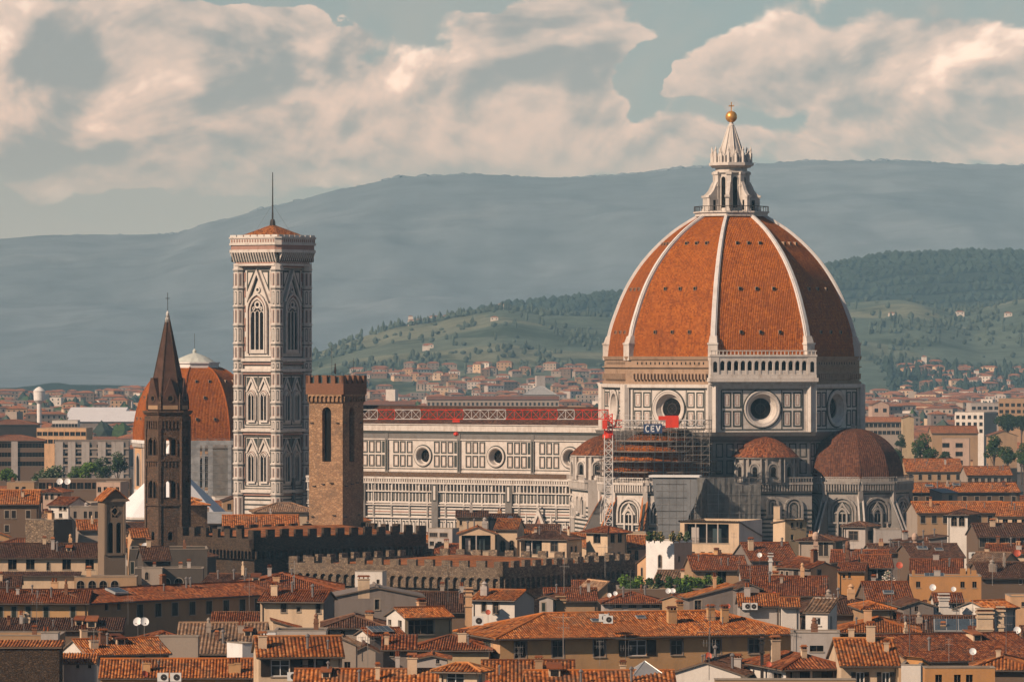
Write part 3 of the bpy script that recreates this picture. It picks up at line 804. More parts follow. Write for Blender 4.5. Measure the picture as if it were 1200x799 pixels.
def spur(parent, cx, cy, deg, r0, r1, z0, z1, wdt, mat):
    """buttress wall running outward, its sloping top covered with tiles or slabs"""
    b = MB('white_marble').at(cx, cy, 0, deg)
    p = [(r0, 0), (r1, 0), (r1, z1), (r0, z0)]; n = 4
    vs = [(-wdt/2, -r, z) for r, z in p]+[(wdt/2, -r, z) for r, z in p]
    b.add(vs, [tuple(range(n)), tuple(range(2*n-1, n-1, -1))]+[(i, n+i, n+(i+1) % n, (i+1) % n) for i in range(n)], 'grey_marble')
    for s in (-1, 0, 1):
        x = s*wdt*.36; h = .22 if s else .12
        b.add([(x-.2, -r0, z0+.05), (x+.2, -r0, z0+.05), (x+.2, -r1-.3, z1+.05), (x-.2, -r1-.3, z1+.05),
               (x-.2, -r0, z0+.05+h), (x+.2, -r0, z0+.05+h), (x+.2, -r1-.3, z1+.05+h), (x-.2, -r1-.3, z1+.05+h)],
              [(0,3,2,1),(4,5,6,7),(0,1,5,4),(1,2,6,5),(2,3,7,6),(3,0,4,7)], mat if s else 'green_marble')
    b.build('spur_buttress', parent)
plain('spur_tile', (.46, .17, .06), .85)
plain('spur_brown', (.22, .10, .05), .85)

# ---- tribunes (south under scaffolding, east in the shade)
for deg, dm in ((0, 'dome_tile'), (90, 'shaded_brown_dome_tile'), (180, 'shaded_brown_dome_tile')):
    cx, cy = 32.7*sin(R(deg)), -32.7*cos(R(deg)); ZT = 24.9
    b = MB('white_marble').at(cx, cy, 0, deg)
    poly = ngon(13.3, 10, R(18)); b.prism(poly, 0, ZT, 'white_marble')
    apx = 13.3*cos(R(18)); hw = 13.3*sin(R(18))
    for i in range(-3, 4):
        b.at(cx, cy, 0, deg+36*i); blind_wall(b, -hw, hw, -apx, ZT, [(0, 6.6)])
        b.box(-hw-.5, -hw+.5, -apx-.5, -apx+.3, 0, ZT-.6, 'white_marble')
        for z in range(2, 20, 2): b.box(-hw-.55, -hw+.55, -apx-.54, -apx+.3, z+.1, z+.6, 'green_marble')
    tr = b.build('tribune', cath)
    if deg: soil_and_shade(tr)
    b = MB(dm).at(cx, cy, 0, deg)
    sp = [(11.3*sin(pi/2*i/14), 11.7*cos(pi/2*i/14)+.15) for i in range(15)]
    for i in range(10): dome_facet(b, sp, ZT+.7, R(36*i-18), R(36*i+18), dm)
    b.prism(ngon(12.1, 10, R(18)), ZT, ZT+.75, 'white_marble')
    b.lathe([(.9, ZT+11.6), (.5, ZT+12.3), (.6, ZT+12.7), (.1, ZT+13.2)], 8, 'white_marble')
    q_ = b.build('half_dome', tr)
    if deg: soil_and_shade(q_)
    for i in (-2.5, -1.5, -.5, .5, 1.5, 2.5):
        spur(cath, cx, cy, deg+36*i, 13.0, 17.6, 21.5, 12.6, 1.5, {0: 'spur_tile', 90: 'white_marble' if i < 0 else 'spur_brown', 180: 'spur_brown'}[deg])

# ---- the small round exedrae between the tribunes
for deg in (45, -45, 135):
    b = MB('white_marble').at(0, 0, 0, deg); ZT = 24.9
    b.prism([(-9.5, -36.6), (9.5, -36.6), (9.5, -20), (-9.5, -20)], 0, ZT, 'white_marble')
    blind_wall(b, -9.5, 9.5, -36.6, ZT, [(-5.6, 5.6), (.2, 2.9), (5.2, 4.4)])
    ex = b.build('exedra_block', cath)
    if deg > 0: soil_and_shade(ex)
    b = MB('white_marble').at(0, 0, 0, deg); cy = -30.8; r = 7.1
    b.lathe([(r, ZT), (r, 30.2), (r+.5, 30.3), (r+.6, 30.7)], 32, 'white_marble', 0, cy)
    for i in range(-2, 3):
        a = 33*i; A = R(a)
        x, y = r*sin(A), cy-r*cos(A)
        b2o = (b.o, b.c, b.s)
        ox, oy, _ = b.P((x, y, 0)); b.at(ox, oy, 0, deg+a)
        b.archpoly(0, 2.3, ZT+1.3, ZT+3.1, -.28, 'grey_marble'); b.archpoly(0, 1.1, ZT+1.3, ZT+3.0, -.30, 'dark_opening'); b.archband(0, 2.1, ZT+1.0, ZT+3.1, .3, -.45, .1, 'white_marble')
        b.box(-1.7, -1.35, -.5, .2, ZT, 30.2, 'white_marble'); b.box(1.35, 1.7, -.5, .2, ZT, 30.2, 'white_marble')
        b.o, b.c, b.s = b2o
    q_ = b.build('drum', ex)
    if deg > 0: soil_and_shade(q_)
    b = MB('dome_tile').at(0, 0, 0, deg)
    vs = []; uv = []; fs = []; n = 32; pr = [(r+.7, 30.6), (6.3, 32.1), (4.4, 33.6), (2.3, 34.7), (.2, 35.2)]
    for k, (rr, z) in enumerate(pr):
        for i in range(n+1): t = 2*pi*i/n; vs.append((rr*cos(t), cy+rr*sin(t), z)); uv.append((i*1.5, k*2.0))
    for k in range(len(pr)-1):
        for i in range(n): a = k*(n+1)+i; fs.append((a, a+1, a+n+2, a+n+1))
    b.add(vs, fs, 't_red', uv); b.build('roof', ex)

# ---- nave
XE, XW, YN, YA = -26.0, -107.0, 10.5, 20.5
b = MB('white_marble')
b.box(XW, XE, -YN+2.2, YN, 0, 37.0, 'white_marble'); b.box(XW, XE, -YN+.02, -YN+2.2, 36.2, 37.0, 'white_marble'); b.box(XW, XW+1, -YN, -YN+2.3, 0, 37, 'white_marble'); b.build('nave', cath)
b = MB('t_brown')
for s in (-1, 1):
    e = s*(YN+1.0); vs = [(XW-.5, e, 37.25), (XE+2, e, 37.25), (XE+2, 0, 41.2), (XW-.5, 0, 41.2)]
    b.quad(*vs, 't_brown', [(0, 0), (83, 0), (83, 11), (0, 11)])
    b.box(XW-.5, XE+2, min(e, e-s*.6), max(e, e-s*.6), 37.0, 37.22, 'white_marble')
b.box(XW-.5, XE+2, -.3, .3, 41.1, 41.45, 't_brown')
b.build('nave_roof', cath)
BAY = 21.0
first = None
for k in range(4):
    xc = -36.4-BAY*k-1.5
    if first is None:
        b = MB('white_marble'); h = BAY/2; y = -YN
        b2 = b
        b.at(0, 0, 0, 0)
        wall_round_hole(b, -h, h, 24.6, 37.0, 0, 29.5, 2.2, -.12, 'white_marble')
        b.box(-h, h, -.75, 0, 35.5, 37.0, 'white_marble'); b.box(-h, h, -.5, 0, 34.95, 35.45, 'green_marble'); b.box(-h, h, -.35, 0, 33.7, 34.9, 'grey_marble')
        b.box(-h, h, -.45, 0, 33.35, 33.65, 'white_marble')
        for s in (-1, 1):
            for c in (3.95, 5.95, 7.9):
                for z0, z1 in ((30.2, 33.0), (26.9, 29.7)): 
                    b.frame(s*c-.82, s*c+.82, z0-.04, z1+.04, .28, .20, 'green_marble'); b.frame(s*c-.45, s*c+.45, z0+.36, z1-.36, .06, .16, 'pink_marble')
        for z0, z1 in ((30.2, 33.0), (26.9, 29.7)): b.box(9.0, 9.7, -.2, 0, z0, z1, 'green_marble')
        b.box(-h-.45, -h+.45, -.5, 0, 24.6, 34.9, 'grey_marble'); b.box(-h-.2, -h+.2, -.58, -.4, 26, 33.3, 'green_marble')
        b.box(-h, h, -.18, 0, 26.3, 26.5, 'green_marble'); b.box(-h, h, -.3, 0, 25.6, 26.0, 'white_marble'); b.box(-h, h, -.2, 0, 25.25, 25.5, 'green_marble')
        first = b.build('nave_bay', cath, loc=(xc, -YN, 0))
        oc = make_oculus(cath, 0, 29.5, 2.45, 1.55, (xc, -YN-.1), 0)
    else:
        reuse(first, cath, (xc, -YN, 0)); reuse(oc, cath, (xc, -YN-.1, 29.5))
# ---- south aisle: ledge, corbel table, slotted panelling, striped wall
b = MB('white_marble')
b.add([(XW, -YA, 0), (XE, -YA, 0), (XE, YA, 0), (XW, YA, 0), (XW, -YA, 24.2), (XE, -YA, 24.2), (XE, YA, 24.2), (XW, YA, 24.2)],
      [(0,1,5,4), (1,2,6,5), (2,3,7,6), (3,0,4,7)], 'white_marble')
X2 = XE-2
b.box(XW, X2, -YA-.9, -YA+.2, 24.2, 24.7, 'white_marble')
n = int((X2-XW)/.66)
for i in range(n):
    x = XW+(i+.5)*(X2-XW)/n
    b.box(x-.2, x+.2, -YA-.8, -YA, 23.55, 24.2, 'white_marble')
b.box(XW, X2, -YA-.12, -YA, 23.5, 24.15, 'green_marble'); b.box(XW, X2, -YA-.85, -YA, 23.1, 23.5, 'white_marble')
n = int((X2-XW)/.98)
for i in range(n):
    x = XW+(i+.5)*(X2-XW)/n; p = (X2-XW)/n
    b.box(x-.13, x+.13, -YA-.7, -YA, 21.5, 23.1, 'white_marble')
    b.archpoly(x+p/2, p-.3, 21.6, 22.4, -YA-.1, 'green_marble')
    b.box(x-.3, x+.3, -YA-.09, -YA, 18.9, 20.95, 'green_marble')
    if i % 1 == 0: b.box(x-.12, x+.12, -YA-.12, -YA, 19.2, 20.7, 'grey_marble')
    b.box(x-.34, x+.34, -YA-.09, -YA, 11.2, 14.2, 'green_marble'); b.box(x-.2, x+.2, -YA-.13, -YA, 11.5, 13.9, 'white_marble')
b.box(XW, X2, -YA-.5, -YA, 21.1, 21.4, 'white_marble')
b.box(XW, X2, -YA-.35, -YA, 18.4, 18.7, 'white_marble')
for z, t, m_ in ((17.7, .3, 'green_marble'), (16.9, .22, 'green_marble'), (16.2, .25, 'pink_marble'), (15.5, .3, 'green_marble'), (14.9, .18, 'green_marble'), (10.4, .4, 'green_marble'), (9.2, .4, 'green_marble'), (8, .4, 'green_marble')):
    b.box(XW, X2, -YA-.08, -YA, z, z+t, m_)
for z in (18.0, 15.0): b.box(XW, X2, -YA-.6, -YA, z-.12, z+.12, 'white_marble')
for k in range(5):
    x = -26-BAY*k-1.5
    b.box(x-.9, x+.9, -YA-.75, -YA, 0, 24.0, 'grey_marble'); b.box(x-.55, x+.55, -YA-.82, -YA-.7, 19, 23, 'green_marble'); b.box(x-.3, x+.3, -YA-.86, -YA-.8, 19.3, 22.7, 'white_marble')
for i in range(int((X2-XW)/2.6)):
    x = XW+1.3+i*2.6; b.box(x-.14, x+.14, -YA-.3, -YA, 18.7 if i % 2 else 21.0, 24.1, 'white_marble'); b.box(x-.16, x+.16, -YA-.28, -YA, 5, 14.6, 'white_marble')
    if i % 2: b.box(x-.2, x+.2, -YA-.34, -YA, 14.9, 18.5, 'white_marble'); b.box(x-.07, x+.07, -YA-.38, -YA, 15.2, 18.2, 'green_marble')
b.build('aisle', cath)
b = MB('t_tan')
for s in (-1, 1): b.quad((XW, s*(YA+.6), 24.75), (X2, s*(YA+.6), 24.75), (X2, s*(YN-.1), 25.5), (XW, s*(YN-.1), 25.5), 't_tan', [(0, 0), (80, 0), (80, 10), (0, 10)])
b.build('aisle_roof', cath)
# ---- side portal with its steep gable and two pinnacles
b = MB('white_marble').at(-39.5, -YA-1.6, 0, 0)
b.box(-3.6, 3.6, 0, 1.6, 0, 11.0, 'white_marble')
for s in (-1, 1):
    b.box(s*3.5-.5, s*3.5+.5, -.5, .6, 0, 13.6, 'white_marble'); b.lathe([(.6, 13.6), (.5, 14.0), (.08, 16.6)], 6, 'white_marble', s*3.5, 0)
    b.add([(s*3.2, -.3, 11.0), (s*2.3, -.3, 11.0), (0, -.3, 16.2), (0, -.3, 17.7), (s*3.2, .5, 11.0), (s*2.3, .5, 11.0), (0, .5, 16.2), (0, .5, 17.7)],
          [(0,1,2,3), (7,6,5,4), (0,3,7,4), (1,5,6,2)], 'white_marble')
b.yprism([(-2.3, 11), (2.3, 11), (0, 16.2)], .1, .4, 'pink_marble'); b.ring(0, 12.7, .5, .9, 0, .2, 'white_marble', 16)
b.lathe([(.35, 17.4), (.15, 18.0), (.35, 18.5), (.05, 19.2)], 6, 'white_marble')
b.build('portal', cath)

# ================================================================ the bell tower
bt = thing('bell_tower', 'tall square marble bell tower with pink and green panels and a flagpole', 'bell tower', (PX(319.5, 1246), 1246, 0), -35)
HWT = 5.7
def tower_face(b):
    """one side between the corner piers; wall plane at y=-HWT"""
    y = -HWT; Wf = 4.6
    def band(z0, z1, d, m_='white_marble'): b.box(-Wf, Wf, y-d, y, z0, z1, m_)
    b.quad((-Wf, y, 0), (Wf, y, 0), (Wf, y, 76), (-Wf, y, 76), 'white_marble')
    for z in (52.6, 50.1, 35.6, 20.8): band(z-.35, z+.35, 1.0)
    for z in (51.7, 49.3, 34.7, 20.0, 75.2): band(z-.2, z+.15, .5, 'pink_marble'); 
    for z in (51.3, 48.9, 34.3, 19.6, 74.6, 36.3, 21.5, 53.3): band(z-.1, z+.1, .12, 'green_marble')
    # top stage
    c = 0
    b.archpoly(0, 3.9, 54.2, 64.6, y-.12, 'dark_opening', pointed=.45, n=12)
    b.archband(0, 3.9, 54.2, 64.6, .35, y-.55, y, 'white_marble', pointed=.45, n=12); b.archband(0, 4.7, 54.2, 64.6, .3, y-.35, y, 'pink_marble', pointed=.45, n=12)
    b.archband(0, 5.4, 54.2, 64.6, .4, y-.75, y, 'white_marble', pointed=.45, n=12)
    for s in (-1, 1):
        b.box(s*.66-.13, s*.66+.13, y-.45, y-.1, 54.2, 64.2, 'white_marble')
        b.archband(s*1.3, 1.1, 63.0, 63.6, .14, y-.4, y-.1, 'white_marble', pointed=.4)
    b.archband(0, 1.1, 63.0, 63.8, .14, y-.4, y-.1, 'white_marble', pointed=.4)
    b.ring(0, 66.0, .5, .95, y-.4, y-.1, 'white_marble', 16); b.ring(-1.1, 65.1, .2, .45, y-.4, y-.1, 'white_marble', 12); b.ring(1.1, 65.1, .2, .45, y-.4, y-.1, 'white_marble', 12)
    b.box(-2, 2, y-.5, y-.1, 54.2, 55.1, 'white_marble')
    for s in (-1, 1):       # gable
        b.add([(s*3.5, y-.8, 66.8), (s*2.9, y-.8, 66.8), (0, y-.8, 73.3), (0, y-.8, 74.6), (s*3.5, y, 66.8), (s*2.9, y, 66.8), (0, y, 73.3), (0, y, 74.6)],
              [(0,1,2,3), (7,6,5,4), (0,3,7,4), (1,5,6,2)], 'white_marble')
        b.add([(s*2.75, y-.2, 67.2), (s*2.45, y-.2, 67.2), (0, y-.2, 72.5), (0, y-.2, 73.1), (s*2.75, y, 67.2), (s*2.45, y, 67.2), (0, y, 72.5), (0, y, 73.1)],
              [(0,1,2,3), (7,6,5,4), (0,3,7,4), (1,5,6,2)], 'green_marble')
        b.yprism([(s*.9, 74.3), (s*3.4, 74.3), (s*3.4, 69.2)], y-.1, y, 'green_marble'); b.yprism([(s*1.5, 73.8), (s*3.0, 73.8), (s*3.0, 70.8)], y-.16, y, 'white_marble')
        for z0, z1 in ((54.4, 58.6), (59.2, 63.2), (63.8, 66.2), (67.4, 70.6), (71.2, 74.2)):
            b.frame(s*4.05-.42, s*4.05+.42, z0, z1, .10, .1, 'green_marble'); b.box(s*4.05-.2, s*4.05+.2, y-.12, y, z0+.4, z1-.4, 'pink_marble')
    b.ring(0, 69.6, .4, .75, y-.35, y, 'white_marble', 16); b.disc(0, 69.6, .4, y-.1, 'green_marble', 16)
    # two storeys of paired windows
    for zb in (36.6, 21.8):
        zt = zb+12.2
        for x0, x1, z0, z1 in ((-3.95, 3.95, zb+.2, zt+.1),): 
            b.frame2(x0, x1, z0, z1, .22, y, .14, 'green_marble')
        for s in (-1, 1):
            cx = s*1.9
            b.archpoly(cx, 1.75, zb+1.4, zb+6.9, y-.1, 'dark_opening', pointed=.45); b.archband(cx, 1.75, zb+1.4, zb+6.9, .22, y-.5, y, 'white_marble', pointed=.45)
            b.archband(cx, 2.25, zb+1.4, zb+6.9, .16, y-.3, y, 'pink_marble', pointed=.45); b.archband(cx, 2.6, zb+1.4, zb+6.9, .16, y-.45, y, 'white_marble', pointed=.45)
            b.box(cx-.1, cx+.1, y-.35, y-.05, zb+1.4, zb+7.4, 'white_marble'); b.ring(cx, zb+7.6, .2, .42, y-.35, y-.05, 'white_marble', 12)
            b.box(cx-1.2, cx+1.2, y-.5, y, zb+.9, zb+1.4, 'white_marble')
            for t in (-1, 1):
                b.add([(cx+t*1.75, y-.4, zb+8.3), (cx+t*1.35, y-.4, zb+8.3), (cx, y-.4, zb+10.9), (cx, y-.4, zb+11.7), (cx+t*1.75, y, zb+8.3), (cx+t*1.35, y, zb+8.3), (cx, y, zb+10.9), (cx, y, zb+11.7)],
                      [(0,1,2,3), (7,6,5,4), (0,3,7,4), (1,5,6,2)], 'white_marble')
                b.add([(cx+t*1.3, y-.12, zb+8.4), (cx+t*1.1, y-.12, zb+8.4), (cx, y-.12, zb+10.5), (cx, y-.12, zb+10.9), (cx+t*1.3, y, zb+8.4), (cx+t*1.1, y, zb+8.4), (cx, y, zb+10.5), (cx, y, zb+10.9)],
                      [(0,1,2,3), (7,6,5,4), (0,3,7,4), (1,5,6,2)], 'green_marble')
                b.yprism([(cx+t*.45, zt-.4), (cx+t*1.6, zt-.4), (cx+t*1.6, zb+9.6)], y-.08, y, 'green_marble')
            b.frame2(s*3.55-.25, s*3.55+.25, zb+1.2, zb+7.4, .1, y, .12, 'pink_marble')
            b.box(s*4.25-.18, s*4.25+.18, y-.1, y, zb+.6, zt-.2, 'pink_marble')
        b.box(-.12, .12, y-.12, y, zb+.3, zt, 'green_marble')
        for i in range(11): x = -3.7+i*.74; b.box(x-.2, x+.2, y-.12, y, zt+.35, zt+.75, 'pink_marble')
    # lower stage: stripes over tall panels
    for z in (18.6, 17.4, 16.2, 15.0): b.box(-Wf, Wf, y-.1, y, z, z+.35, 'green_marble')
    b.box(-Wf, Wf, y-.5, y, 14.2, 14.7, 'white_marble')
    for i in range(5): x = -3.6+i*1.8; b.frame2(x-.7, x+.7, 6.5, 13.6, .2, y, .12, 'green_marble')
def frame2(s, x0, x1, z0, z1, t, y, d, mat):
    s.box(x0, x1, y-d, y, z0, z0+t, mat); s.box(x0, x1, y-d, y, z1-t, z1, mat); s.box(x0, x0+t, y-d, y, z0+t, z1-t, mat); s.box(x1-t, x1, y-d, y, z0+t, z1-t, mat)
MB.frame2 = frame2
b = MB('white_marble'); tower_face(b); f = b.build('tower_side', bt)
for q in (90, 180, 270): reuse(f, bt, (0, 0, 0), q)
b = MB('white_marble'); pr = ngon(1.5, 8, R(22.5)); b.prism(pr, 0, 76, 'white_marble')
zz = [8, 14, 20, 23.7, 27.3, 31, 35.2, 38.5, 42.2, 46, 50, 52.6, 56.5, 61, 65.5, 70, 74.4]
for i, z in enumerate(zz):
    b.prism(ngon(1.72, 8, R(22.5)), z, z+.28, 'white_marble'); b.prism(ngon(1.53, 8, R(22.5)), z-.42, z-.22, 'green_marble')
    if i < len(zz)-1 and z > 13:
        z1 = zz[i+1]
        for k in range(8):
            b.at(0, 0, 0, 45*k); y = -1.5*cos(R(22.5)); b.box(-.26, .26, y-.05, y, z+.6, z1-.8, 'pink_marble' if i % 2 else 'green_marble'); b.box(-.15, .15, y-.08, y, z+.8, z1-1.0, 'white_marble' if i % 2 == 0 else 'grey_marble')
        b.at()
pier = b.build('corner_pier', bt, loc=(-5.75, -5.75, 0))
for x, y in ((5.75, -5.75), (5.75, 5.75), (-5.75, 5.75)): reuse(pier, bt, (x, y, 0))
b = MB('white_marble')
def sq(h, c=1.2): return [(-h+c, -h), (h-c, -h), (h, -h+c), (h, h-c), (h-c, h), (-h+c, h), (-h, h-c), (-h, -h+c)]
b.prism(sq(7.3), 75.4, 75.9, 'white_marble'); b.prism(sq(7.0), 75.9, 78.6, 'pink_marble'); b.prism(sq(8.0), 78.6, 79.3, 'white_marble'); b.prism(sq(7.75), 79.3, 80.4, 'pink_marble'); b.prism(sq(8.05), 80.4, 80.9, 'white_marble')
b.prism(sq(7.9), 80.9, 82.0, 'white_marble'); b.prism(sq(8.1), 82.0, 82.4, 'white_marble')
for k in range(4):
    b.at(0, 0, 0, 90*k)
    for i in range(17):
        x = -6.4+i*.8
        b.add([(x-.17, -8.0, 78.6), (x+.17, -8.0, 78.6), (x+.17, -7.0, 78.6), (x-.17, -7.0, 78.6), (x-.17, -7.75, 77.9), (x+.17, -7.75, 77.9), (x+.17, -7.0, 76.2), (x-.17, -7.0, 76.2)],
              [(0,1,2,3), (4,7,6,5), (0,4,5,1), (1,5,6,2), (3,7,4,0)], 'white_marble')
        b.box(x+.17, x+.63, -7.25, -7.0, 76.4, 78.2, 'green_marble'); b.box(x-.16, x+.16, -8.0, -7.9, 81.1, 81.8, 'pink_marble')
    b.at()
b.build('cornice', bt)
b = MB('pale_lead')
for k in range(4):
    b.at(0, 0, 0, 90*k)
    for i in range(7): x = -6.3+i*2.1; b.box(x-.9, x+.9, -7.5, -7.4, 82.4, 82.9, 'pale_lead')
b.at(); b.build('parapet_screen', bt)
b = MB('t_orange')
q4 = sq(6.9, .8)
for i in range(8):
    a, c = q4[i], q4[(i+1) % 8]; L = sqrt((a[0]-c[0])**2+(a[1]-c[1])**2)
    b.add([(a[0], a[1], 82.2), (c[0], c[1], 82.2), (0, 0, 85.6)], [(0, 1, 2)], 't_orange', [(0, 0), (L, 0), (L/2, 8)])
b.build('roof', bt)
b = MB('bronze_dark'); b.lathe([(.75, 85.1), (.6, 86.4), (.4, 86.8)], 8, 'bronze_dark'); b.tube((0, 0, 86.5), (0, 0, 98.2), .19, 'bronze_dark', 6, .10)
for k in range(4): a = pi/4+pi/2*k; b.tube((0, 0, 90.5), (4.5*cos(a), 4.5*sin(a), 83.4), .02, 'bronze_dark', 3)
b.build('flagpole', bt)

# ================================================================ helpers for walls with real openings
def wall_open(b, x0, x1, z0, z1, ops, y, mat, deep=.3, back='dark_opening', arch_n=6, backing=True):
    """wall plane facing -y with openings (xa, xb, za, zb, arched); each has reveals and a dark back"""
    xs = sorted(set([x0, x1]+[v for o in ops for v in o[:2]])); zs = sorted(set([z0, z1]+[v for o in ops for v in o[2:4]]))
    for i in range(len(xs)-1):
        run = None
        for j in range(len(zs)-1):
            xm = (xs[i]+xs[i+1])/2; zm = (zs[j]+zs[j+1])/2
            hole = any(o[0] < xm < o[1] and o[2] < zm < o[3] for o in ops)
            if not hole and run is None: run = zs[j]
            if run is not None and (hole or j == len(zs)-2):
                e = zs[j] if hole else zs[j+1]
                b.quad((xs[i], y, run), (xs[i+1], y, run), (xs[i+1], y, e), (xs[i], y, e), mat); run = None
    for o in ops:
        a, c, d, e = o[:4]; q = y+deep
        b.quad((a, y, d), (a, q, d), (a, q, e), (a, y, e), mat); b.quad((c, q, d), (c, y, d), (c, y, e), (c, q, e), mat)
        b.quad((a, y, e), (a, q, e), (c, q, e), (c, y, e), mat); b.quad((a, q, d), (a, y, d), (c, y, d), (c, q, d), mat)
        if backing: b.quad((a, q-.01, d), (c, q-.01, d), (c, q-.01, e), (a, q-.01, e), back)
        if len(o) > 4 and o[4]:
            r = (c-a)/2; m = (a+c)/2; s = e-r
            for k in range(arch_n):
                t0 = pi-pi*k/arch_n; t1 = pi-pi*(k+1)/arch_n
                p0 = (m+r*cos(t0), s+r*sin(t0)); p1 = (m+r*cos(t1), s+r*sin(t1))
                vs = [(p0[0], y, p0[1]), (p1[0], y, p1[1]), (p1[0], y, e), (p0[0], y, e), (p0[0], q, p0[1]), (p1[0], q, p1[1])]
                b.add(vs, [(0, 1, 2, 3), (4, 5, 1, 0)], mat)
def xwall(b, x0, y0, deg, length, z0, z1, ops, mat, **kw):
    o = (b.o, b.c, b.s); p = b.P((x0, y0, 0))
    cur = math.degrees(math.atan2(b.s, b.c)); b.at(p[0], p[1], b.o[2], cur+deg); wall_open(b, 0, length, z0, z1, ops, 0, mat, **kw)
    b.o, b.c, b.s = o
def merlons(b, L, z, w, gap, h, t, mat, off=0.0, tail=False):
    """battlements along local x from 0 to L, wall face at y = 0"""
    n = int((L+gap)/(w+gap)); pitch = (L-w)/(n-1) if n > 1 else L
    for i in range(n): x = i*pitch; b.box(x, x+w, off, off+t, z, z+h*(1+.04*((i*7) % 3-1)), mat)
def corbels(b, L, z0, z1, pitch, out, mat, dark='dark_opening', arch=True):
    """row of little arches on corbels under an overhanging parapet"""
    n = max(2, int(L/pitch)); p = L/n; r = p*.36
    b.box(0, L, -out*.25, 0, z0-.25, z0, mat)
    for i in range(n):
        x = (i+.5)*p
        wall_open(b, i*p, (i+1)*p, z0, z1, [(x-r, x+r, z0, z1-.35, True)], -out, mat, deep=out*.92, back=mat)

# ================================================================ the fortified palace tower
T = thing('palace_tower', 'square brown stone tower with battlements and one tall arched opening each side', 'tower', (PX(401.5, 1020), 1020, 0), 60)
WB = 7.9; b = MB('bargello_stone')
def pt(x, y): return (x, y)
s_ = 1020/F
zt = PZ(463, 1020); zb_ = PZ(471, 1020)
z_ar = (PZ(541, 1020), PZ(477, 1020))
for (x0, y0, deg, op) in ((0, 0, 0, (2.6, 4.5)), (WB, 0, 90, (2.9, 5.1)), (WB, WB, 180, (2.9, 5.1)), (0, WB, -90, (3.1, 5.2))):
    xwall(b, x0, y0, deg, WB, 0, zt, [(op[0], op[1], z_ar[0], z_ar[1], True)], 'bargello_stone', deep=1.0, arch_n=10)
b.quad((0, 0, zt-.2), (WB, 0, zt-.2), (WB, WB, zt-.2), (0, WB, zt-.2), 'bargello_stone')
b.build('shaft', T)
b = MB('bargello_stone')
for (x0, y0, deg) in ((0, 0, 0), (WB, 0, 90), (WB, WB, 180), (0, WB, -90)):
    b.at(); p = MB(); b.at(x0, y0, 0, deg)
    if deg == -90: b.at(0, WB, 0, -90)
    corbels(b, WB, zb_, zt+.2, .98, .45, 'bargello_stone')
b.at(); e = .48
b.box(-e, WB+e, -e, WB+e, zt+.15, PZ(449, 1020), 'brick_red')
for (x0, y0, deg) in ((-e, -e, 0), (WB+e, -e, 90), (WB+e, WB+e, 180), (-e, WB+e, -90)):
    b.at(x0, y0, 0, deg); merlons(b, WB+2*e, PZ(449, 1020), 1.0, .78, PZ(440, 1020)-PZ(449, 1020), .5, 'brick_red')
b.build('battlements', T)
b = MB('solar')
zz0 = PZ(449, 1020)
for (x0, y0, deg) in ((-.2, -.2, 0), (WB+.2, -.2, 90), (WB+.2, WB+.2, 180), (-.2, WB+.2, -90)):
    b.at(x0, y0, 0, deg); b.box(0, WB+.4, .35, .38, zz0, zz0+1.25, 'blue_glass')
b.build('glass_screen', T)
b = MB('bronze_dark')
for dx, dy, h in ((2.0, 3.0, 4.4), (5.5, 6, 8.0), (6.5, 1.5, 5.4)): b.tube((dx, dy, zt), (dx, dy, zt+2+h), .035, 'bronze_dark', 4)
b.lathe([(.12, zt+4.2), (.26, zt+4.8), (.2, zt+5.4), (.1, zt+5.8), (.15, zt+6.1), (.02, zt+6.4)], 6, 'bronze_dark', 2, 3)
b.build('aerials', T)
b = MB('bronze_dark')   # iron brackets
for deg, x0, y0 in ((0, 0, 0), (-90, 0, WB)):
    b.at(x0, y0, 0, deg)
    for x, z in ((.7, 40.2), (6.8, 40.2), (1.3, 27.6), (5.4, 28.2), (.9, 21.5), (6.0, 21.8), (3.4, 28)): b.box(x-.35, x+.35, -.3, 0, z, z+.2, 'bronze_dark')
b.build('iron_brackets', T)

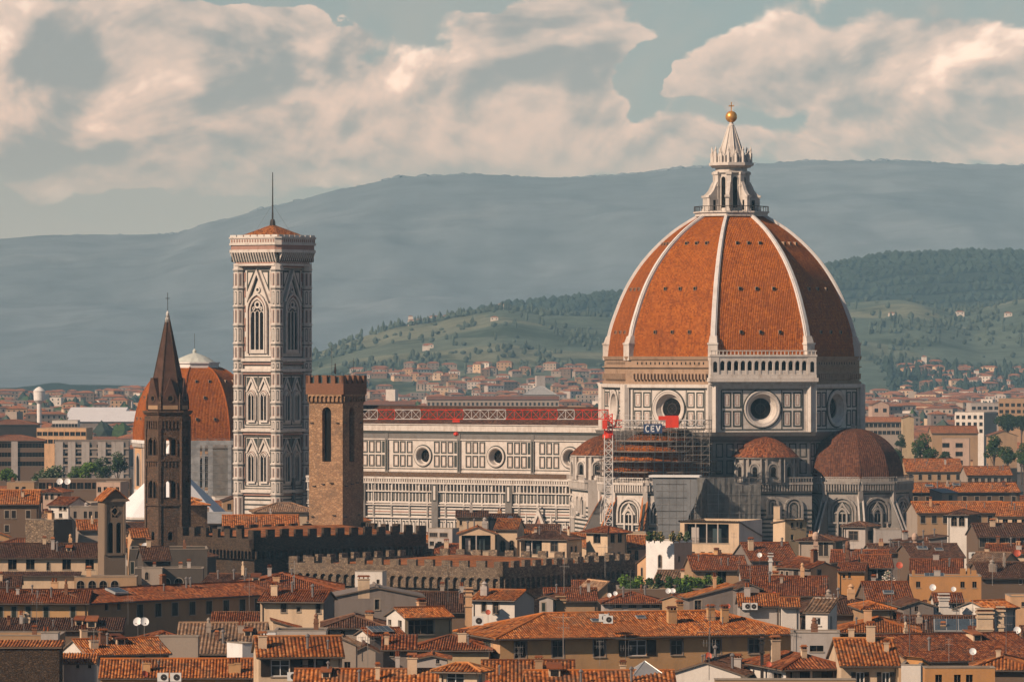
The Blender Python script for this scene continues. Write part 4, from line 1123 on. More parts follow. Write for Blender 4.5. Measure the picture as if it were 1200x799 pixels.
# ================================================================ crenellated palace blocks
def palace_block(name, label, px, Y, deg, La, Lb, ztop, zsol, mat, mw, gap, cz, pitch=1.25, roofz=None, t=.7):
    """near corner at (px, Y); front B side along x (length Lb), A side along y (length La)"""
    o = thing(name, label, 'castle wall', (PX(px, Y), Y, 0), deg)
    b = MB(mat)
    b.box(0, Lb, 0, La, 0, cz[0]-.2, mat)
    out = .7
    for (x0, y0, dg, L) in ((0, 0, 0, Lb), (0, La, -90, La)):
        b.at(x0, y0, 0, dg)
        corbels(b, L, cz[0], cz[1], pitch, out, mat)
        b.box(0 if dg else -out, L+(out if dg else 0), -out, t, cz[1], zsol, mat)
    b.at(); b.box(.02, Lb, .02, La, cz[0]-.3, cz[1]+.2, mat)
    b.box(Lb-t, Lb, 0, La, cz[1], zsol, mat); b.box(0, Lb, La-t, La, cz[1], zsol, mat)
    b.build('wall', o)
    b = MB(mat)
    b.at(-out, -out, 0, 0); merlons(b, Lb+out, zsol, mw, gap, ztop-zsol, t, mat)
    b.at(-out, La, 0, -90); merlons(b, La+out, zsol, mw, gap, ztop-zsol, t, mat)
    b.at(0, La-t, 0, 0); merlons(b, Lb, zsol, mw, gap, ztop-zsol, t, mat)
    b.at(Lb, 0, 0, 90); merlons(b, La, zsol, mw, gap, ztop-zsol, t, mat)
    b.build('merlons', o)
    if roofz:
        b = MB('t_orange'); c0 = 2.4
        A = [(c0, c0), (Lb-c0, c0), (Lb-c0, La-c0), (c0, La-c0)]; h = min(Lb, La)/2-c0
        R1 = (Lb/2 if Lb < La else c0+h, c0+h if Lb < La else La/2); R2 = (Lb/2 if Lb < La else Lb-c0-h, La-c0-h if Lb < La else La/2)
        za, zr = roofz
        def q(*p, w=1): b.add([(*v[0], v[1]) for v in p], [tuple(range(len(p)))], 't_orange', [(v[0][0]+v[0][1], (v[1]-za)*3.3) for v in p])
        if Lb > La:
            q((A[0], za), (A[1], za), (R2, zr), (R1, zr)); q((A[1], za), (A[2], za), (R2, zr)); q((A[2], za), (A[3], za), (R1, zr), (R2, zr)); q((A[3], za), (A[0], za), (R1, zr))
        else:
            q((A[0], za), (A[1], za), (R1, zr)); q((A[1], za), (A[2], za), (R2, zr), (R1, zr)); q((A[2], za), (A[3], za), (R2, zr)); q((A[3], za), (A[0], za), (R1, zr), (R2, zr))
        b.build('roof', o)
    return o
palace_block('castle_wall', 'long battlemented stone palace wall above small corbel arches, nearer of the two', 588, 950, 57, 48, 46,
             PZ(657.5, 950), PZ(665, 950), 'rough_stone', 2.0, 1.7, (PZ(691, 950), PZ(675, 950)), 1.75, roofz=(PZ(668, 950), PZ(655, 960)))
palace_block('castle_wall', 'dark battlemented wall directly below the square brown tower, with plain flank', 298, 985, 40, 24, 42,
             PZ(620.5, 985), PZ(631, 985), 'dark_stone', 1.75, 1.55, (PZ(655, 985), PZ(643, 985)), 1.1, roofz=(PZ(630, 985), PZ(617, 1000)))

# ================================================================ the dark hexagonal spire tower
T = thing('spire_tower', 'slender dark hexagonal church tower with a tall pointed brick spire', 'church tower', (PX(196.5, 1030), 1030, 0), 12)
RB = 4.35; b = MB('badia_stone')
k_ = 1030/F
lv = {y: PZ(y, 1030) for y in (640, 592, 535, 482, 488, 500, 470)}
side = RB; ap = RB*cos(R(30))
for i in range(6):
    b.at(0, 0, 0, 60*i); b.at(*b.P((-side/2, -ap, 0))[:2], 0, 60*i)
    ops = []
    for (ya, yb) in ((583, 563), (533, 514)):
        z0, z1 = PZ(ya, 1030), PZ(yb, 1030)
        ops += [(side/2-1.15, side/2-.12, z0, z1, True), (side/2+.12, side/2+1.15, z0, z1, True)]
    ops += [(side/2-.5, side/2+.5, PZ(632, 1030), PZ(622, 1030), True)]
    wall_open(b, 0, side, 0, PZ(486, 1030), ops, 0, 'badia_stone', deep=.7, backing=False)
    for y in (592, 540, 490): b.box(-.15, side+.15, -.3, 0, PZ(y, 1030), PZ(y, 1030)+.45, 'badia_stone')
    for ya in (583, 533):
        z0 = PZ(ya, 1030); b.archband(side/2, 2.5, z0, z0+2.35, .2, -.22, 0, 'badia_stone')
    for j in range(6): x = .35+j*(side-.7)/5; b.box(x-.14, x+.14, -.28, 0, PZ(502, 1030), PZ(493, 1030), 'badia_stone'); b.box(x-.14, x+.14, -.2, 0, PZ(546, 1030), PZ(541, 1030), 'badia_stone')
    b.box(-.1, side+.1, -.32, 0, PZ(493, 1030), PZ(490, 1030), 'badia_stone')
    b.box(-.28, .28, -.25, .2, 0, PZ(490, 1030), 'badia_stone')
b.build('shaft', T)
b = MB('badia_stone'); H6 = lambda r: ngon(r, 6, R(30))
b.prism(H6(RB+.25), PZ(486, 1030), PZ(483, 1030), 'badia_stone', top=H6(RB+.7)); b.prism(H6(RB+.75), PZ(483, 1030), PZ(481, 1030), 'badia_stone')
b.prism(H6(RB-.3), PZ(481, 1030), PZ(470, 1030), 'badia_stone')
b.build('cornice', T)
b = MB('brick_brown'); plain('brick_brown', (.085, .045, .032), .85, 0, .25)
za, zs_ = PZ(475, 1030), PZ(370, 1030)
b.prism(H6(RB-.35), za, zs_, 'brick_brown', top=H6(.22))
for i in range(6):
    a = R(30+60*i); b.tube(((RB-.3)*sin(a), -(RB-.3)*cos(a), za), (.25*sin(a), -.25*cos(a), zs_), .13, 'badia_stone', 4)
b.build('spire', T)
for i in range(6):
    b = MB('badia_stone').at(0, 0, 0, 60*i); y = -ap+.05; z0 = PZ(480, 1030)
    b.add([(-1.7, y, z0), (1.7, y, z0), (1.7, y, z0+1.6), (0, y, z0+6.4), (-1.7, y, z0+1.6), (-1.7, y+1.2, z0), (1.7, y+1.2, z0), (1.7, y+1.2, z0+1.6), (0, y+3.0, z0+6.4), (-1.7, y+1.2, z0+1.6)],
          [(0,1,2,3,4), (2,7,8,3), (3,8,9,4), (1,6,7,2), (4,9,5,0)], 'brick_brown')
    b.ring(0, z0+2.3, .5, .8, y-.12, y, 'badia_stone', 14); b.disc(0, z0+2.3, .5, y-.03, 'dark_opening', 14)
    b.box(-1.5, 1.5, y-.05, y, z0+.1, z0+.9, 'w_tan')
    b.at(0, 0, 0, 30+60*i); yy = -(RB-.1); b.prism([(-.32, yy-.1), (.32, yy-.1), (.32, yy+.5), (-.32, yy+.5)], z0, z0+1.8, 'badia_stone')
    b.prism([(-.3, yy-.05), (.3, yy-.05), (.3, yy+.5), (-.3, yy+.5)], z0+1.8, z0+3.4, 'badia_stone', top=[(-.03, yy+.2), (.03, yy+.2), (.03, yy+.25), (-.03, yy+.25)])
    b.build('gable', T)
b = MB('pale_lead'); b.lathe([(.45, zs_-1.6), (.5, zs_-.6), (.3, zs_), (.35, zs_+.5), (.08, zs_+1.0)], 8, 'pale_lead'); b.tube((0, 0, zs_), (0, 0, PZ(343, 1030)), .07, 'bronze_dark', 4)
b.box(-.45, .45, -.05, .05, PZ(350, 1030), PZ(349.3, 1030), 'bronze_dark'); b.build('finial', T)

# ================================================================ domed chapel behind the spire
Yc = 1450; k_ = Yc/F; T = thing('domed_chapel', 'orange tiled dome on a peach church body behind the dark spire tower', 'church', (PX(228, Yc), Yc, 0), -30)
r8 = 17.6; zb_ = PZ(515, Yc); ztp = PZ(430, Yc)
b = MB('w_peach'); b.prism(octo(r8-.2), 0, zb_-.9, 'w_peach'); ap = (r8-.2)*cos(R(22.5)); hw = (r8-.2)*sin(R(22.5))
for i in range(8):
    b.at(0, 0, 0, 45*i-90)
    for s in (-1, 1): b.box(s*(hw-.7)-.5, s*(hw-.7)+.5, -ap-.2, -ap, 0, zb_-2, 'w_palegrey')
    b.box(-hw, hw, -ap-.6, -ap, zb_-2, zb_-.9, 'w_palegrey'); b.archpoly(0, 4.2, zb_-13, zb_-6.5, -ap-.05, 'dark_opening'); b.archband(0, 4.2, zb_-13, zb_-6.5, .7, -ap-.3, -ap, 'w_palegrey')
    b.box(-4.2, 4.2, -ap-.45, -ap, zb_-15, zb_-14, 'white_paint')
b.build('body', T)
b = MB('dome_tile'); H = ztp-zb_
sp = [(H*sin(pi/2*i/14*.93)/sin(pi/2*.93), r8*cos(pi/2*i/14*.80)-.0) for i in range(15)]
sp = [(z, r8+(r-r8)*(r8-6.2)/(r8-sp[-1][1])) for z, r in sp]
for i in range(8): dome_facet(b, sp, zb_, R(45*i-22.5), R(45*i+22.5), 'dome_tile')
b.prism(octo(r8+.6), zb_-.9, zb_, 'white_paint')
for i in range(8):
    a = R(22.5+45*i)
    for (z, r), (z2, r2) in zip(sp, sp[1:]): b.tube((r*sin(a), -r*cos(a), zb_+z), (r2*sin(a), -r2*cos(a), zb_+z2), .3, 'dome_tile', 5)
dm_ = b.build('dome', T)
for i in range(8):
    am = R(45*i)
    for z, s in ((6, -.4), (6, .4), (12, 0), (16.5, -.4), (16.5, .4)):
        r = [rr for zz, rr in sp if zz >= z-1][0]; q = r*cos(R(22.5)); x = q*sin(am)+s*r*.38*cos(am); y = -q*cos(am)+s*r*.38*sin(am)
        h = hatch.copy(); COL.objects.link(h); h.parent = dm_; h.location = (x, y, zb_+z); h.rotation_euler = (0, 0, am)
b = MB('white_paint'); b.prism(octo(7.0), ztp-.5, ztp+1.0, 'white_paint'); b.prism(octo(7.4), ztp+1.0, ztp+1.4, 'white_paint')
b.lathe([(6.0, ztp+1.4), (4.2, ztp+2.6), (2.0, ztp+3.5), (.5, ztp+4.0), (.6, ztp+4.6), (.1, ztp+5.2)], 16, 'lead_green'); plain('lead_green', (.55, .57, .51), .6)
b.tube((0, 0, ztp+5), (0, 0, ztp+9.5), .06, 'bronze_dark', 4); b.build('lantern', T)

# ================================================================ white roofed baptistery
Yb = 1300; T = thing('baptistery', 'octagonal building with a smooth white pyramid roof behind the dark spire tower', 'church', (PX(199, Yb), Yb, 0), -12)
b = MB('white_marble'); b.prism(octo(14.6), 0, PZ(604, Yb), 'white_marble'); b.build('body', T)
b = MB('white_roofing'); zr0, zr1 = PZ(604, Yb), PZ(545, Yb)
P8 = octo(15.4)
for i in range(8):
    a, c = P8[i], P8[(i+1) % 8]; q = .11
    b.add([(a[0], a[1], zr0), (c[0], c[1], zr0), (c[0]*q, c[1]*q, zr1), (a[0]*q, a[1]*q, zr1)], [(0, 1, 2, 3)], 'white_roofing')
b.prism(octo(15.5), zr0-.6, zr0, 'white_marble'); b.build('roof', T)
b = MB('white_marble'); b.prism(octo(1.5), zr1-.5, zr1+3, 'white_marble'); b.lathe([(1.9, zr1+3), (.2, zr1+5.4)], 8, 'white_roofing'); b.build('lantern', T)

# ================================================================ gabled belfry and its church
Yg = 880
T = thing('belfry', 'tan gabled belfry with two tall arches and a diamond opening above', 'bell tower', (PX(122, Yg), Yg, 0), 22)
k_ = Yg/F; wf = 3.85; db = 3.6; ze = PZ(594, Yg); b = MB('belfry_plaster')
z0, z1 = PZ(648, Yg), PZ(612, Yg)
wall_open(b, 0, wf, 0, ze+1.4, [(.75, 1.65, z0, z1, True), (2.2, 3.1, z0, z1, True), (1.45, 2.4, PZ(606, Yg), PZ(592, Yg), True)], 0, 'belfry_plaster', deep=.8, backing=True)
b.yprism([(0, ze+1.4), (wf, ze+1.4), (wf/2, ze+3.0)], .01, db, 'belfry_plaster')
b.quad((wf, 0, 0), (wf, db, 0), (wf, db, ze+1.4), (wf, 0, ze+1.4), 'belfry_plaster'); b.quad((0, db, 0), (0, 0, 0), (0, 0, ze+1.4), (0, db, ze+1.4), 'belfry_plaster'); b.quad((wf, db, 0), (0, db, 0), (0, db, ze+1.4), (wf, db, ze+1.4), 'belfry_plaster')
for x in (.05, wf-.35): b.box(x, x+.35, -.2, 0, PZ(650, Yg), ze+.9, 'belfry_plaster')
b.ring(wf/2, PZ(599, Yg), .65, .9, -.12, 0, 'belfry_plaster', 4); b.box(-.25, wf+.25, -.35, .2, ze+.9, ze+1.4, 'belfry_plaster'); b.box(.5, wf-.5, -.18, 0, z0-.4, z0, 'belfry_plaster')
b.build('body', T)
b = MB('t_orange')
for s in (-1, 1):
    e = wf/2+s*(wf/2+.55); zl = ze+1.2; zr = ze+3.3
    vs = [(e, -.6, zl), (e, db+.5, zl), (wf/2, db+.5, zr), (wf/2, -.6, zr)]
    b.add(vs+[(x, y, z-.2) for x, y, z in vs], [(0,1,2,3), (4,5,6,7), (0,1,5,4), (0,3,7,4)], 't_orange', [(v[1], sqrt((v[0]-e)**2*1.3)) for v in vs]*2)
b.build('roof', T)

# ================================================================ tower crane
Yk = 1150; sk = Yk/F
T = thing('tower_crane', 'red and white lattice tower crane standing before the cathedral', 'crane', (PX(713, Yk), Yk, 0), 0)
def lattice(b, p0, p1, w, h, mats, n, r=.09, tri=False):
    """lattice box girder from p0 to p1 along x (or z when vertical)"""
    p0 = Vector(p0); p1 = Vector(p1); d = (p1-p0); L = d.length; d.normalize()
    up = Vector((0, 0, 1)) if abs(d.z) < .5 else Vector((1, 0, 0)); sd = Vector((0, 1, 0))
    cor = [(-w/2, 0), (w/2, 0), (0, h)] if tri else [(-w/2, -h/2), (w/2, -h/2), (w/2, h/2), (-w/2, h/2)]
    P = lambda t, c: tuple(p0+d*(L*t)+sd*c[0]+up*c[1])
    for i in range(n):
        m_ = mats(i/n); a, c = i/n, (i+1)/n
        for q in range(len(cor)):
            u, v = cor[q], cor[(q+1) % len(cor)]
            b.tube(P(a, u), P(c, u), r, m_, 4)
            if i % 2: b.tube(P(a, u), P(c, v), r*.62, m_, 3)
            else: b.tube(P(a, v), P(c, u), r*.62, m_, 3)
            b.tube(P(a, u), P(a, v), r*.55, m_, 3)
zj = PZ(491, Yk)
b = MB('crane_white'); lattice(b, (0, 0, 0), (0, 0, zj-3.6), 1.8, 1.8, lambda t: 'crane_white', 22, .13); b.build('mast', T)
b = MB('crane_red'); lattice(b, (0, 0, zj-3.8), (0, 0, zj+1.2), 1.7, 1.7, lambda t: 'crane_red', 5, .17); b.prism(ngon(1.3, 12), zj-4.2, zj-3.4, 'crane_red'); b.box(-.9, .9, -.9, .9, zj-3.4, zj-2.6, 'crane_red')
b.box(-1.4, -.3, -1.9, -.8, zj-2.2, zj-.2, 'crane_red'); b.build('slewing_unit', T)
def jib_col(t):
    px = 713-t*(713-372)
    return 'crane_white' if (548 <= px <= 602 or 654 <= px <= 682 or 468 <= px <= 498 or 415 <= px <= 446) else 'crane_red'
b = MB('crane_red'); lattice(b, (0, 0, zj), (-(713-372)*sk, 1.5, zj+.0), 1.4, 2.1, jib_col, 34, .11, tri=True); b.build('jib', T)
b = MB('crane_white'); L2 = (826-713)*sk
lattice(b, (0, 0, zj-1.0), (L2, 0, zj-1.0), 1.3, 1.5, lambda t: 'crane_white' if t > .12 else 'crane_red', 14, .11)
b.tube((0, 0, zj+1.2), (L2*.9, 0, zj-.3), .06, 'crane_white', 4); b.build('counter_jib', T)
b = MB('crane_red'); x0 = (780-713)*sk; b.box(x0, x0+2.9, -.8, .8, zj-1.9, zj+.8, 'crane_red'); b.box(x0-1.6, x0, -.8, .8, zj-.2, zj+.7, 'crane_red'); b.box(x0-1.6, x0+.2, -.5, .5, zj-2.1, zj-1.6, 'crane_red'); b.build('counterweight', T)
b = MB('sign_navy'); xs0, xs1 = (754-713)*sk, (776-713)*sk; zs0, zs1 = PZ(507.5, Yk), PZ(496.5, Yk); b.box(xs0, xs1, -1.2, -1.0, zs0, zs1, 'sign_navy'); sg = b.build('sign', T)
# the three letters C E V, each drawn as strokes in front of the board
b = MB('sign_white'); hh = (zs1-zs0)*.66; zb = zs0+(zs1-zs0)*.17; lw = .62*hh; y = -1.26
def stroke(x0, z0, x1, z1, w=.26):
    d = Vector((x1-x0, 0, z1-z0)); d.normalize(); n = Vector((-d.z, 0, d.x))*w/2
    b.add([(x0-n.x, y, z0-n.z), (x1-n.x, y, z1-n.z), (x1+n.x, y, z1+n.z), (x0+n.x, y, z0+n.z), (x0-n.x, y+.06, z0-n.z), (x1-n.x, y+.06, z1-n.z), (x1+n.x, y+.06, z1+n.z), (x0+n.x, y+.06, z0+n.z)],
          [(0,1,2,3), (4,7,6,5), (0,4,5,1), (1,5,6,2), (2,6,7,3), (3,7,4,0)], 'sign_white')
sx = xs0+.45
cxm = sx+lw*.55; czm = zb+hh/2
pts = [(cxm+lw*.5*cos(t), czm+hh*.5*sin(t)) for t in [R(50+ (310-50)*i/10) for i in range(11)]]
for p, q in zip(pts, pts[1:]): stroke(*p, *q)
sx += lw+.42
stroke(sx, zb, sx, zb+hh); stroke(sx-.1, zb+hh-.1, sx+lw*.8, zb+hh-.1); stroke(sx-.1, zb+.1, sx+lw*.8, zb+.1); stroke(sx, czm, sx+lw*.7, czm)
sx += lw+.25
stroke(sx, zb+hh, sx+lw*.5, zb); stroke(sx+lw*.5, zb, sx+lw, zb+hh)
b.build('lettering', sg)
xt = (534.5-713)*sk
b = MB('crane_red'); b.box(xt-.8, xt+.8, -.8, 1.5, zj-.7, zj-.2, 'crane_red'); b.tube((xt, .3, zj-.6), (xt, .3, PZ(508, Yk)), .035, 'bronze_dark', 4)
b.lathe([(.1, PZ(506, Yk)), (.55, PZ(507, Yk)), (.6, PZ(509.5, Yk)), (.15, PZ(511, Yk))], 8, 'crane_red', xt, .3); b.build('hook', T)

# ================================================================ scaffolding round the south tribune
rs = random.Random(5)
def scaffold(name, label, x0, x1, y0, y1, z0, z1, origin, deg, bay=2.2, lift=2.0, decks=True, sheet=None, ragged=0.0, cat='scaffolding', group=None):
    T = thing(name, label, cat, origin, deg, group)
    b = MB('scaffold_pipe'); nx = max(1, round((x1-x0)/bay)); nz = max(1, round((z1-z0)/lift)); tops = []
    for i in range(nx+1):
        x = x0+(x1-x0)*i/nx; zt = z1+rs.uniform(-ragged, ragged); tops.append(zt)
        for y in (y0, y1): b.tube((x, y, z0), (x, y, zt), .07, 'scaffold_pipe', 4)
        for k in range(1, nz+1):
            z = z0+(z1-z0)*k/nz
            b.tube((x, y0, z), (x, y1, z), .05, 'scaffold_pipe', 3)
    for k in range(1, nz+1):
        z = z0+(z1-z0)*k/nz
        for y in (y0, y1): b.tube((x0, y, z), (x1, y, z), .055, 'scaffold_pipe', 3); b.tube((x0, y, z-1), (x1, y, z-1), .045, 'scaffold_pipe', 3)
        if k < nz:
            for i in range(0, nx, 2): xa = x0+(x1-x0)*i/nx; xb = x0+(x1-x0)*(i+1)/nx; b.tube((xa, y0, z), (xb, y0, z+(z1-z0)/nz), .045, 'scaffold_pipe', 3)
    b.build('poles', T)
    if decks:
        b = MB('scaffold_deck')
        for k in range(1, nz+1): z = z0+(z1-z0)*k/nz; b.box(x0-.1, x1+.1, y0, y1, z-.12, z-.04, 'scaffold_deck')
        b.build('decks', T)
    return T
o_ = (51.4, 1200, 0)
def wnet(name, col, dens):
    """scaffold netting: woven threads with real see-through gaps"""
    m, g, bs = newmat(name); tc = g.node('ShaderNodeTexCoord')
    n = g.noise(tc.outputs['Object'], .5, 5, .6); c = g.mix(g.mapr(n, .3, .7), tuple(x*.7 for x in col), tuple(x*1.3 for x in col))
    g.link(c, bs.inputs['Base Color']); bs.inputs['Roughness'].default_value = .9; bs.inputs['Alpha'].default_value = dens
wnet('debris_net', (.17, .165, .155), .72)
wnet('pale_net', (.27, .275, .28), .85)
# staged platforms stepping up over the south dome
T = thing('scaffolding', 'stacked ring platforms of scaffolding wrapped round the small dome beside the crane sign', 'scaffolding', (51.4+32.7*sin(R(-33)), 1200-32.7*cos(R(-33)), 0), -33)
b = MB('scaffold_pipe')
for lvl, (r, z) in enumerate(((12.6, 27.4), (11.9, 29.8), (10.4, 32.0), (8.2, 34.4), (5.2, 36.7))):
    for i in range(40):
        a = 2*pi*i/40; a2 = 2*pi*(i+1)/40
        if cos(a) < -.3: continue
        for rr in (r, r+1.6):
            b.tube((rr*sin(a), -rr*cos(a), 24.8), (rr*sin(a), -rr*cos(a), z+2.2), .05, 'scaffold_pipe', 3)
            for dz in (1.0, 2.1): b.tube((rr*sin(a), -rr*cos(a), z+dz), (rr*sin(a2), -rr*cos(a2), z+dz), .045, 'scaffold_pipe', 3)
b.build('poles', T)
b = MB('scaffold_deck')
for lvl, (r, z) in enumerate(((12.6, 27.4), (11.9, 29.8), (10.4, 32.0), (8.2, 34.4), (5.2, 36.7))):
    vs = []; n = 40
    for i in range(n+1):
        a = 2*pi*i/n
        for rr in (r-1.2, r+1.7): vs += [(rr*sin(a), -rr*cos(a), z), (rr*sin(a), -rr*cos(a), z-.25)]
    fs = []
    for i in range(n): a = 4*i; fs += [(a, a+4, a+6, a+2), (a+2, a+6, a+7, a+3), (a+1, a+3, a+7, a+5)]
    b.add(vs, fs, 'scaffold_deck')
b.build('decks', T)
def loc_px(px, Y): return (PX(px, Y), Y, 0)
scaffold('scaffolding', 'tall open pipe scaffolding tower against the drum, right of the crane sign', 0, 9.5, 0, 3, 0, PZ(492, 1163), loc_px(783, 1163), -12, 1.9, 2.0, ragged=1.2)
scaffold('scaffolding', 'open pipe scaffolding just left of the crane mast top, against the drum', 0, 10.5, 0, 3, 20, PZ(497, 1168), loc_px(722, 1168), -20, 2.1, 2.0, decks=False, ragged=.6)
T = scaffold('scaffolding', 'scaffolding wrapped in dark netting at the foot of the marble drum', 0, 12.2, 0, 10, 0, PZ(560, 1150), loc_px(829, 1150), 14, 2.4, 2.2, decks=False)
b = MB('debris_net')
for (p, q, h) in (((-.2, -.25), (6.4, -.25), 0), ((6.4, -.25), (12.4, -.25), -1.6), ((-.2, -.25), (-.2, 10), 0), ((12.4, -.25), (12.4, 10), -1.6)):
    n = 8; vs = []
    zt = PZ(560, 1150)+h
    for j in range(13):
        for i in range(n+1):
            t = i/n; w = .12*sin(i*2.1+j*.6)*(1 if 0 < i < n else 0)
            vs.append((p[0]+(q[0]-p[0])*t+w*(1 if p[0] == q[0] else 0), p[1]+(q[1]-p[1])*t+w*(1 if p[1] == q[1] else 0), zt*j/12))
    b.add(vs, [(j*(n+1)+i, j*(n+1)+i+1, (j+1)*(n+1)+i+1, (j+1)*(n+1)+i) for j in range(12) for i in range(n)], 'debris_net')
for k in range(1, 12):
    z = 24.6-k*2.1; b.box(-.3, 12.5, -.46, -.40, z, z+.09, 'scaffold_pipe')
for k in range(6): x = k*2.45; b.box(x-.05, x+.05, -.5, -.42, 0, 25.2-(1.6 if x > 6.4 else 0), 'scaffold_pipe')
b.build('netting', T)
# sheeted work tower with a white ledge
Yt = 1146; T = scaffold('scaffolding', 'grey sheeted hoist tower with a pale capping, left of the dark netting', 0, 8.4, 0, 5, 0, PZ(559, Yt), loc_px(770, Yt), -8, 2.1, 2.0, decks=False)
b = MB('scaffold_sheet'); zt = PZ(559.5, Yt)
p = [(-1.0, zt), (9.0, zt), (9.2, zt-3.4), (8.3, zt-6.4), (7.2, zt-8.4), (6.8, zt-11), (6.6, 0), (.4, 0), (.2, zt-9), (-.6, zt-5)]
b.yprism(p[::-1], -.35, -.15, 'scaffold_sheet')
for k in range(1, 6): b.box(-.5+k*1.6, -.44+k*1.6, -.4, -.35, 2, zt-.3, 'scaffold_pipe')
for k in range(1, 12): b.box(-.2, 6.7, -.42, -.35, zt-k*1.5, zt-k*1.5+.09, 'bronze_dark' if k % 2 else 'scaffold_pipe')
b.build('sheeting', T)
b = MB('white_paint'); b.box(-1.8, 9.6, -.8, 5.5, zt+.1, zt+.55, 'white_paint'); b.build('capping', T)
# pale sheeting on the chapel behind the spire
Yt = 1425; T = scaffold('scaffolding', 'pale sheeted scaffolding on the flank of the domed chapel', 0, 19.5, 0, 2.5, 0, PZ(514, Yt), loc_px(222, Yt), -4, 2.4, 2.2, decks=False)
b = MB('pale_net'); zt = PZ(516, Yt)
for (a, c) in ((-.2, 3.0), (3.6, 4.4), (5.2, 6.6), (10.8, 11.8), (12.6, 15.2), (16.0, 16.6)):
    b.box(a, c, -.3, -.2, 0, zt-.3-(a % 2)*.4, 'pale_net')
b.box(6.6, 10.8, -.28, -.2, 0, zt-2.5, 'debris_net'); b.box(-.3, 17, -.34, -.2, zt-1.2, zt, 'pale_net')
for k in range(1, 9): b.box(-.3, 17, -.36, -.3, zt-k*2.2, zt-k*2.2+.1, 'scaffold_pipe')
b.build('netting', T)

# ================================================================ water tower and station roof far off on the left
Yw = 2900; T = thing('water_tower', 'white water tower with a wide drum on a slim shaft, far left', 'water tower', (PX(46, Yw), Yw, 0))
b = MB('white_paint'); zt = PZ(453, Yw); b.lathe([(1.3, 0), (1.3, PZ(472, Yw))], 16, 'white_paint'); b.build('shaft', T)
b = MB('white_paint'); b.lathe([(1.3, PZ(473, Yw)), (3.1, PZ(469, Yw)), (3.3, PZ(459, Yw)), (3.5, PZ(458, Yw)), (2, PZ(455, Yw)), (.4, zt)], 20, 'white_paint'); b.build('tank', T)
Yw = 3300
for (x0, x1, ya, yb, nm) in ((78, 142, 487, 475.5, 'upper'), (80, 163, 492, 483, 'lower')):
    Y = Yw if nm == 'upper' else Yw-180
    T = thing('station_hall', 'very long low white shed roof '+('lying behind its twin, nearer the hills' if nm == 'upper' else 'in front of its twin, left of the domed chapel'), 'station hall', (PX(x0, Y), Y, 0))
    L = (x1-x0)*Y/F; b = MB('white_roofing'); zt = PZ(ya, Y); b.box(0, L, 0, 60, 0, zt-1, 'w_grey'); b.build('walls', T)
    b = MB('white_roofing'); b.add([(-1, -1, zt-1), (L+1, -1, zt-1), (L+1, 45, zt+5), (-1, 45, zt+5), (L+1, 90, zt-1), (-1, 90, zt-1)], [(0,1,2,3), (3,2,4,5), (0,3,5), (1,4,2)], 'white_roofing'); b.build('roof', T)

# ================================================================ houses: builder
def roof_face(b, eL, eR, tL, tR, mat, per=.36, amp=.06, thick=.16, under='frame_wood'):
    """one slope: eave eL-eR, top tL-tR (may coincide). per > 0 gives real half-round tile columns"""
    eL, eR, tL, tR = map(Vector, (eL, eR, tL, tR)); ux = (eR-eL); Wd = ux.length; ux.normalize()
    m = (tL+tR)/2-eL; up = m-ux*m.dot(ux); V = up.length; up.normalize(); n = ux.cross(up); n.normalize()
    if n.z < 0: n = -n
    uL = (tL-eL).dot(ux); uR = (tR-eL).dot(ux); VL = (tL-eL).dot(up); VR = (tR-eL).dot(up)
    def vm(u):
        if uL > 1e-4 and u < uL: return VL*u/uL
        if uR < Wd-1e-4 and u > uR: return VR*(Wd-u)/(Wd-uR)
        return VL+(VR-VL)*((u-uL)/(uR-uL) if abs(uR-uL) > 1e-4 else 0)
    off = rnd.uniform(0, 50)
    if per:
        ncol = max(2, int(Wd/per)); p = Wd/ncol; us = []
        for i in range(ncol):
            for f, h in ((0, 0), (.14, .75), (.35, 1), (.56, .75), (.70, 0)): us.append(((i+f)*p, h*amp))
        us.append((Wd, 0))
        for x in (uL, uR):
            if .01 < x < Wd-.01 and min(abs(u-x) for u, _ in us) > .01: us.append((x, 0))
        us.sort()
        nv = max(1, min(7, int(V/1.3))) if amp > .04 else 1
        vs = []; uv = []; fs = []
        wob = [rnd.uniform(-.03, .03) for _ in range(len(us))]
        for k, (u, h) in enumerate(us):
            t = vm(u)
            for j in range(nv+1):
                v = t*j/nv; sag = -.05*sin(pi*j/nv)*min(1, V/5)*(1+.6*sin(u*.9+off))
                vs.append(tuple(eL+ux*u+up*v+n*(h+.01+sag+(wob[k//5*1 % len(wob)] if h else 0)))); uv.append((u/p*.34+off//1*.34, v+off))
        s = nv+1
        for k in range(len(us)-1):
            for j in range(nv): a = k*s+j; fs.append((a, a+s, a+s+1, a+1))
        b.add(vs, fs, mat, uv)
    else:
        b.add([tuple(p+n*.01) for p in (eL, eR, tR, tL)], [(0, 1, 2, 3)], mat, [(off, off), (off+Wd, off), (off+uR, off+VR), (off+uL, off+VL)])
    lo = [tuple(p-Vector((0, 0, thick))) for p in (eL, eR, tR, tL)]; hi = [tuple(p-Vector((0, 0, .012))) for p in (eL, eR, tR, tL)]
    b.add(hi+lo, [(7, 6, 5, 4), (0, 4, 5, 1), (1, 5, 6, 2), (3, 7, 4, 0)], under)

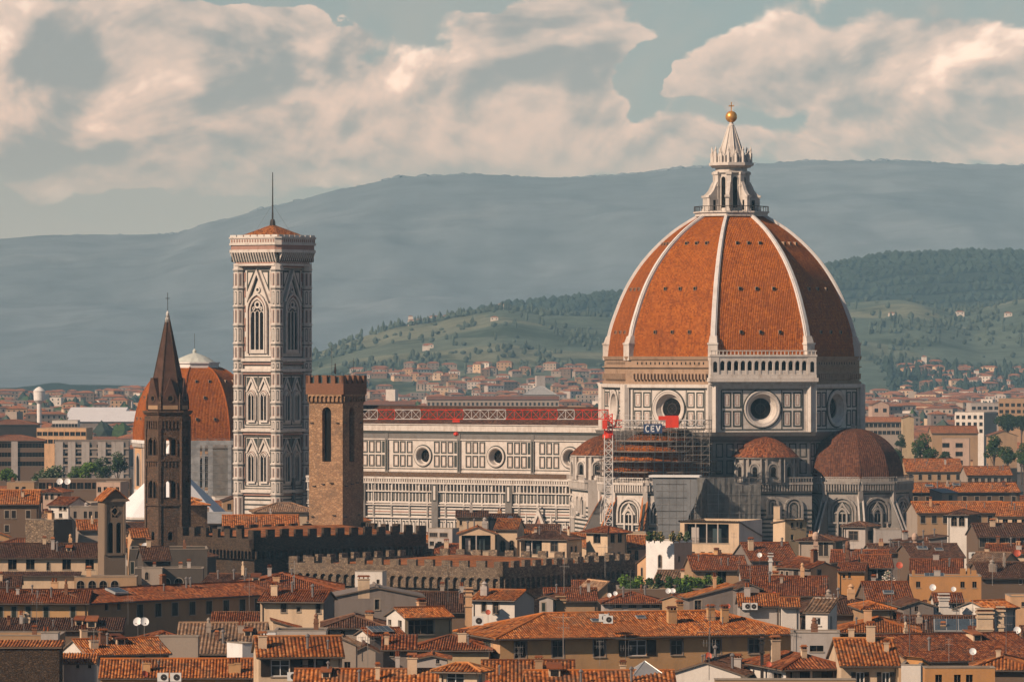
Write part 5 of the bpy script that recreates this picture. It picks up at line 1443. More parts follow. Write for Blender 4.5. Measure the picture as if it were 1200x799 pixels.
WCACHE = {}
def window_mesh(style, w, h):
    key = (style, round(w*10), round(h*10))
    if key in WCACHE: return WCACHE[key]
    b = MB('window_glass'); f = .09; q = .22
    if style in ('plain', 'open', 'wide', 'grey', 'white'):
        fm = {'plain': 'frame_wood', 'open': 'white_paint', 'wide': 'frame_wood', 'grey': 'w_grey', 'white': 'white_paint'}[style]
        b.box(-w/2, w/2, q-.04, q, 0, h, 'window_glass'); n = {'wide': 4, 'white': 2}.get(style, 2 if w > .7 else 1)
        for (a, c, d, e) in ((-w/2, w/2, 0, f), (-w/2, w/2, h-f, h), (-w/2, -w/2+f, f, h-f), (w/2-f, w/2, f, h-f)): b.box(a, c, q-.12, q-.03, d, e, fm)
        for i in range(1, n): x = -w/2+w*i/n; b.box(x-.045, x+.045, q-.11, q-.03, f, h-f, fm)
        if h > 1.5: b.box(-w/2, w/2, q-.10, q-.03, h*.62, h*.62+.06, fm)
        b.box(-w/2-.1, w/2+.1, -.12, .05, -.12, -.005, 'sill_stone')
        if style in ('plain', 'wide', 'grey'):
            for (a, c, d, e) in ((-w/2-.14, -w/2, 0, h), (w/2, w/2+.14, 0, h), (-w/2-.14, w/2+.14, h, h+.14)): b.box(a, c, -.03, .0, d, e, 'sill_stone' if style != 'grey' else 'w_grey')
    elif style in ('shut', 'shutb'):
        mt = 'shutter_green' if style == 'shut' else 'shutter_brown'
        for s in (-1, 1):
            x0, x1 = (0.02, w/2) if s > 0 else (-w/2, -.02); b.box(x0, x1, -.05, .03, 0, h, mt); nn = int(h/.16)
            for i in range(nn): z = .08+i*(h-.12)/nn; b.box(x0+.06, x1-.06, -.075, -.05, z, z+.07, mt)
        b.box(-w/2-.1, w/2+.1, -.14, .02, -.12, -.005, 'sill_stone')
        for (a, c, d, e) in ((-w/2-.16, -w/2-.005, 0, h), (w/2+.005, w/2+.16, 0, h), (-w/2-.16, w/2+.16, h+.005, h+.16)): b.box(a, c, -.03, .0, d, e, 'sill_stone')
    elif style == 'arch':
        b.box(-w/2-.02, w/2+.02, -.08, .0, -.14, -.01, 'sill_stone'); b.archband(0, w, 0, h-w/2, .12, -.06, 0, 'sill_stone')
        b.box(-.04, .04, q-.1, q-.02, 0, h-.05, 'frame_wood'); b.box(-w/2, w/2, q-.1, q-.02, h*.5, h*.5+.06, 'frame_wood')
    elif style == 'loggia':
        n = max(2, int(w/2.2))
        for i in range(1, n): x = -w/2+w*i/n; b.box(x-.11, x+.11, .05, .27, 0, h, 'w_palegrey')
        b.box(-w/2, w/2, .1, .16, .95, 1.02, 'bronze_dark')
        for i in range(int(w/.18)): x = -w/2+.09+i*.18; b.box(x-.012, x+.012, .12, .14, 0, .95, 'bronze_dark')
        b.box(-w/2-.1, w/2+.1, -.08, .05, -.15, -.005, 'sill_stone')
        b.box(-w*.38, -w*.2, 1.0, 1.05, 0, h*.8, 'w_palegrey'); b.box(w*.1, w*.3, 1.0, 1.05, 0, h*.75, 'blue_glass')
    elif style == 'dark':
        b.box(-w/2-.08, w/2+.08, -.10, .03, -.12, -.005, 'sill_stone'); b.box(-.03, .03, q-.1, q-.04, 0, h, 'frame_wood')
    o = b.build('window'); WCACHE[key] = me = o.data; bpy.data.objects.remove(o)
    return me
def add_window(parent, style, w, h, x, y, z, deg):
    me = window_mesh(style, w, h); o = bpy.data.objects.new('window', me); COL.objects.link(o); o.parent = parent
    o.location = (x, y, z); o.rotation_euler = (0, 0, R(deg))
    if style == 'open':
        for s in (-1, 1):
            key = ('sh', round(w*10), round(h*10))
            if key not in WCACHE:
                b = MB('shutter_brown'); b.box(-w/4-.02, w/4+.02, -.09, -.03, 0, h, 'shutter_brown')
                for i in range(int(h/.15)): z_ = .06+i*.15; b.box(-w/4+.04, w/4-.04, -.115, -.09, z_, z_+.07, 'shutter_brown')
                q = b.build('shutter'); WCACHE[key] = q.data; bpy.data.objects.remove(q)
            q = bpy.data.objects.new('shutter', WCACHE[key]); COL.objects.link(q); q.parent = o; q.location = (s*(w*.75+.06), 0, 0)
    return o

def px_on_line(px, p, deg):
    k = (px-600)/F; dx, dy = cos(R(deg)), sin(R(deg)); return (k*p[1]-p[0])/(dx-k*dy)
HOUSES = []
CHIM = {}
def chimney(parent, x, y, z, h=1.3, w=.7, kind=0, wall='w_cream'):
    key = (round(h*5), round(w*5), kind, wall)
    if key not in CHIM:
        b = MB(wall); b.box(-w/2, w/2, -w*.35, w*.35, -1.2, h, wall)
        if kind == 0:
            b.box(-w/2-.08, w/2+.08, -w*.35-.08, w*.35+.08, h, h+.10, wall)
            for s in (-1, 0, 1): b.box(s*w*.38-.06, s*w*.38+.06, -w*.3, w*.3, h+.1, h+.38, 'brick_red')
            b.box(-w/2-.1, w/2+.1, -w*.35-.1, w*.35+.1, h+.38, h+.46, 't_red'); b.prism([(-w/2, -w*.3), (w/2, -w*.3), (w/2, w*.3), (-w/2, w*.3)], h+.46, h+.62, 't_red', top=[(-w/2, -.03), (w/2, -.03), (w/2, .03), (-w/2, .03)])
        elif kind == 1:
            b.box(-w/2-.06, w/2+.06, -w*.35-.06, w*.35+.06, h-.12, h, wall)
            for s in (-1, 1): b.lathe([(.13, h), (.12, h+.5), (.16, h+.55), (.16, h+.6)], 8, 't_red', s*w*.24, 0)
        else:
            b.box(-w/2-.06, w/2+.06, -w*.35-.06, w*.35+.06, h*.6, h*.6+.12, wall); b.lathe([(w*.36, h), (w*.36, h+.3), (w*.5, h+.35), (.1, h+.7)], 10, wall)
        o = b.build('chimney'); CHIM[key] = o.data; bpy.data.objects.remove(o)
    o = bpy.data.objects.new('chimney', CHIM[key]); COL.objects.link(o); o.parent = parent; o.location = (x, y, z); return o

def H(label, xa, xb, ye, Y, phi, d=None, pl=None, pr=None, roof='gx', pitch=.32, wall='w_cream', tile='t_orange', wins=(), chim=(), ov=.55, per=.38,
      z0=0.0, wallA=None, wallC=None, parapet=.5, name='house', cat='house', group=None, gutter=True, world=None):
    """a house by what the photo shows: front wall from column xa to xb, eave row ye at its nearer corner, which stands Y metres away;
    phi turns the front to the right. Everything else (depth, storeys below, back) is built to real size behind it."""
    if world: ox, oy, L, d, ze = world
    else:
        ze = PZ(ye, Y)
        if phi >= 0:
            ox, oy = PX(xa, Y), Y; L = px_on_line(xb, (ox, oy), phi)
        else:
            nx, ny = PX(xb, Y), Y; L = -px_on_line(xa, (nx, ny), phi); ox, oy = nx-L*cos(R(phi)), ny-L*sin(R(phi))
        if d is None:
            if pl is not None: d = px_on_line(pl, (ox, oy), phi+90)
            elif pr is not None: d = px_on_line(pr, (ox+L*cos(R(phi)), oy+L*sin(R(phi))), phi+90)
            else: d = 10
            d = min(max(abs(d), 1.5), 40)
    if per and oy > 600 and .3 < per < .43: per = .31
    T = thing(name, label, cat, (ox, oy, 0), phi, group)
    c, s = cos(R(phi)), sin(R(phi)); Wp = lambda x, y: (ox+x*c-y*s, oy+x*s+y*c)
    faces = {'B': (0, 0, 0, L), 'A': (0, d, -90, d), 'C': (L, 0, 90, d)}
    ops = {'A': [], 'B': [], 'C': []}; put = []
    for wspec in wins:
        fc, cols, yt, yb, wp = wspec[:5]; st = wspec[5] if len(wspec) > 5 else 'plain'
        fx, fy, fd, FL = faces[fc]; p = Wp(fx, fy); zt = zb = None
        if isinstance(cols, int):      # number of windows spread evenly; yt/yb are heights below the eave, wp metres
            us = [FL*(i+.5)/cols for i in range(cols)]; zt, zb, wm = ze-yt, ze-yb, wp
        else:
            us = []; 
            for i, px in enumerate(cols):
                u = px_on_line(px, p, phi+fd); us.append(u)
                if i == 0:
                    yy = p[1]+u*sin(R(phi+fd)); zt, zb = PZ(yt, yy), PZ(yb, yy)
                    wm = abs(px_on_line(px+wp/2, p, phi+fd)-px_on_line(px-wp/2, p, phi+fd))
        zt = min(zt, ze-.12); hgt = max(.4, zt-zb)
        for u in us:
            w2 = min(wm, FL-.2)/2
            if u-w2 < .05 or u+w2 > FL-.05: 
                if u < -w2 or u > FL+w2: continue
                u = min(max(u, w2+.06), FL-w2-.06)
            if any(abs(u-(o[0]+o[1])/2) < w2+(o[1]-o[0])/2+.02 and not (zb > o[3]+.02 or zt < o[2]-.02) for o in ops[fc]): continue
            ops[fc].append((u-w2, u+w2, zt-hgt, zt, st == 'arch')); put.append((fc, u, zt-hgt, 2*w2, hgt, st))
    b = MB(wall); wa, wc = wallA or wall, wallC or wall; zw = ze
    for fc, mt in (('B', wall), ('A', wa), ('C', wc)):
        fx, fy, fd, FL = faces[fc]; lg = any(p[0] == fc and p[5] == 'loggia' for p in put)
        xwall(b, fx, fy, fd, FL, z0, zw, ops[fc], mt, deep=1.8 if lg else .28)
    b.quad((L, d, z0), (0, d, z0), (0, d, zw), (L, d, zw), wall)
    rise = 0; zr = None
    e = ov; pz = pitch; g_ = .28
    rb = MB(tile); RF = lambda *p: roof_face(rb, *p, tile, per=per, amp=.065 if per > .3 else .05)
    ridges = []
    if roof == 'gx':
        h = pz*d/2; zl = ze-pz*e
        RF((-g_, -e, zl), (L+g_, -e, zl), (-g_, d/2, ze+h), (L+g_, d/2, ze+h)); RF((L+g_, d+e, zl), (-g_, d+e, zl), (L+g_, d/2, ze+h), (-g_, d/2, ze+h))
        b.add([(0, d, ze), (0, 0, ze), (0, d/2, ze+h-.05)], [(0, 1, 2)], wa); b.add([(L, 0, ze), (L, d, ze), (L, d/2, ze+h-.05)], [(0, 1, 2)], wc)
        ridges = [((-g_, d/2, ze+h), (L+g_, d/2, ze+h))]; zr = lambda x, y: ze+pz*min(y, d-y)
    elif roof == 'gy':
        h = pz*L/2; zl = ze-pz*e
        RF((-e, d+g_, zl), (-e, -g_, zl), (L/2, d+g_, ze+h), (L/2, -g_, ze+h)); RF((L+e, -g_, zl), (L+e, d+g_, zl), (L/2, -g_, ze+h), (L/2, d+g_, ze+h))
        b.add([(0, 0, ze), (L, 0, ze), (L/2, 0, ze+h-.05)], [(0, 1, 2)], wall); b.add([(L, d, ze), (0, d, ze), (L/2, d, ze+h-.05)], [(0, 1, 2)], wall)
        ridges = [((L/2, -g_, ze+h), (L/2, d+g_, ze+h))]; zr = lambda x, y: ze+pz*min(x, L-x)
    elif roof == 'hip':
        zl = ze-pz*e; m = min(L, d)/2; h = pz*m
        if L >= d: r1, r2 = (m, d/2, ze+h), (L-m, d/2, ze+h)
        else: r1, r2 = (L/2, m, ze+h), (L/2, d-m, ze+h)
        P0, P1, P2, P3 = (-e, -e, zl), (L+e, -e, zl), (L+e, d+e, zl), (-e, d+e, zl)
        if L >= d: RF(P0, P1, r1, r2); RF(P1, P2, r2, r2); RF(P2, P3, r2, r1); RF(P3, P0, r1, r1)
        else: RF(P0, P1, r1, r1); RF(P1, P2, r1, r2); RF(P2, P3, r2, r2); RF(P3, P0, r2, r1)
        ridges = [(r1, r2), (P0, r1), (P1, r2 if L >= d else r1), (P2, r2), (P3, r1 if L >= d else r2)]; zr = lambda x, y: ze+pz*min(x, L-x, y, d-y)
    elif roof in ('sb', 'sf', 'sl', 'sr'):
        if roof == 'sb':
            RF((-g_, -e, ze-pz*e), (L+g_, -e, ze-pz*e), (-g_, d+.2, ze+pz*d), (L+g_, d+.2, ze+pz*d)); tr = [((0, 0), (0, d), 0, pz*d, wa), ((L, 0), (L, d), 0, pz*d, wc)]; zr = lambda x, y: ze+pz*y
            b.quad((L, d, ze), (0, d, ze), (0, d, ze+pz*d), (L, d, ze+pz*d), wall)
        elif roof == 'sf':
            RF((L+g_, d+e, ze-pz*(d+e)), (-g_, d+e, ze-pz*(d+e)), (L+g_, -.4, ze), (-g_, -.4, ze)); tr = []; zr = lambda x, y: ze-pz*y
        elif roof == 'sl':
            RF((-e, d+g_, ze-pz*e), (-e, -g_, ze-pz*e), (L+.3, d+g_, ze+pz*L), (L+.3, -g_, ze+pz*L)); tr = [((0, 0), (L, 0), 0, pz*L, wall)]; zr = lambda x, y: ze+pz*x
            b.quad((L, 0, ze), (L, d, ze), (L, d, ze+pz*L), (L, 0, ze+pz*L), wc)
        else:
            RF((L+e, -g_, ze-pz*e), (L+e, d+g_, ze-pz*e), (-.3, -g_, ze+pz*L), (-.3, d+g_, ze+pz*L)); tr = [((L, 0), (0, 0), 0, pz*L, wall)]; zr = lambda x, y: ze+pz*(L-x)
            b.quad((0, d, ze), (0, 0, ze), (0, 0, ze+pz*L), (0, d, ze+pz*L), wa)
        for (p, q, h0, h1, mt) in tr: b.add([(*p, ze), (*q, ze), (*q, ze+h1)], [(0, 1, 2)], mt)
    else:       # flat with parapet and coping
        rb.quad((0, 0, ze-.1), (L, 0, ze-.1), (L, d, ze-.1), (0, d, ze-.1), 'w_palegrey' if tile == 't_orange' else tile, [(0, 0), (L, 0), (L, d), (0, d)])
        t = .25; q = parapet
        for (a, c2, y0_, y1_) in ((0, L, 0, t), (0, L, d-t, d), (0, t, t, d-t), (L-t, L, t, d-t)): 
            b.box(a, c2, y0_, y1_, ze, ze+q, wall); rb.box(a-.06, c2+.06, y0_-.06, y1_+.06, ze+q, ze+q+.09, 'sill_stone')
        zr = lambda x, y: ze
    b.build('wall', T)
    for p, q in ridges:
        up = Vector((0, 0, .06)); n_ = 1
        rb.tube(tuple(Vector(p)+up), tuple(Vector(q)+up), .15 if per else .22, tile, 6)
    if gutter and per and roof in ('gx', 'hip', 'sb'):
        rb.tube((-.2, -e-.07, ze-pz*e-.12), (L+.2, -e-.07, ze-pz*e-.12), .08, 'pipe_metal', 5)
        x = .35 if phi < 0 else L-.35
        rb.path([(x, -e, ze-pz*e-.15), (x, -.1, ze-.7), (x, -.1, z0)], .06, 'pipe_metal', 5)
    rb.build('roof', T)
    for fc, u, z, w, hgt, st in put:
        fx, fy, fd, FL = faces[fc]; x = fx+u*cos(R(fd)); y = fy+u*sin(R(fd)); add_window(T, st, w, hgt, x, y, z, fd)
    for ch in chim:
        fx, fy = ch[:2]; hh = ch[2] if len(ch) > 2 else 1.2; ww = ch[3] if len(ch) > 3 else .75; kd = ch[4] if len(ch) > 4 else 0
        x, y = fx*L, fy*d; chimney(T, x, y, zr(x, y), hh, ww, kd, wall if wall in ('w_cream', 'w_peach', 'w_ochre', 'w_white', 'w_taupe', 'w_orange', 'w_tan') else 'w_cream')
    rec = dict(o=T, Wp=Wp, L=L, d=d, zr=zr, ze=ze, phi=phi, foot=[Wp(0, 0), Wp(L, 0), Wp(L, d), Wp(0, d)])
    HOUSES.append(rec); return rec

# ---- small things that stand on roofs
def roof_pt(h, fx, fy): x, y = fx*h['L'], fy*h['d']; p = h['Wp'](x, y); return (p[0], p[1], h['zr'](x, y))
def at_px(px, py, Y): return (PX(px, Y), Y, PZ(py, Y))
PROTO = {}
def clone(key, label, loc, deg, sc=1.0):
    src = PROTO[key]; c = copy_tree(src) if src['used'] else src; src['used'] = 1
    c.location = loc; c.rotation_euler = (0, 0, R(deg)); c.scale = (sc, sc, sc); c['label'] = label
    if 'used' in c and c is not src: del c['used']
    return c
def proto(key, name, cat, group):
    T = thing(name, '', cat, (0, 0, 0), 0, group); PROTO[key] = T; T['used'] = 0; return T
def dish_proto(key, mat):
    T = proto(key, 'satellite_dish', 'satellite dish', 'satellite dishes on the roofs')
    b = MB(mat); r = .5; n = 18; tilt = R(28)
    vs = [(0, .12, 0)]; fs = []
    for k in (1, 2, 3):
        for i in range(n): t = 2*pi*i/n; q = r*k/3; vs.append((q*cos(t), .12-.16*(k/3)**2, q*sin(t)*1.08))
    for i in range(n): fs.append((0, 1+i, 1+(i+1) % n))
    for k in (0, 1):
        for i in range(n): a = 1+k*n+i; c = 1+k*n+(i+1) % n; fs.append((a, c, c+n, a+n))
    vs = [(x, y*cos(tilt)+z*sin(tilt), z*cos(tilt)-y*sin(tilt)+1.25) for x, y, z in vs]; b.add(vs, fs, mat); b.add([(x, y+.03, z) for x, y, z in vs], [tuple(reversed(f)) for f in fs], mat)
    b.build('reflector', T)
    b = MB('aerial_metal'); b.tube((0, .2, -2.2), (0, .2, 1.3), .035, 'aerial_metal', 5); b.tube((0, .1, .85), (0, -.45, 1.05), .02, 'aerial_metal', 4); b.box(-.06, .06, -.52, -.42, 1.0, 1.14, 'aerial_metal'); b.build('mount', T)
dish_proto('dish', 'dish_white'); dish_proto('reddish', 'dish_red')
T = proto('aerial', 'television_aerial', 'aerial', 'aerials on the roofs')
b = MB('aerial_metal'); b.tube((0, 0, -.4), (0, 0, 3.4), .03, 'aerial_metal', 4); b.build('mast', T)
b = MB('aerial_metal'); b.tube((-.9, 0, 3.1), (.9, 0, 3.1), .022, 'aerial_metal', 4)
for i in range(8): x = -.8+i*.22; b.tube((x, -.35+.02*i, 3.1), (x, .35-.02*i, 3.1), .014, 'aerial_metal', 3)
b.tube((-.5, 0, 2.3), (.6, 0, 2.3), .02, 'aerial_metal', 4)
for i in range(5): x = -.4+i*.22; b.tube((x, 0, 2.05), (x, 0, 2.55), .014, 'aerial_metal', 3)
b.build('antenna', T)
T = proto('comb', 'television_aerial', 'aerial', 'aerials on the roofs')
b = MB('aerial_metal'); b.tube((0, 0, -.4), (0, 0, 2.4), .03, 'aerial_metal', 4); b.build('mast', T)
b = MB('aerial_metal')
for z in (2.3, 1.7): 
    b.tube((-.45, 0, z), (.45, 0, z), .02, 'aerial_metal', 4)
    for i in range(4): x = -.42+i*.28; b.tube((x, 0, z-.25), (x, 0, z+.25), .015, 'aerial_metal', 3)
b.build('antenna', T)
T = proto('ac', 'air_conditioner', 'air conditioner', 'air conditioning units')
b = MB('ac_white'); b.box(-.45, .45, -.18, .18, 0, .7, 'ac_white'); b.build('casing', T)
b = MB('bronze_dark'); b.ring(.08, .35, .04, .26, -.2, -.17, 'bronze_dark', 16); b.build('fan_grille', T)
T = proto('sky', 'skylight', 'skylight', 'roof windows')
b = MB('lead_roof'); b.box(-.6, .6, -.5, .5, .05, .18, 'lead_roof'); b.build('frame', T); b = MB('solar'); b.box(-.5, .5, -.4, .4, .18, .2, 'solar'); b.build('pane', T)
T = proto('solar', 'solar_panel', 'solar panel', 'solar panels')
b = MB('lead_roof'); b.box(-1.0, 1.0, -.7, .7, .12, .18, 'lead_roof'); b.build('frame', T); b = MB('solar')
for i in range(4): b.box(-.95+i*.48, -.52+i*.48, -.65, .65, .18, .2, 'solar')
b.build('cells', T)

# ================================================================ the houses one can read in the photograph, far to near
hs = {}
# --- beyond and beside the cathedral
hs['rloggia'] = H('white tower house with twin arched windows under a dark hipped roof, right of apse', 1110, 1134, 602, 1020, -20, pr=1146, roof='hip', tile='t_brown', wall='w_white', wallC='w_brown', wins=[('B', [1118, 1127], 604.5, 616, 6.5, 'arch')], per=.45)
hs['slab1'] = H('long house with bright orange roof nearest the right side of the brown dome', 1066, 1195, 576, 1290, 5, d=13, tile='t_orange', wall='w_brown', per=.5, wins=[('B', 9, 1.2, 2.8, 1.0, 'shutb')])
hs['slab2'] = H('long orange roofed house above the one nearest the brown dome', 1062, 1128, 552, 1560, 0, d=22, tile='t_orange', wall='w_tan', per=.5, wins=[('B', 6, 1.0, 2.6, 1.0, 'shutb')])
hs['slab3'] = H('orange roofed wing with terrace and tall windows, right of the cathedral near the frame edge', 1133, 1186, 556, 1500, 3, d=14, tile='t_orange', wall='w_taupe', per=.5, wins=[('B', 7, 1.0, 3.0, 1.2, 'plain')])
hs['dormer'] = H('small peach house with grey slab roof perched among orange roofs right of the brown dome', 1104, 1122, 577, 1230, 25, d=6, roof='sb', tile='w_palegrey', wall='w_pink', pitch=.15, per=0, wins=[('B', [1114], 580, 586, 4)])
hs['r5'] = H('wide orange roof sloping to the left beside the cathedral buttresses, above the arched tower house', 1075, 1180, 600, 1120, 6, d=13, tile='t_orange', wall='w_tan', wallA='w_taupe', per=.45, wins=[('B', 8, .8, 2.4, 1.0, 'shutb')])
hs['r6'] = H('cream fronted house with orange roof at the right edge, level with the arched tower house', 1168, 1230, 604, 1090, -10, d=16, tile='t_orange', wall='w_cream', per=.45, wins=[('B', [1178, 1189, 1200], 608, 620, 6, 'dark')])
hs['r7'] = H('dark veranda house with glazed front at the right edge, below the cream fronted one', 1146, 1225, 628, 1000, 4, d=14, tile='t_brown', wall='w_brown', per=.45, wins=[('B', [1152, 1163, 1174, 1186, 1197], 630, 641, 8, 'wide')])
hs['r8'] = H('grey walled shed in front of the leaning cathedral buttress', 1060, 1110, 634, 985, 12, d=9, roof='sl', pitch=.12, tile='t_brown', wall='w_grey', per=.45)
hs['l1'] = H('dark brown house with orange roof at the left edge above the stone block', -25, 45, 590, 1050, 3, d=16, roof='gx', tile='t_orange', wall='w_brown', per=.45, wins=[('B', [8, 16, 33], 598, 607, 5, 'shutb'), ('B', [8, 33], 615, 623, 5, 'shutb')])
hs['l2'] = H('windowless block of rough golden stone, left of the gabled belfry', 30, 63, 611, 990, -32, pr=85, roof='flat', wall='rough_stone', wallC='w_brown', parapet=.3)
hs['l3'] = H('white house with red roof and a small balcony, far left behind the stone block', 57, 80, 591, 1085, -25, pr=104, roof='gx', tile='t_red', wall='w_white', per=.45, wins=[('B', [71, 76], 593, 598, 3, 'plain'), ('B', [62, 71], 601, 606, 4, 'dark')])
hs['l4'] = H('pink pavilion with three arched windows under a tiled hip roof, far left', 48, 72, 576, 1230, -10, d=9, roof='hip', tile='t_red', wall='w_pink', per=.45, wins=[('B', [54.5, 61, 69], 578.5, 585, 3.6, 'arch')])
hs['l5'] = H('flat roofed cream house with a dark glazed attic, left edge above the orange gable', 8, 40, 567, 1330, 0, d=10, roof='flat', wall='w_tan', wins=[('B', [20, 28], 570, 576, 4, 'dark')])
hs['l6'] = H('house with a long terrace rail and dark openings behind the gabled belfry', 82, 120, 597, 1060, 5, d=9, roof='flat', wall='w_taupe', wins=[('B', [88, 100, 106, 113], 599, 607, 3.5, 'dark')])
hs['l7'] = H('orange roofed house between the golden stone block and the gabled belfry', 92, 124, 620, 1000, 8, d=10, tile='t_orange', wall='w_taupe', per=.45)
hs['l8'] = H('low peach house with orange roof squeezed between belfry and spire tower', 155, 175, 629, 1010, 10, d=9, tile='t_orange', wall='w_peach', per=.45)
hs['l9'] = H('square brown stone turret house with tiled lantern, just right of the spire tower', 221, 243, 591, 1060, 30, d=7, roof='hip', tile='t_orange', wall='bargello_stone', per=.45)
hs['l10'] = H('tiny roof lantern house with two panes beside the spire tower', 222, 233, 585, 1075, 20, d=3, roof='hip', tile='t_orange', wall='w_pink', per=.45, wins=[('B', [225, 230], 586, 590, 2.6)])
hs['l11'] = H('grey slate roofed building to the right of the white pyramid roof', 240, 272, 612, 1130, 5, d=12, roof='gx', tile='lead_roof', wall='w_grey', per=0)
hs['l12'] = H('orange roofs in the courtyard behind the dark battlements, below the bell tower', 262, 350, 617, 1090, 4, d=14, tile='t_orange', wall='w_peach', per=.45)
# --- between palace and cathedral
hs['m1'] = H('cream block with a flat brown roof against the striped cathedral wall', 535, 571, 605, 1060, 0, d=10, roof='gx', pitch=.2, tile='t_brown', wall='w_cream', per=.45, wins=[('B', [540], 610, 615, 3, 'dark')])
hs['m2'] = H('pale annexe with a dish on its roof, right of the flat brown roofed block', 572, 603, 608, 1068, -6, d=9, roof='gx', pitch=.2, tile='t_brown', wall='w_palegrey', per=.45, wins=[('B', [581, 590, 603], 612, 618, 3.5, 'dark')])
hs['m3'] = H('portico house with orange roof and a cream arched wing below the cream block', 580, 606, 619, 1014, -8, d=10, roof='gx', pitch=.34, tile='t_orange', wall='w_cream', per=.42, wins=[('B', [589], 633, 646, 6.5, 'arch'), ('B', [599.5], 633, 649, 5.5, 'arch')])
hs['m3b'] = H('open portico with pale gable in front of the cathedral nave', 538, 580, 624.5, 1010, 0, d=9, roof='gy', pitch=.36, tile='t_orange', wall='w_cream', per=.42, wins=[('B', [558], 627, 645, 34, 'loggia')])
hs['m4'] = H('broad villa with brown hipped roof and deep dark veranda left of the crane mast', 609, 664, 631, 1008, -24, pr=682, roof='hip', tile='t_brown', wall='w_cream', per=.42, pitch=.36, wins=[('B', [623], 633, 649, 24, 'loggia'), ('B', [649.5], 634, 646, 8.5, 'plain'), ('C', [670, 675], 640, 647, 2.6, 'dark')])
hs['m5'] = H('square cream house with a low red hipped roof at the foot of the crane mast', 712, 734, 622.5, 1012, 42, pl=687, roof='hip', tile='t_red', wall='w_cream', per=.42, pitch=.34, ov=.9, wins=[('A', [699.5], 624, 636, 8.5, 'dark'), ('B', [718, 726.5], 624, 635.5, 5, 'dark'), ('B', [717.5, 725.5], 647, 653, 3, 'plain')])
hs['m6'] = H('low wing with two arched windows attached to the square house by the crane', 734, 758, 641, 1018, -4, d=7, roof='sb', tile='t_orange', wall='w_pink', per=.42, wins=[('B', [737.8, 746], 644.5, 656, 3.8, 'arch')])
hs['m6b'] = H('cream attic wall stepping behind the low arched wing', 733, 757, 627, 1040, 0, d=8, roof='flat', wall='w_cream', wins=[('B', [735], 629, 634, 3.5, 'dark')])
hs['m7'] = H('white tower house with an arched window and a planted roof terrace', 757, 790, 636, 915, -40, pr=811, roof='flat', wall='white_paint', wallC='w_pink', parapet=.4, wins=[('B', [773.5], 650, 665, 4, 'arch'), ('C', [796], 651.5, 657.5, 2.2, 'dark')])
hs['m8'] = H('big cream building with a three bay dark loggia below the grey sheeting', 797, 866, 610.5, 1000, -22, pr=893, roof='sf', pitch=.24, tile='t_brown', wall='w_cream', wallC='w_white', per=.45, wins=[('B', [828], 613.5, 636, 52, 'loggia'), ('B', [801, 812, 823.5, 832.5, 844], 646, 651, 4.6, 'dark')])
hs['m9'] = H('narrow cream tower house with stepped roof before the dark striped apse', 920, 945, 609, 960, 26, pl=906, roof='sf', pitch=.12, tile='t_brown', wall='w_yellow', wallA='w_cream', per=.45, wins=[('B', [928.5], 612, 618, 3.4, 'dark'), ('B', [934.5], 611.5, 617, 2.0, 'dark'), ('B', [939], 611.5, 619, 3, 'dark'), ('B', [928.5], 626, 632, 3.6, 'dark')])
hs['m9b'] = H('small square stair turret on the narrow cream tower house', 906.5, 914, 594, 968, -10, pr=921, d=3.4, roof='flat', parapet=.1, wall='w_cream', wallC='w_palegrey')
hs['m10'] = H('taupe house with dark brown roof and tall shutters, right below the narrow tower house', 936, 976, 633, 925, -20, pr=992, roof='hip', tile='t_brown', wall='w_taupe', per=.42, pitch=.25, wins=[('B', [962, 968], 635, 651, 5, 'shutb'), ('C', [983], 634, 651, 7, 'shut')])
hs['m11'] = H('pale grey square house with corniced walls and a low pyramid roof before the brown dome', 989, 1014, 616, 1010, -30, pr=1028, roof='hip', tile='t_brown', wall='w_palegrey', per=.45, pitch=.3, wins=[('B', [1000], 622, 633, 11, 'plain'), ('C', [1020], 621.5, 632, 6, 'plain')])
hs['m11b'] = H('plain pale grey wing running right from the square corniced house', 1026, 1056, 622, 1005, 0, d=9, roof='flat', wall='w_palegrey', parapet=.3)
hs['m12'] = H('low orange roof with a brick red chimney in front of the big loggia building', 880, 934, 656, 900, 8, d=18, roof='gx', tile='t_red', wall='w_grey', per=.42, pitch=.3, chim=[(.12, .3, 1.6, .9)])
hs['m13'] = H('grey stone gable with a globe topped chimney in front of it', 934, 974, 662, 880, 10, d=12, roof='gy', tile='t_red', wall='w_grey', per=.42, pitch=.34)
hs['m14'] = H('peach gabled house with one slim shuttered window, centre right', 950, 981, 665, 820, 40, pl=912, roof='gy', tile='t_red', wall='w_peach', wallA='w_grey', per=.4, pitch=.28, wins=[('B', [960], 667.5, 682, 4, 'shutb'), ('A', [916.5, 922.5], 669, 682, 2.6, 'shutb'), ('A', [933], 667, 684, 6, 'shutb')])
hs['m15'] = H('small burnt orange house with a slim window, right of the peach gable', 982, 1013, 668, 840, -8, d=8, roof='gx', tile='t_red', wall='w_orange', per=.4, pitch=.25, wins=[('B', [995.5], 669.5, 677, 3, 'dark'), ('B', [989], 673, 677, 3, 'dark')])
hs['m16'] = H('dark open veranda under a red roof, right of the burnt orange house', 1012, 1046, 664, 850, 0, d=11, roof='gx', tile='t_red', wall='w_brown', per=.4, wins=[('B', [1028], 666, 681, 26, 'loggia')])
hs['m17'] = H('low red roofs with a white dormer box behind the burnt orange house', 974, 1040, 658, 900, -5, d=14, roof='gx', tile='t_red', wall='w_tan', per=.42, pitch=.25)
hs['m17b'] = H('boxy cream penthouse with a long window under a thin slab roof, before the corniced house', 1003, 1029, 645, 925, 0, d=4, roof='flat', wall='w_cream', parapet=.12, wins=[('B', [1015], 648, 653, 12, 'wide')])
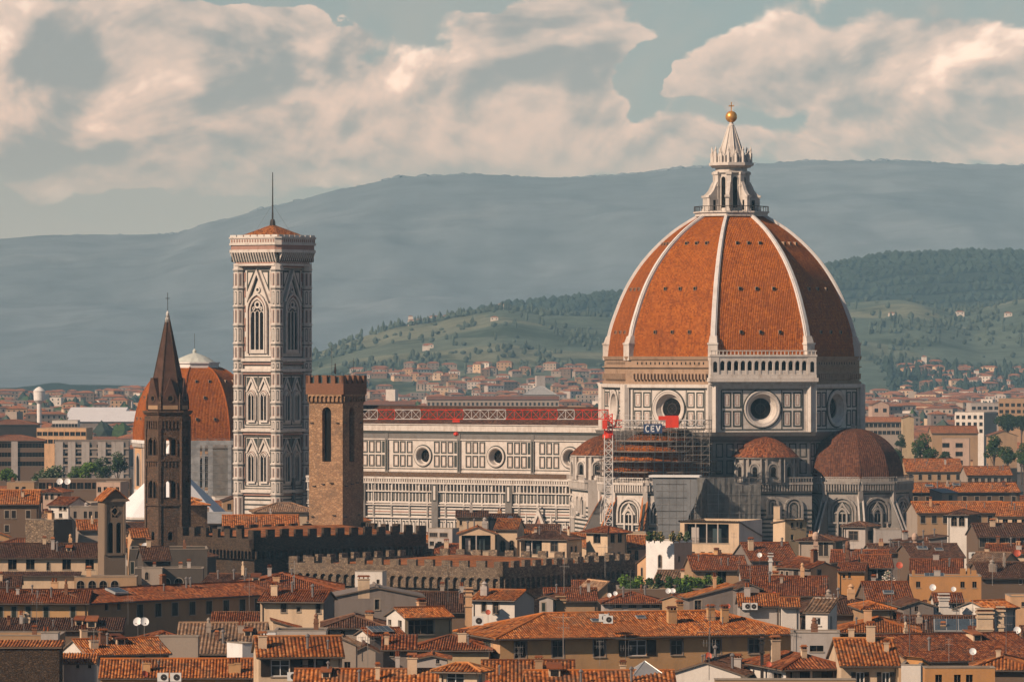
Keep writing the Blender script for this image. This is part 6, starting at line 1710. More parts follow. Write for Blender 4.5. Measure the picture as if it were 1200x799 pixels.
hs['m18'] = H('dark roofed hall between the pale grey wing and the red roofs', 1022, 1078, 647, 945, 4, d=12, roof='gx', tile='t_brown', wall='w_grey', per=.42, pitch=.22)
hs['m19'] = H('tan roofed yellow house with two dark windows and a gable on the left, right side', 1135, 1174, 660, 860, -22, pr=1194, roof='gx', tile='t_tan', wall='w_yellow', per=.4, pitch=.32, wins=[('B', [1143], 664, 673.5, 7, 'dark'), ('B', [1161], 661, 671, 7, 'dark')], chim=[(.2, .7, 1.0)])
hs['m20'] = H('bright orange terrace house with stepped parapet and white dishes', 1067, 1150, 677.5, 815, -3, d=8, roof='flat', wall='w_orange', parapet=.3, wins=[('B', [1076, 1128, 1142], 681, 688, 5, 'dark')])
hs['m21'] = H('rust coloured roof behind the bright orange terrace', 1068, 1128, 671, 850, -4, d=15, roof='gx', tile='t_red', wall='w_orange', per=.4, pitch=.26)
hs['m22'] = H('dark brown house at the right edge with a small oval window', 1150, 1215, 676, 830, 5, d=14, roof='gx', tile='t_brown', wall='w_brown', per=.4, pitch=.3, wins=[('B', [1196], 677, 684, 3, 'arch')])
hs['m23'] = H('dark roof with light skylights in shade, left of the tan roofed yellow house', 1068, 1130, 652, 930, 5, d=18, roof='gx', tile='t_brown', wall='w_brown', per=.42, pitch=.22)
hs['m24'] = H('low house with cream wall end and red roof, right edge above the yellow house', 1155, 1215, 648, 925, -8, d=12, roof='gx', tile='t_red', wall='w_cream', per=.42, pitch=.24, wins=[('B', [1163, 1190], 650, 655, 5, 'dark')])
# --- centre, in front of the palace
hs['c1'] = H('small white flat topped house with two little windows under the corbelled wall', 416, 448, 671, 850, -12, pr=453, roof='flat', wall='w_white', parapet=.2, wins=[('B', [424, 443], 678.5, 683.5, 3.6, 'dark')])
hs['c2'] = H('rough grey rendered gable with one tall window below the white flat topped house', 386, 498, 699, 712, 4, d=11, roof='gy', pitch=.2, tile='w_grey', wall='w_grey', per=0, ov=.1, wins=[('B', [442], 702, 714, 5.5, 'plain')], chim=[(.36, .05, 1.4, 1.6)], gutter=False)
hs['c3'] = H('cream two storey house with a deep eaved brown roof, centre left', 305, 379, 702.5, 690, -10, pr=392, roof='gx', tile='t_red', wall='w_cream', wallC='w_grey', per=.38, pitch=.3, ov=.9, wins=[('B', [332.5], 704.5, 717, 6, 'shutb'), ('B', [350], 711, 716.5, 4, 'plain'), ('B', [373], 704.5, 718, 5, 'shutb')], chim=[(.18, .25, 1.2, .9)])
hs['c4'] = H('broad terracotta roof rising behind the cream two storey house', 262, 400, 692, 775, 2, d=22, roof='hip', tile='t_red', wall='w_tan', per=.4, pitch=.24)
hs['c5'] = H('low brown hipped roof with a cream triangular gable, left of the broad terracotta roof', 238, 296, 681.5, 812, -18, pr=314, roof='gx', tile='t_brown', wall='w_cream', per=.4, pitch=.3)
hs['c6'] = H('white walled house with long roof and grey gable end, centre of the picture', 553, 603, 702, 725, -22, pr=626, roof='gx', tile='t_orange', wall='w_white', wallC='w_palegrey', per=.38, pitch=.3, wins=[('B', [567], 704, 716.5, 5, 'plain'), ('B', [581], 705.5, 719, 6.5, 'plain')])
hs['c6b'] = H('second grey gable right of the white walled house', 632, 648, 700, 740, -10, d=6, roof='gy', tile='t_brown', wall='w_palegrey', per=.38, wins=[('B', [637], 706, 716, 4, 'shut')])
hs['c7'] = H('dim brown roof left of the tall chimney stack, centre', 478, 552, 716, 745, 0, d=17, roof='gx', tile='t_brown', wall='w_brown', per=.4, pitch=.28)
hs['c8'] = H('low house with a dark red roof and a strip of attic windows, right of centre', 708, 777, 705.5, 775, 2, d=9, roof='hip', tile='t_red', wall='w_palegrey', per=.4, pitch=.3, wins=[('B', [724, 741, 757, 768], 707, 712.5, 9, 'wide')])
hs['c8b'] = H('peach gable wall beside the strip of attic windows', 776, 801, 702, 765, -35, d=9, roof='gy', tile='t_red', wall='w_tan', per=.4, pitch=.3, wins=[])
hs['c9'] = H('grey shed house with its orange roof slanting up to the right', 808, 859, 699, 705, 6, d=8, roof='sl', pitch=.26, tile='t_orange', wall='w_grey', per=.38, wins=[('B', [818], 703, 718, 8, 'plain')])
hs['c10'] = H('low white wall with two air conditioners under a striped orange roof', 867, 914, 708.5, 690, 0, d=8, roof='gx', tile='t_orange', wall='w_palegrey', per=.38, pitch=.32)
hs['c11'] = H('small tiled lean-to with white chimneys right of the striped orange roof', 916, 937, 709.5, 688, 0, d=6, roof='gx', tile='t_orange', wall='w_white', per=.38, pitch=.3)
hs['c12'] = H('grey gabled shed with a thin mast, behind the slanting orange roof', 866, 890, 688, 760, 5, d=8, roof='gy', tile='t_brown', wall='w_grey', per=.38, pitch=.4)
hs['c13'] = H('jumbled red roof sloping down behind the striped orange roof', 880, 968, 697, 760, -4, d=18, roof='gx', tile='t_red', wall='w_tan', per=.4, pitch=.26)
hs['c14'] = H('big brown hipped roof with a small orange penthouse, centre right', 940, 1052, 718, 700, 2, d=22, roof='hip', tile='t_brown', wall='w_brown', per=.38, pitch=.26)
hs['c14b'] = H('little orange penthouse box with a grey slab top on the big brown hipped roof', 976, 996, 700, 722, 0, d=3, roof='flat', parapet=.1, wall='w_orange', z0=14)
hs['c15'] = H('brown walled house with orange hipped roof and wire fringe, right of the big brown roof', 1012, 1046, 712.5, 690, 4, d=11, roof='hip', tile='t_orange', wall='w_tan', per=.38, pitch=.26, wins=[('B', [1035], 725, 731, 5, 'dark')])
hs['c16'] = H('red roof with a white framed dormer window, right half', 1018, 1070, 704, 740, 2, d=17, roof='gx', tile='t_red', wall='w_brown', per=.38, pitch=.28)
hs['c17'] = H('weathered grey gable with one dark vent, right half', 1059, 1094, 709, 722, 6, d=10, roof='gy', tile='t_brown', wall='w_grey', per=.38, pitch=.32, wins=[('B', [1074], 710, 716, 4, 'dark')])
hs['c18'] = H('white shed with a long orange roof and bright gable on its left, right side', 1153, 1190, 711, 730, 38, pl=1125, roof='gx', tile='t_orange', wall='w_palegrey', wallA='w_white', per=.38, pitch=.3, ov=.7)
hs['c19'] = H('low white house with a shuttered door between grey gable and long orange roof', 1096, 1128, 704.5, 750, 0, d=8, roof='gx', tile='t_red', wall='w_white', per=.38, pitch=.25, wins=[('B', [1119], 706, 714, 5, 'shut'), ('B', [1100], 707, 716, 5, 'dark')])
hs['c20'] = H('peach wall with a pale parapet at the right edge behind the long orange roof', 1184, 1225, 701, 755, 0, d=8, roof='flat', wall='w_peach', parapet=.3, wins=[('B', [1199], 705, 710, 4, 'dark')])
hs['c21'] = H('low roofs and a cream wall with a green awning, between garden and big loggia building', 812, 876, 667, 850, 3, d=16, roof='gx', tile='t_red', wall='w_tan', per=.4, pitch=.24, wins=[('B', [846], 669, 682, 10, 'dark'), ('B', [830], 671, 682, 6, 'dark')])
hs['c22'] = H('roof with pale patched ridge tiles between cream wall and peach gable', 870, 915, 677, 830, 0, d=13, roof='gx', tile='t_red', wall='w_palegrey', per=.4, pitch=.26)
hs['c23'] = H('low dark roofs huddled left of the garden', 640, 700, 703, 790, 2, d=12, roof='gx', tile='t_red', wall='w_tan', per=.4, pitch=.26)
hs['c24'] = H('small peach roof terrace house left of the leaning striped gable', 672, 706, 693, 840, 0, d=8, roof='sb', tile='t_red', wall='w_peach', per=.4, pitch=.2, wins=[('B', [680, 690], 695, 699, 4, 'dark')])
hs['c25'] = H('steep little shed roof with bright bands tilted up to the right, beside the garden', 692, 712, 699, 800, 20, d=9, roof='sl', tile='t_tan', wall='w_peach', per=.4, pitch=.85)
hs['p1'] = H('white house with pale gabled dormers under a red roof above the battlements', 508, 548, 648, 1030, -6, d=11, roof='gx', tile='t_red', wall='w_white', per=.42, pitch=.3, wins=[('B', [512, 526, 542], 649, 656, 7, 'dark')])
hs['p2'] = H('low white shed under a spreading red roof, beneath the portico', 548, 592, 650, 1024, 3, d=10, roof='gx', tile='t_red', wall='w_white', per=.42, pitch=.3, wins=[('B', [555, 569], 651, 657, 6, 'dark')])
hs['p3'] = H('pale glass roofed conservatory block at the right end of the dark battlements', 502, 530, 622, 1052, -28, pr=538, roof='flat', tile='lead_roof', wall='w_palegrey', parapet=.5, wins=[('B', [508, 520], 624, 629, 9, 'wide'), ('B', [506, 515], 634, 639, 5, 'dark')])

# --- left middle: the church under the belfry
hs['ch1'] = H('long church nave with a dark brown roof and square windows, left of the belfry', -30, 118, 652.5, 885, 1, d=13, roof='gx', tile='t_brown', wall='w_cream', per=.4, pitch=.32, wins=[('B', [14.5, 35.5, 78, 105], 655, 667, 10, 'dark'), ('B', [56.5], 658.5, 668, 3.5, 'arch')], cat='church')
hs['ch2'] = H('stained cream aisle wall below the long church nave', -30, 92, 674, 865, 1, d=4, roof='sb', pitch=.12, tile='t_brown', wall='w_cream', per=.4)
hs['ch3'] = H('arcaded terrace with little round arches and pillars along its top, under the belfry', 87, 160, 678, 862, 2, d=6, roof='flat', wall='w_tan', parapet=.3, wins=[('B', [94.5, 108, 121, 134.5], 680, 692, 9, 'arch')])
hs['ch4'] = H('soot grey lean-to wing between the belfry and the battlements', 152, 243, 646, 930, 4, d=14, roof='flat', wall='soot', parapet=.4, wins=[('B', [155], 658, 672, 4, 'shut')])
hs['ch5'] = H('dark grey garden wall building with two round arches behind the long palace roof', 158, 238, 668, 870, 2, d=6, roof='flat', wall='soot', parapet=.3, wins=[('B', [194.5, 209.5], 677, 689, 10, 'arch')])
hs['ch6'] = H('low dark gabled roof at the left edge under the church aisle', -20, 24, 686, 800, 4, d=9, roof='gx', tile='t_brown', wall='w_brown', per=.4, pitch=.3)

# --- foreground
hs['f1'] = H('long ochre palace wing with five shuttered windows at the left edge', -45, 103, 704.5, 725, 0, d=9.5, roof='gx', tile='t_red', wall='w_ochre', per=.38, pitch=.30, ov=.8, wins=[('B', [16.3, .5, 33, 54, 85.5], 710.5, 725, 5.5, 'shut')])
hs['f2'] = H('long shaded ochre palace wing receding right with tall dark windows, left half', 103, 322, 704.5, 725.6, 48, d=9.5, roof='gx', tile='t_red', wall='w_tan', per=.38, pitch=.30, ov=.8, wins=[('B', [125, 139.5], 707, 714.5, 4, 'dark'), ('B', [164, 185.5, 205, 225.5, 245, 265, 284, 302], 708, 723, 6.5, 'shut')])
hs['f3'] = H('dark lean-to roof along the foot of the long ochre palace wing', -45, 142, 737, 712, 0, d=6, roof='sb', pitch=.22, tile='t_brown', wall='w_brown', per=.38)
hs['f4'] = H('flat terrace with a pale rendered box and pots, above the rough stone wall', -20, 70, 748, 655, 0, d=8, roof='flat', wall='w_tan', parapet=.4)
hs['f4b'] = H('pale rendered stair box between two white piers on the terrace', 48, 68, 742, 640, 0, d=2.6, roof='flat', wall='w_palegrey', parapet=.05, z0=14)
hs['f5'] = H('rough dark stone building filling the lower left corner, topped by one row of tiles', -70, 69.5, 757.5, 600, 0, d=5, roof='sb', pitch=.10, tile='t_orange', wall='dark_stone', per=.38, ov=.25, gutter=False)
hs['f6'] = H('low white gabled house with a red dish on its gable and a long tiled roof', 101, 198, 766, 622, 24, pl=73, roof='gx', tile='t_orange', wall='w_palegrey', wallA='w_white', per=.36, pitch=.34, ov=.5, wins=[('B', [129], 775, 783, 10, 'shut'), ('B', [166], 766.5, 781, 8, 'shut')])
hs['f6b'] = H('narrow tiled porch with two vents in front of the low white gabled house', 74, 111, 776, 606, 0, d=3, roof='sb', pitch=.32, tile='t_orange', wall='w_palegrey', per=.36, ov=.3, wins=[('B', [91, 105], 778.5, 780, 3.5, 'dark')], gutter=False)
hs['f7'] = H('blank taupe wall block right of the low white gabled house', 182, 232, 746.5, 640, 0, d=3, roof='flat', wall='w_taupe', parapet=.08)
hs['f8'] = H('big roof of coarse brown tiles with a dark open front, left half', 206, 308, 764, 652, 0, d=19, roof='gx', tile='t_tan', wall='shutter_brown', per=.46, pitch=.34, gutter=False)
hs['f8b'] = H('strip of red roof with a pale parapet above the coarse brown tiles', 248, 320, 731, 705, 0, d=5, roof='sb', pitch=.3, tile='t_red', wall='w_tan', per=.38)
hs['f9'] = H('orange roofed house with ochre wall and clustered pots along the bottom edge, left', 118, 296, 792.5, 585, 2, d=11, roof='gx', tile='t_orange', wall='w_ochre', per=.36, pitch=.30, chim=[(.86, .12, 1.0, .7, 1), (.90, .12, 1.1, .7, 1), (.30, .15, .9, .8)])
hs['f10'] = H('cream house with coarse striped roof, brown shutters and a dark loggia, bottom centre left', 303, 401, 767, 560, 6, pl=298, roof='gx', tile='t_orange', wall='w_cream', wallC='w_taupe', per=.42, pitch=.34, ov=.7, wins=[('B', [328.5], 772.5, 792, 22, 'open'), ('B', [369], 769, 790, 36, 'loggia')], d=10, chim=[(.06, .2, 1.2, .9)])
hs['f10b'] = H('bright white stepped parapet wall left of the striped roof', 284, 299, 756, 600, 30, d=4, roof='flat', wall='white_paint', parapet=.2)
hs['f10c'] = H('low taupe wall with a white dish, behind the striped roof', 322, 382, 739.5, 640, 0, d=6, roof='flat', wall='w_palegrey', parapet=.1)
hs['f10d'] = H('small white box chimney house beside the low taupe wall', 307, 323, 741, 632, 0, d=2.5, roof='flat', wall='white_paint', parapet=.1)
hs['f10e'] = H('pale gabled attic wall under the cream two storey house', 320, 350, 735, 668, 4, d=6, roof='sr', pitch=.3, tile='t_red', wall='w_cream', per=.38)
hs['f11'] = H('brown roof sloping left with a pale ridge line, centre left', 380, 452, 734, 668, 2, d=13, roof='hip', tile='t_brown', wall='w_taupe', per=.38, pitch=.3, wins=[('B', [384, 402], 739, 746, 5, 'dark')])
hs['f12'] = H('small grey annexe with a white gable and a solar panel on its tiles, centre', 433, 474, 743.5, 642, 26, pl=418, roof='gx', tile='t_red', wall='w_grey', wallA='w_white', per=.36, pitch=.34)
hs['f13'] = H('yellow house with one very wide window and a white lit gable, centre', 474.5, 529.5, 722, 648, 26, pl=453, roof='gx', tile='t_orange', wall='w_yellow', wallA='w_white', per=.36, pitch=.34, wins=[('B', [493.5], 726, 743, 30, 'wide'), ('A', [456.5], 725.5, 732, 4, 'dark'), ('A', [468.5], 726.5, 734.5, 4.5, 'dark')])
hs['f14'] = H('dim tiled roof running below the yellow house with the wide window', 480, 573, 760, 612, -4, d=9, roof='hip', tile='t_red', wall='w_yellow', per=.36, pitch=.3)
hs['f15'] = H('pale curved gable wall with a tiny hooded window, bottom centre', 488, 524, 771, 588, 0, d=6, roof='gy', tile='t_red', wall='w_palegrey', per=.36, pitch=.22, wins=[('B', [513], 772, 777, 4, 'dark')])
hs['f16'] = H('stained grey house with a strip of brown tiles, bottom centre', 449, 486, 759, 596, 0, d=4, roof='sb', pitch=.34, tile='t_red', wall='w_grey', per=.36, wins=[('B', [459], 763.5, 768, 4, 'dark')], chim=[(.1, .3, .8, .5)])
hs['f17'] = H('taupe gable end with a mast, bottom centre left', 417.5, 440, 761, 590, 4, d=7, roof='gy', tile='t_brown', wall='w_taupe', per=.36, pitch=.5)
hs['f18'] = H('taupe wall with a dark doorway and pale edged roof, right of the striped roof', 401, 417, 754, 575, 0, d=6, roof='sr', tile='t_tan', wall='w_taupe', per=.36, pitch=.5, wins=[('B', [407], 775, 789, 7, 'dark')])
hs['f19'] = H('small turret house with a pyramid roof and white double window, bottom centre', 514.5, 559, 784, 520, -18, pr=569, roof='hip', tile='t_orange', wall='w_cream', per=.38, pitch=.36, ov=.7, wins=[('B', [533.5], 787, 806, 21, 'white'), ('C', [563], 787, 806, 4, 'white')])
hs['f20'] = H('foreground roof of coarse orange tile rows along the bottom edge, left of the turret house', 345, 520, 809, 528, 0, d=11.5, roof='gx', tile='t_orange', wall='w_cream', per=.44, pitch=.32)
hs['f21'] = H('low orange roof at the bottom edge, right of the turret house', 566, 672, 799, 556, 0, d=13, roof='gx', tile='t_orange', wall='w_tan', per=.40, pitch=.30, chim=[(.62, .3, .9, .8)])
hs['f21b'] = H('front row of orange tiles below the long palace, nearest the bottom edge', 620, 792, 812, 525, 2, d=12, roof='gx', tile='t_orange', wall='w_tan', per=.44, pitch=.32)
hs['f22'] = H('long orange roofed palace with seven dark framed windows across the centre', 586, 934, 745.5, 612, 17, d=16, roof='hip', tile='t_orange', wall='w_ochre', wallA='w_peach', per=.36, pitch=.28, ov=.9, wins=[('B', [610, 654, 702.5], 750.5, 771, 13.5, 'grey'), ('B', [747], 749.5, 768, 21, 'open'), ('B', [793, 838, 884], 749.5, 767, 13.5, 'grey'), ('A', [571], 750.5, 770, 8, 'shut')],
      chim=[(.61, .25, 1.4, 1.1, 0), (.75, .30, 1.3, .9, 0), (.79, .25, 1.5, .9, 0), (.68, .55, 1.0, .8, 0)])
hs['f23'] = H('corniced pale attic storey with a small niche, right end of the long palace', 927, 984, 744, 590, -3, d=6, roof='flat', wall='w_palegrey', parapet=.25, wins=[('B', [957], 756, 763, 16, 'dark')])
hs['f24'] = H('white rooftop turret with a striped tiled shed roof and one grey window', 944, 970, 716, 597, -22, pr=978, roof='sb', pitch=.42, tile='t_tan', wall='w_white', per=.42, ov=.3, d=3.4, wins=[('B', [957], 723, 732.5, 10, 'white'), ('C', [974], 722, 738, 2.5, 'dark')], gutter=False)
hs['f25'] = H('orange roof reaching out to the right behind the white rooftop turret', 985, 1076, 739.5, 640, -3, d=13, roof='hip', tile='t_orange', wall='w_brown', per=.38, pitch=.28, chim=[])
hs['f26'] = H('corner house with brown hipped roof and a scalloped awning, lower right', 921, 988, 781, 560, 16, pl=866, d=13, roof='hip', tile='t_red', wall='w_brown', wallA='w_white', per=.38, pitch=.32, ov=.8, wins=[('A', [910], 788, 797, 12, 'dark'), ('B', [951], 785, 797, 50, 'loggia')], chim=[(.15, .5, 2.2, 1.0), (.45, .2, .8, .6)])
hs['f27'] = H('cream front with two brown shuttered windows under a wide orange roof, lower right', 986, 1053, 776.5, 556, 2, d=14, roof='gx', tile='t_orange', wall='w_cream', per=.38, pitch=.32, ov=.9, wins=[('B', [1008], 787, 803, 9.5, 'open'), ('B', [1038], 787, 803, 9.5, 'open')], chim=[(.30, .55, 1.2, .6), (.62, .45, 1.5, .8), (.85, .25, .8, .45)])
hs['f28'] = H('plain white side wall right of the brown shuttered windows', 1056, 1079, 780, 553, -8, d=6, roof='flat', wall='w_white', parapet=.1)
hs['f29'] = H('vast dark red roof with a glass skylight, lower right', 1058, 1165, 757, 655, -4, d=24, roof='gx', tile='t_brown', wall='w_brown', per=.38, pitch=.27)
hs['f30'] = H('long dark roof climbing to the right edge', 1066, 1230, 774, 612, 20, d=20, roof='gx', tile='t_red', wall='w_tan', per=.38, pitch=.25)
hs['f31'] = H('small hipped orange roof in the lower right corner', 1140, 1212, 783, 566, -6, d=10, roof='hip', tile='t_orange', wall='w_brown', per=.38, pitch=.32)
hs['f32'] = H('bright ochre roof terrace wall with stepped openings, bottom right', 1084, 1166, 788, 548, 0, d=3, roof='flat', wall='w_orange', parapet=.5, wins=[('B', [1100, 1122, 1136], 790, 799, 8, 'dark')])
hs['f33'] = H('narrow ochre parapet fin left of the bright terrace wall', 1081, 1089, 776, 556, 30, d=3, roof='sr', tile='w_orange', wall='w_orange', per=0, pitch=.6, gutter=False)
hs['f34'] = H('low brown tiled roof with a cream gable, bottom right of centre', 786, 868, 789, 566, -14, d=14, roof='gy', tile='t_brown', wall='w_white', per=.38, pitch=.32)
hs['f35'] = H('little white dormer house on the low brown tiled roof', 835, 843, 771, 578, 0, d=3, roof='flat', parapet=.05, wall='w_white', z0=14, wins=[('B', [839], 773, 779, 4, 'dark')])
hs['f36'] = H('parapet with square piers along the bottom edge, right of centre', 838, 1003, 803, 545, 0, d=2, roof='flat', wall='w_tan', parapet=.6)

# lead covered roof lantern on a square base
T = thing('roof_lantern', 'square roof lantern with a shiny grey metal pyramid top at the bottom edge', 'roof lantern', (PX(755.5, 532), 532, 0), 14)
b = MB('w_tan'); zt = PZ(791, 532); b.box(-1.55, 1.55, -1.55, 1.55, 18, zt, 'w_tan'); b.build('base', T)
b = MB('lead_shiny'); plain('lead_shiny', (.50, .49, .47), .35, .5, .1)
for k in range(4): b.at(0, 0, 0, 90*k); b.add([(-1.85, -1.85, zt), (1.85, -1.85, zt), (0, 0, zt+1.5)], [(0, 1, 2)], 'lead_shiny'); b.tube((-1.85, -1.85, zt), (0, 0, zt+1.52), .05, 'lead_shiny', 4)
b.at(); b.box(-1.85, 1.85, -1.85, 1.85, zt-.1, zt-.01, 'lead_shiny'); b.build('roof', T)

# tall free-standing stacks
def stack(label, px, yt, yb, Y, w, mat, top='globe'):
    T = thing('chimney_stack', label, 'chimney', (PX(px, Y), Y, 0)); z0, z1 = PZ(yb, Y), PZ(yt, Y); b = MB(mat)
    b.box(-w/2, w/2, -w/2, w/2, z0-3, z1, mat)
    for f in (.35, .8): z = z0+(z1-z0)*f; b.box(-w/2-.12, w/2+.12, -w/2-.12, w/2+.12, z, z+.22, mat)
    b.build('shaft', T); b = MB(mat)
    if top == 'globe': b.lathe([(w*.3, z1), (w*.75, z1+.35), (w*.85, z1+.9), (w*.6, z1+1.4), (.1, z1+1.6)], 12, mat)
    else: b.box(-w/2-.2, w/2+.2, -w/2-.2, w/2+.2, z1, z1+.2, mat); b.box(-w/2, w/2, -w/2, w/2, z1+.2, z1+.5, 'brick_red'); b.box(-w/2-.15, w/2+.15, -w/2-.15, w/2+.15, z1+.5, z1+.62, mat)
    b.build('cap', T)
stack('globe topped pinkish chimney stack before the grey stone gable', 956, 634, 662, 845, .7, 'w_pink')
stack('cream square chimney stack beside the white walled house in the centre', 549, 693, 720, 722, 1.0, 'w_peach', 'cap')
stack('brick red flue with a dark hood, left of the cream penthouse', 993, 644, 660, 900, .5, 'brick_red')
stack('fat ochre chimney stack with mouldings, right side', 1154, 718, 748, 640, 1.9, 'w_cream', 'cap')
stack('slim ochre chimney stack next to the fat moulded one, right side', 1172.5, 716, 745, 640, .8, 'w_cream', 'cap')
stack('white chimney stack between the grey gable and the shuttered door', 1106, 700, 716, 730, 1.3, 'w_white', 'cap')
stack('silver metal flue beside the peach gabled house', 903, 652, 682, 830, .55, 'pale_lead', 'cap')
stack('dark metal flue on the corner house with the awning', 893, 749, 774, 566, .35, 'bronze_dark', 'cap')
stack('rusty brown chimney stack left of the strip of attic windows', 657, 703, 719, 742, 1.3, 'w_tan', 'cap')
stack('small round pinkish stack behind the dark roofed hall', 1072, 634, 650, 960, .7, 'w_pink')

hs['x1'] = H('low roof with grey slates among the sooty walls right of the belfry', 168, 200, 655, 905, 10, d=10, roof='gx', pitch=.4, tile='t_brown', wall='soot', per=.4, chim=[(.3, .5, 1.0)])
hs['x2'] = H('small cream box with a round topped door beneath the gabled belfry', 166, 190, 667, 868, 0, d=4, roof='flat', parapet=.2, wall='w_taupe', wins=[('B', [172], 670, 679, 4, 'arch')])
hs['x3'] = H('dark pitched shed left of the corbelled palace corner', 205, 238, 652, 945, -12, d=9, roof='gy', pitch=.3, tile='t_brown', wall='soot', per=.4)
rc = random.Random(77)     # stacks on the roofs that carry none yet
for r in list(HOUSES):
    if r['L'] > 5 and r['zr'] and not any(c.name.startswith('chimney') for c in r['o'].children) and r['d'] > 5 and r['ze'] > 12:
        for i in range(rc.choice([1, 1, 2, 3]) if r['L'] > 9 else 1):
            x, y = rc.uniform(.12, .88)*r['L'], rc.uniform(.2, .62)*r['d']
            if r['o']['label'].startswith(('bright white', 'white rooftop', 'square cream')): continue
            chimney(r['o'], x, y, r['zr'](x, y), rc.choice([.7, .9, 1.2, 1.5]), rc.choice([.45, .6, .8, 1.0]), rc.choice([0, 0, 1, 2]), rc.choice(['w_cream', 'w_peach', 'w_palegrey', 'brick_red', 'w_taupe']))

plain('flue_grey', (.22, .20, .19), .6, .3)
DM = None
for r in list(HOUSES):     # small dormers, flues and vent pots that break up the slopes
    if r['ze'] < 12 or r['L'] < 7 or r['d'] < 6 or r['phi'] is None: continue
    for i in range(rc.choice([1, 2, 2, 3, 4])):
        x, y = rc.uniform(.15, .85)*r['L'], rc.uniform(.15, .42)*r['d']; z = r['zr'](x, y)
        if z <= r['ze']+.15: continue
        if DM is None:
            b = MB('flue_grey'); b.tube((0, 0, -.5), (0, 0, .9), .11, 'flue_grey', 7); b.lathe([(.11, .9), (.2, .95), (.2, 1.05), (.03, 1.2)], 7, 'flue_grey'); q = b.build('vent_pipe'); DM = q.data; bpy.data.objects.remove(q)
            b = MB('w_cream'); b.box(-.55, .55, 0, 2.2, -.6, .75, 'w_cream'); b.box(-.38, .38, -.03, .02, .05, .62, 'window_glass'); b.add([(-.75, -.2, .72), (.75, -.2, .72), (.75, 2.6, 1.15), (-.75, 2.6, 1.15), (-.75, -.2, .84), (.75, -.2, .84), (.75, 2.6, 1.27), (-.75, 2.6, 1.27)], [(0,3,2,1), (4,5,6,7), (0,1,5,4), (1,2,6,5), (3,0,4,7)], 't_red')
            q = b.build('dormer'); DQ = q.data; bpy.data.objects.remove(q)
        k = rc.random() < .3 and r['L'] > 10 and not r['o']['label'].startswith(('long orange', 'long ochre', 'long shaded'))
        o = bpy.data.objects.new('dormer' if k else 'vent_pipe', DQ if k else DM); COL.objects.link(o); o.parent = r['o']; o.location = (x, y, z); s_ = rc.uniform(.8, 1.3) if k else rc.uniform(.7, 1.5); o.scale = (s_, s_, s_)
b = MB('w_orange')
for i, (a, c, h) in enumerate(((.70, .78, 1.2), (.80, .84, 1.2), (.86, .93, .9), (.02, .06, .9))): r = hs['m20']; b.box(a*r['L'], c*r['L'], .02, .5, r['ze']+.39, r['ze']+.4+h, 'w_orange')
b.build('parapet_steps', hs['m20']['o'])

# ================================================================ apartment blocks and larger houses beyond
def G(n, y0, y1, w, st='dark'): return [('B', n, a, a+1.6, w, st) for a in [y0+3.1*i for i in range(int((y1-y0)/3.1))]]
AB = dict(name='apartment_building', cat='apartment block', per=0, roof='flat')
H('grey apartment block with pale vertical wall strips and balcony bands, far left', 64, 151, 517, 1900, 3, d=14, wall='w_grey', parapet=.3, wins=G(14, 1.2, 13, 2.2, 'dark'), **AB)
T = HOUSES[-1]['o']; hb = HOUSES[-1]
b = MB('w_palegrey')
for px in (67, 71.5, 82, 86, 98, 102.5, 117, 121.5, 133, 138, 142.5): x = px_on_line(px, (T.location.x, T.location.y), 3); b.box(x-.75, x+.75, -.5, -.05, 2, hb['ze']-.2, 'w_palegrey')
for k in range(4): b.box(0, hb['L'], -.42, -.04, hb['ze']-2.9-3.1*k, hb['ze']-2.3-3.1*k, 'w_taupe')
b.build('pilasters', T)
H('peach flat roofed apartment block set back above the grey striped block', 43, 101, 503, 2080, -6, d=14, wall='w_peach', parapet=.5, wins=G(9, 1, 8, 2.0), **AB)
H('dark brown apartment block with a pale stair strip, left edge', -20, 52, 516, 1750, 6, d=16, name='apartment_building', cat='apartment block', per=0, roof='hip', tile='t_farbrown', wall='w_brown', pitch=.2, wins=G(10, 1, 12, 2.0))
b = MB('w_palegrey'); h_ = HOUSES[-1]; x = px_on_line(17, (h_['o'].location.x, h_['o'].location.y), 6); b.box(x-1.1, x+1.1, -.5, -.05, 0, h_['ze']-.3, 'w_palegrey'); b.build('stair_strip', h_['o'])
H('long dark roofed block behind the brown one at the left edge, with cypress green base', -20, 44, 497, 2250, 2, d=18, name='apartment_building', cat='apartment block', per=0, roof='hip', tile='t_farbrown', wall='shutter_brown', pitch=.2, wins=[])
H('white battlement topped palazzo among far roofs, left of the domed chapel', 61, 91, 494, 2450, 0, d=14, wall='w_white', parapet=.6, wins=G(8, 1, 6, 1.4), **AB)
H('low green roofed terrace building below the grey striped block', 45, 152, 562, 1420, 0, d=8, name='apartment_building', cat='apartment block', per=0, roof='flat', tile='lead_green', wall='w_brown', parapet=.2, wins=[('B', 12, .8, 2.6, 1.8, 'dark')])
H('peach rooftop storey left of the domed chapel, with a cream side', 113, 141, 567, 1390, -10, d=9, name='house', per=0, roof='flat', wall='w_pink', wins=[('B', 4, .8, 2.2, 1.0, 'dark')])
H('white modern block with dark glazing on the far right, lower left of a pair', 1119, 1153, 484, 2300, -24, pr=1168, wall='w_white', wallC='w_taupe', parapet=.4, wins=G(5, 1, 12, 1.6), **AB)
H('long white roofed apartment slab on the far right edge', 1138, 1230, 474, 2650, 4, d=16, wall='w_palegrey', parapet=.8, wins=G(14, 1, 12, 2.0), **AB)
H('cream and grey apartment building with white cornice at the far right edge', 1170, 1225, 470, 2420, -6, d=14, wall='w_tan', parapet=1.2, wins=G(8, 1, 14, 1.8), **AB)
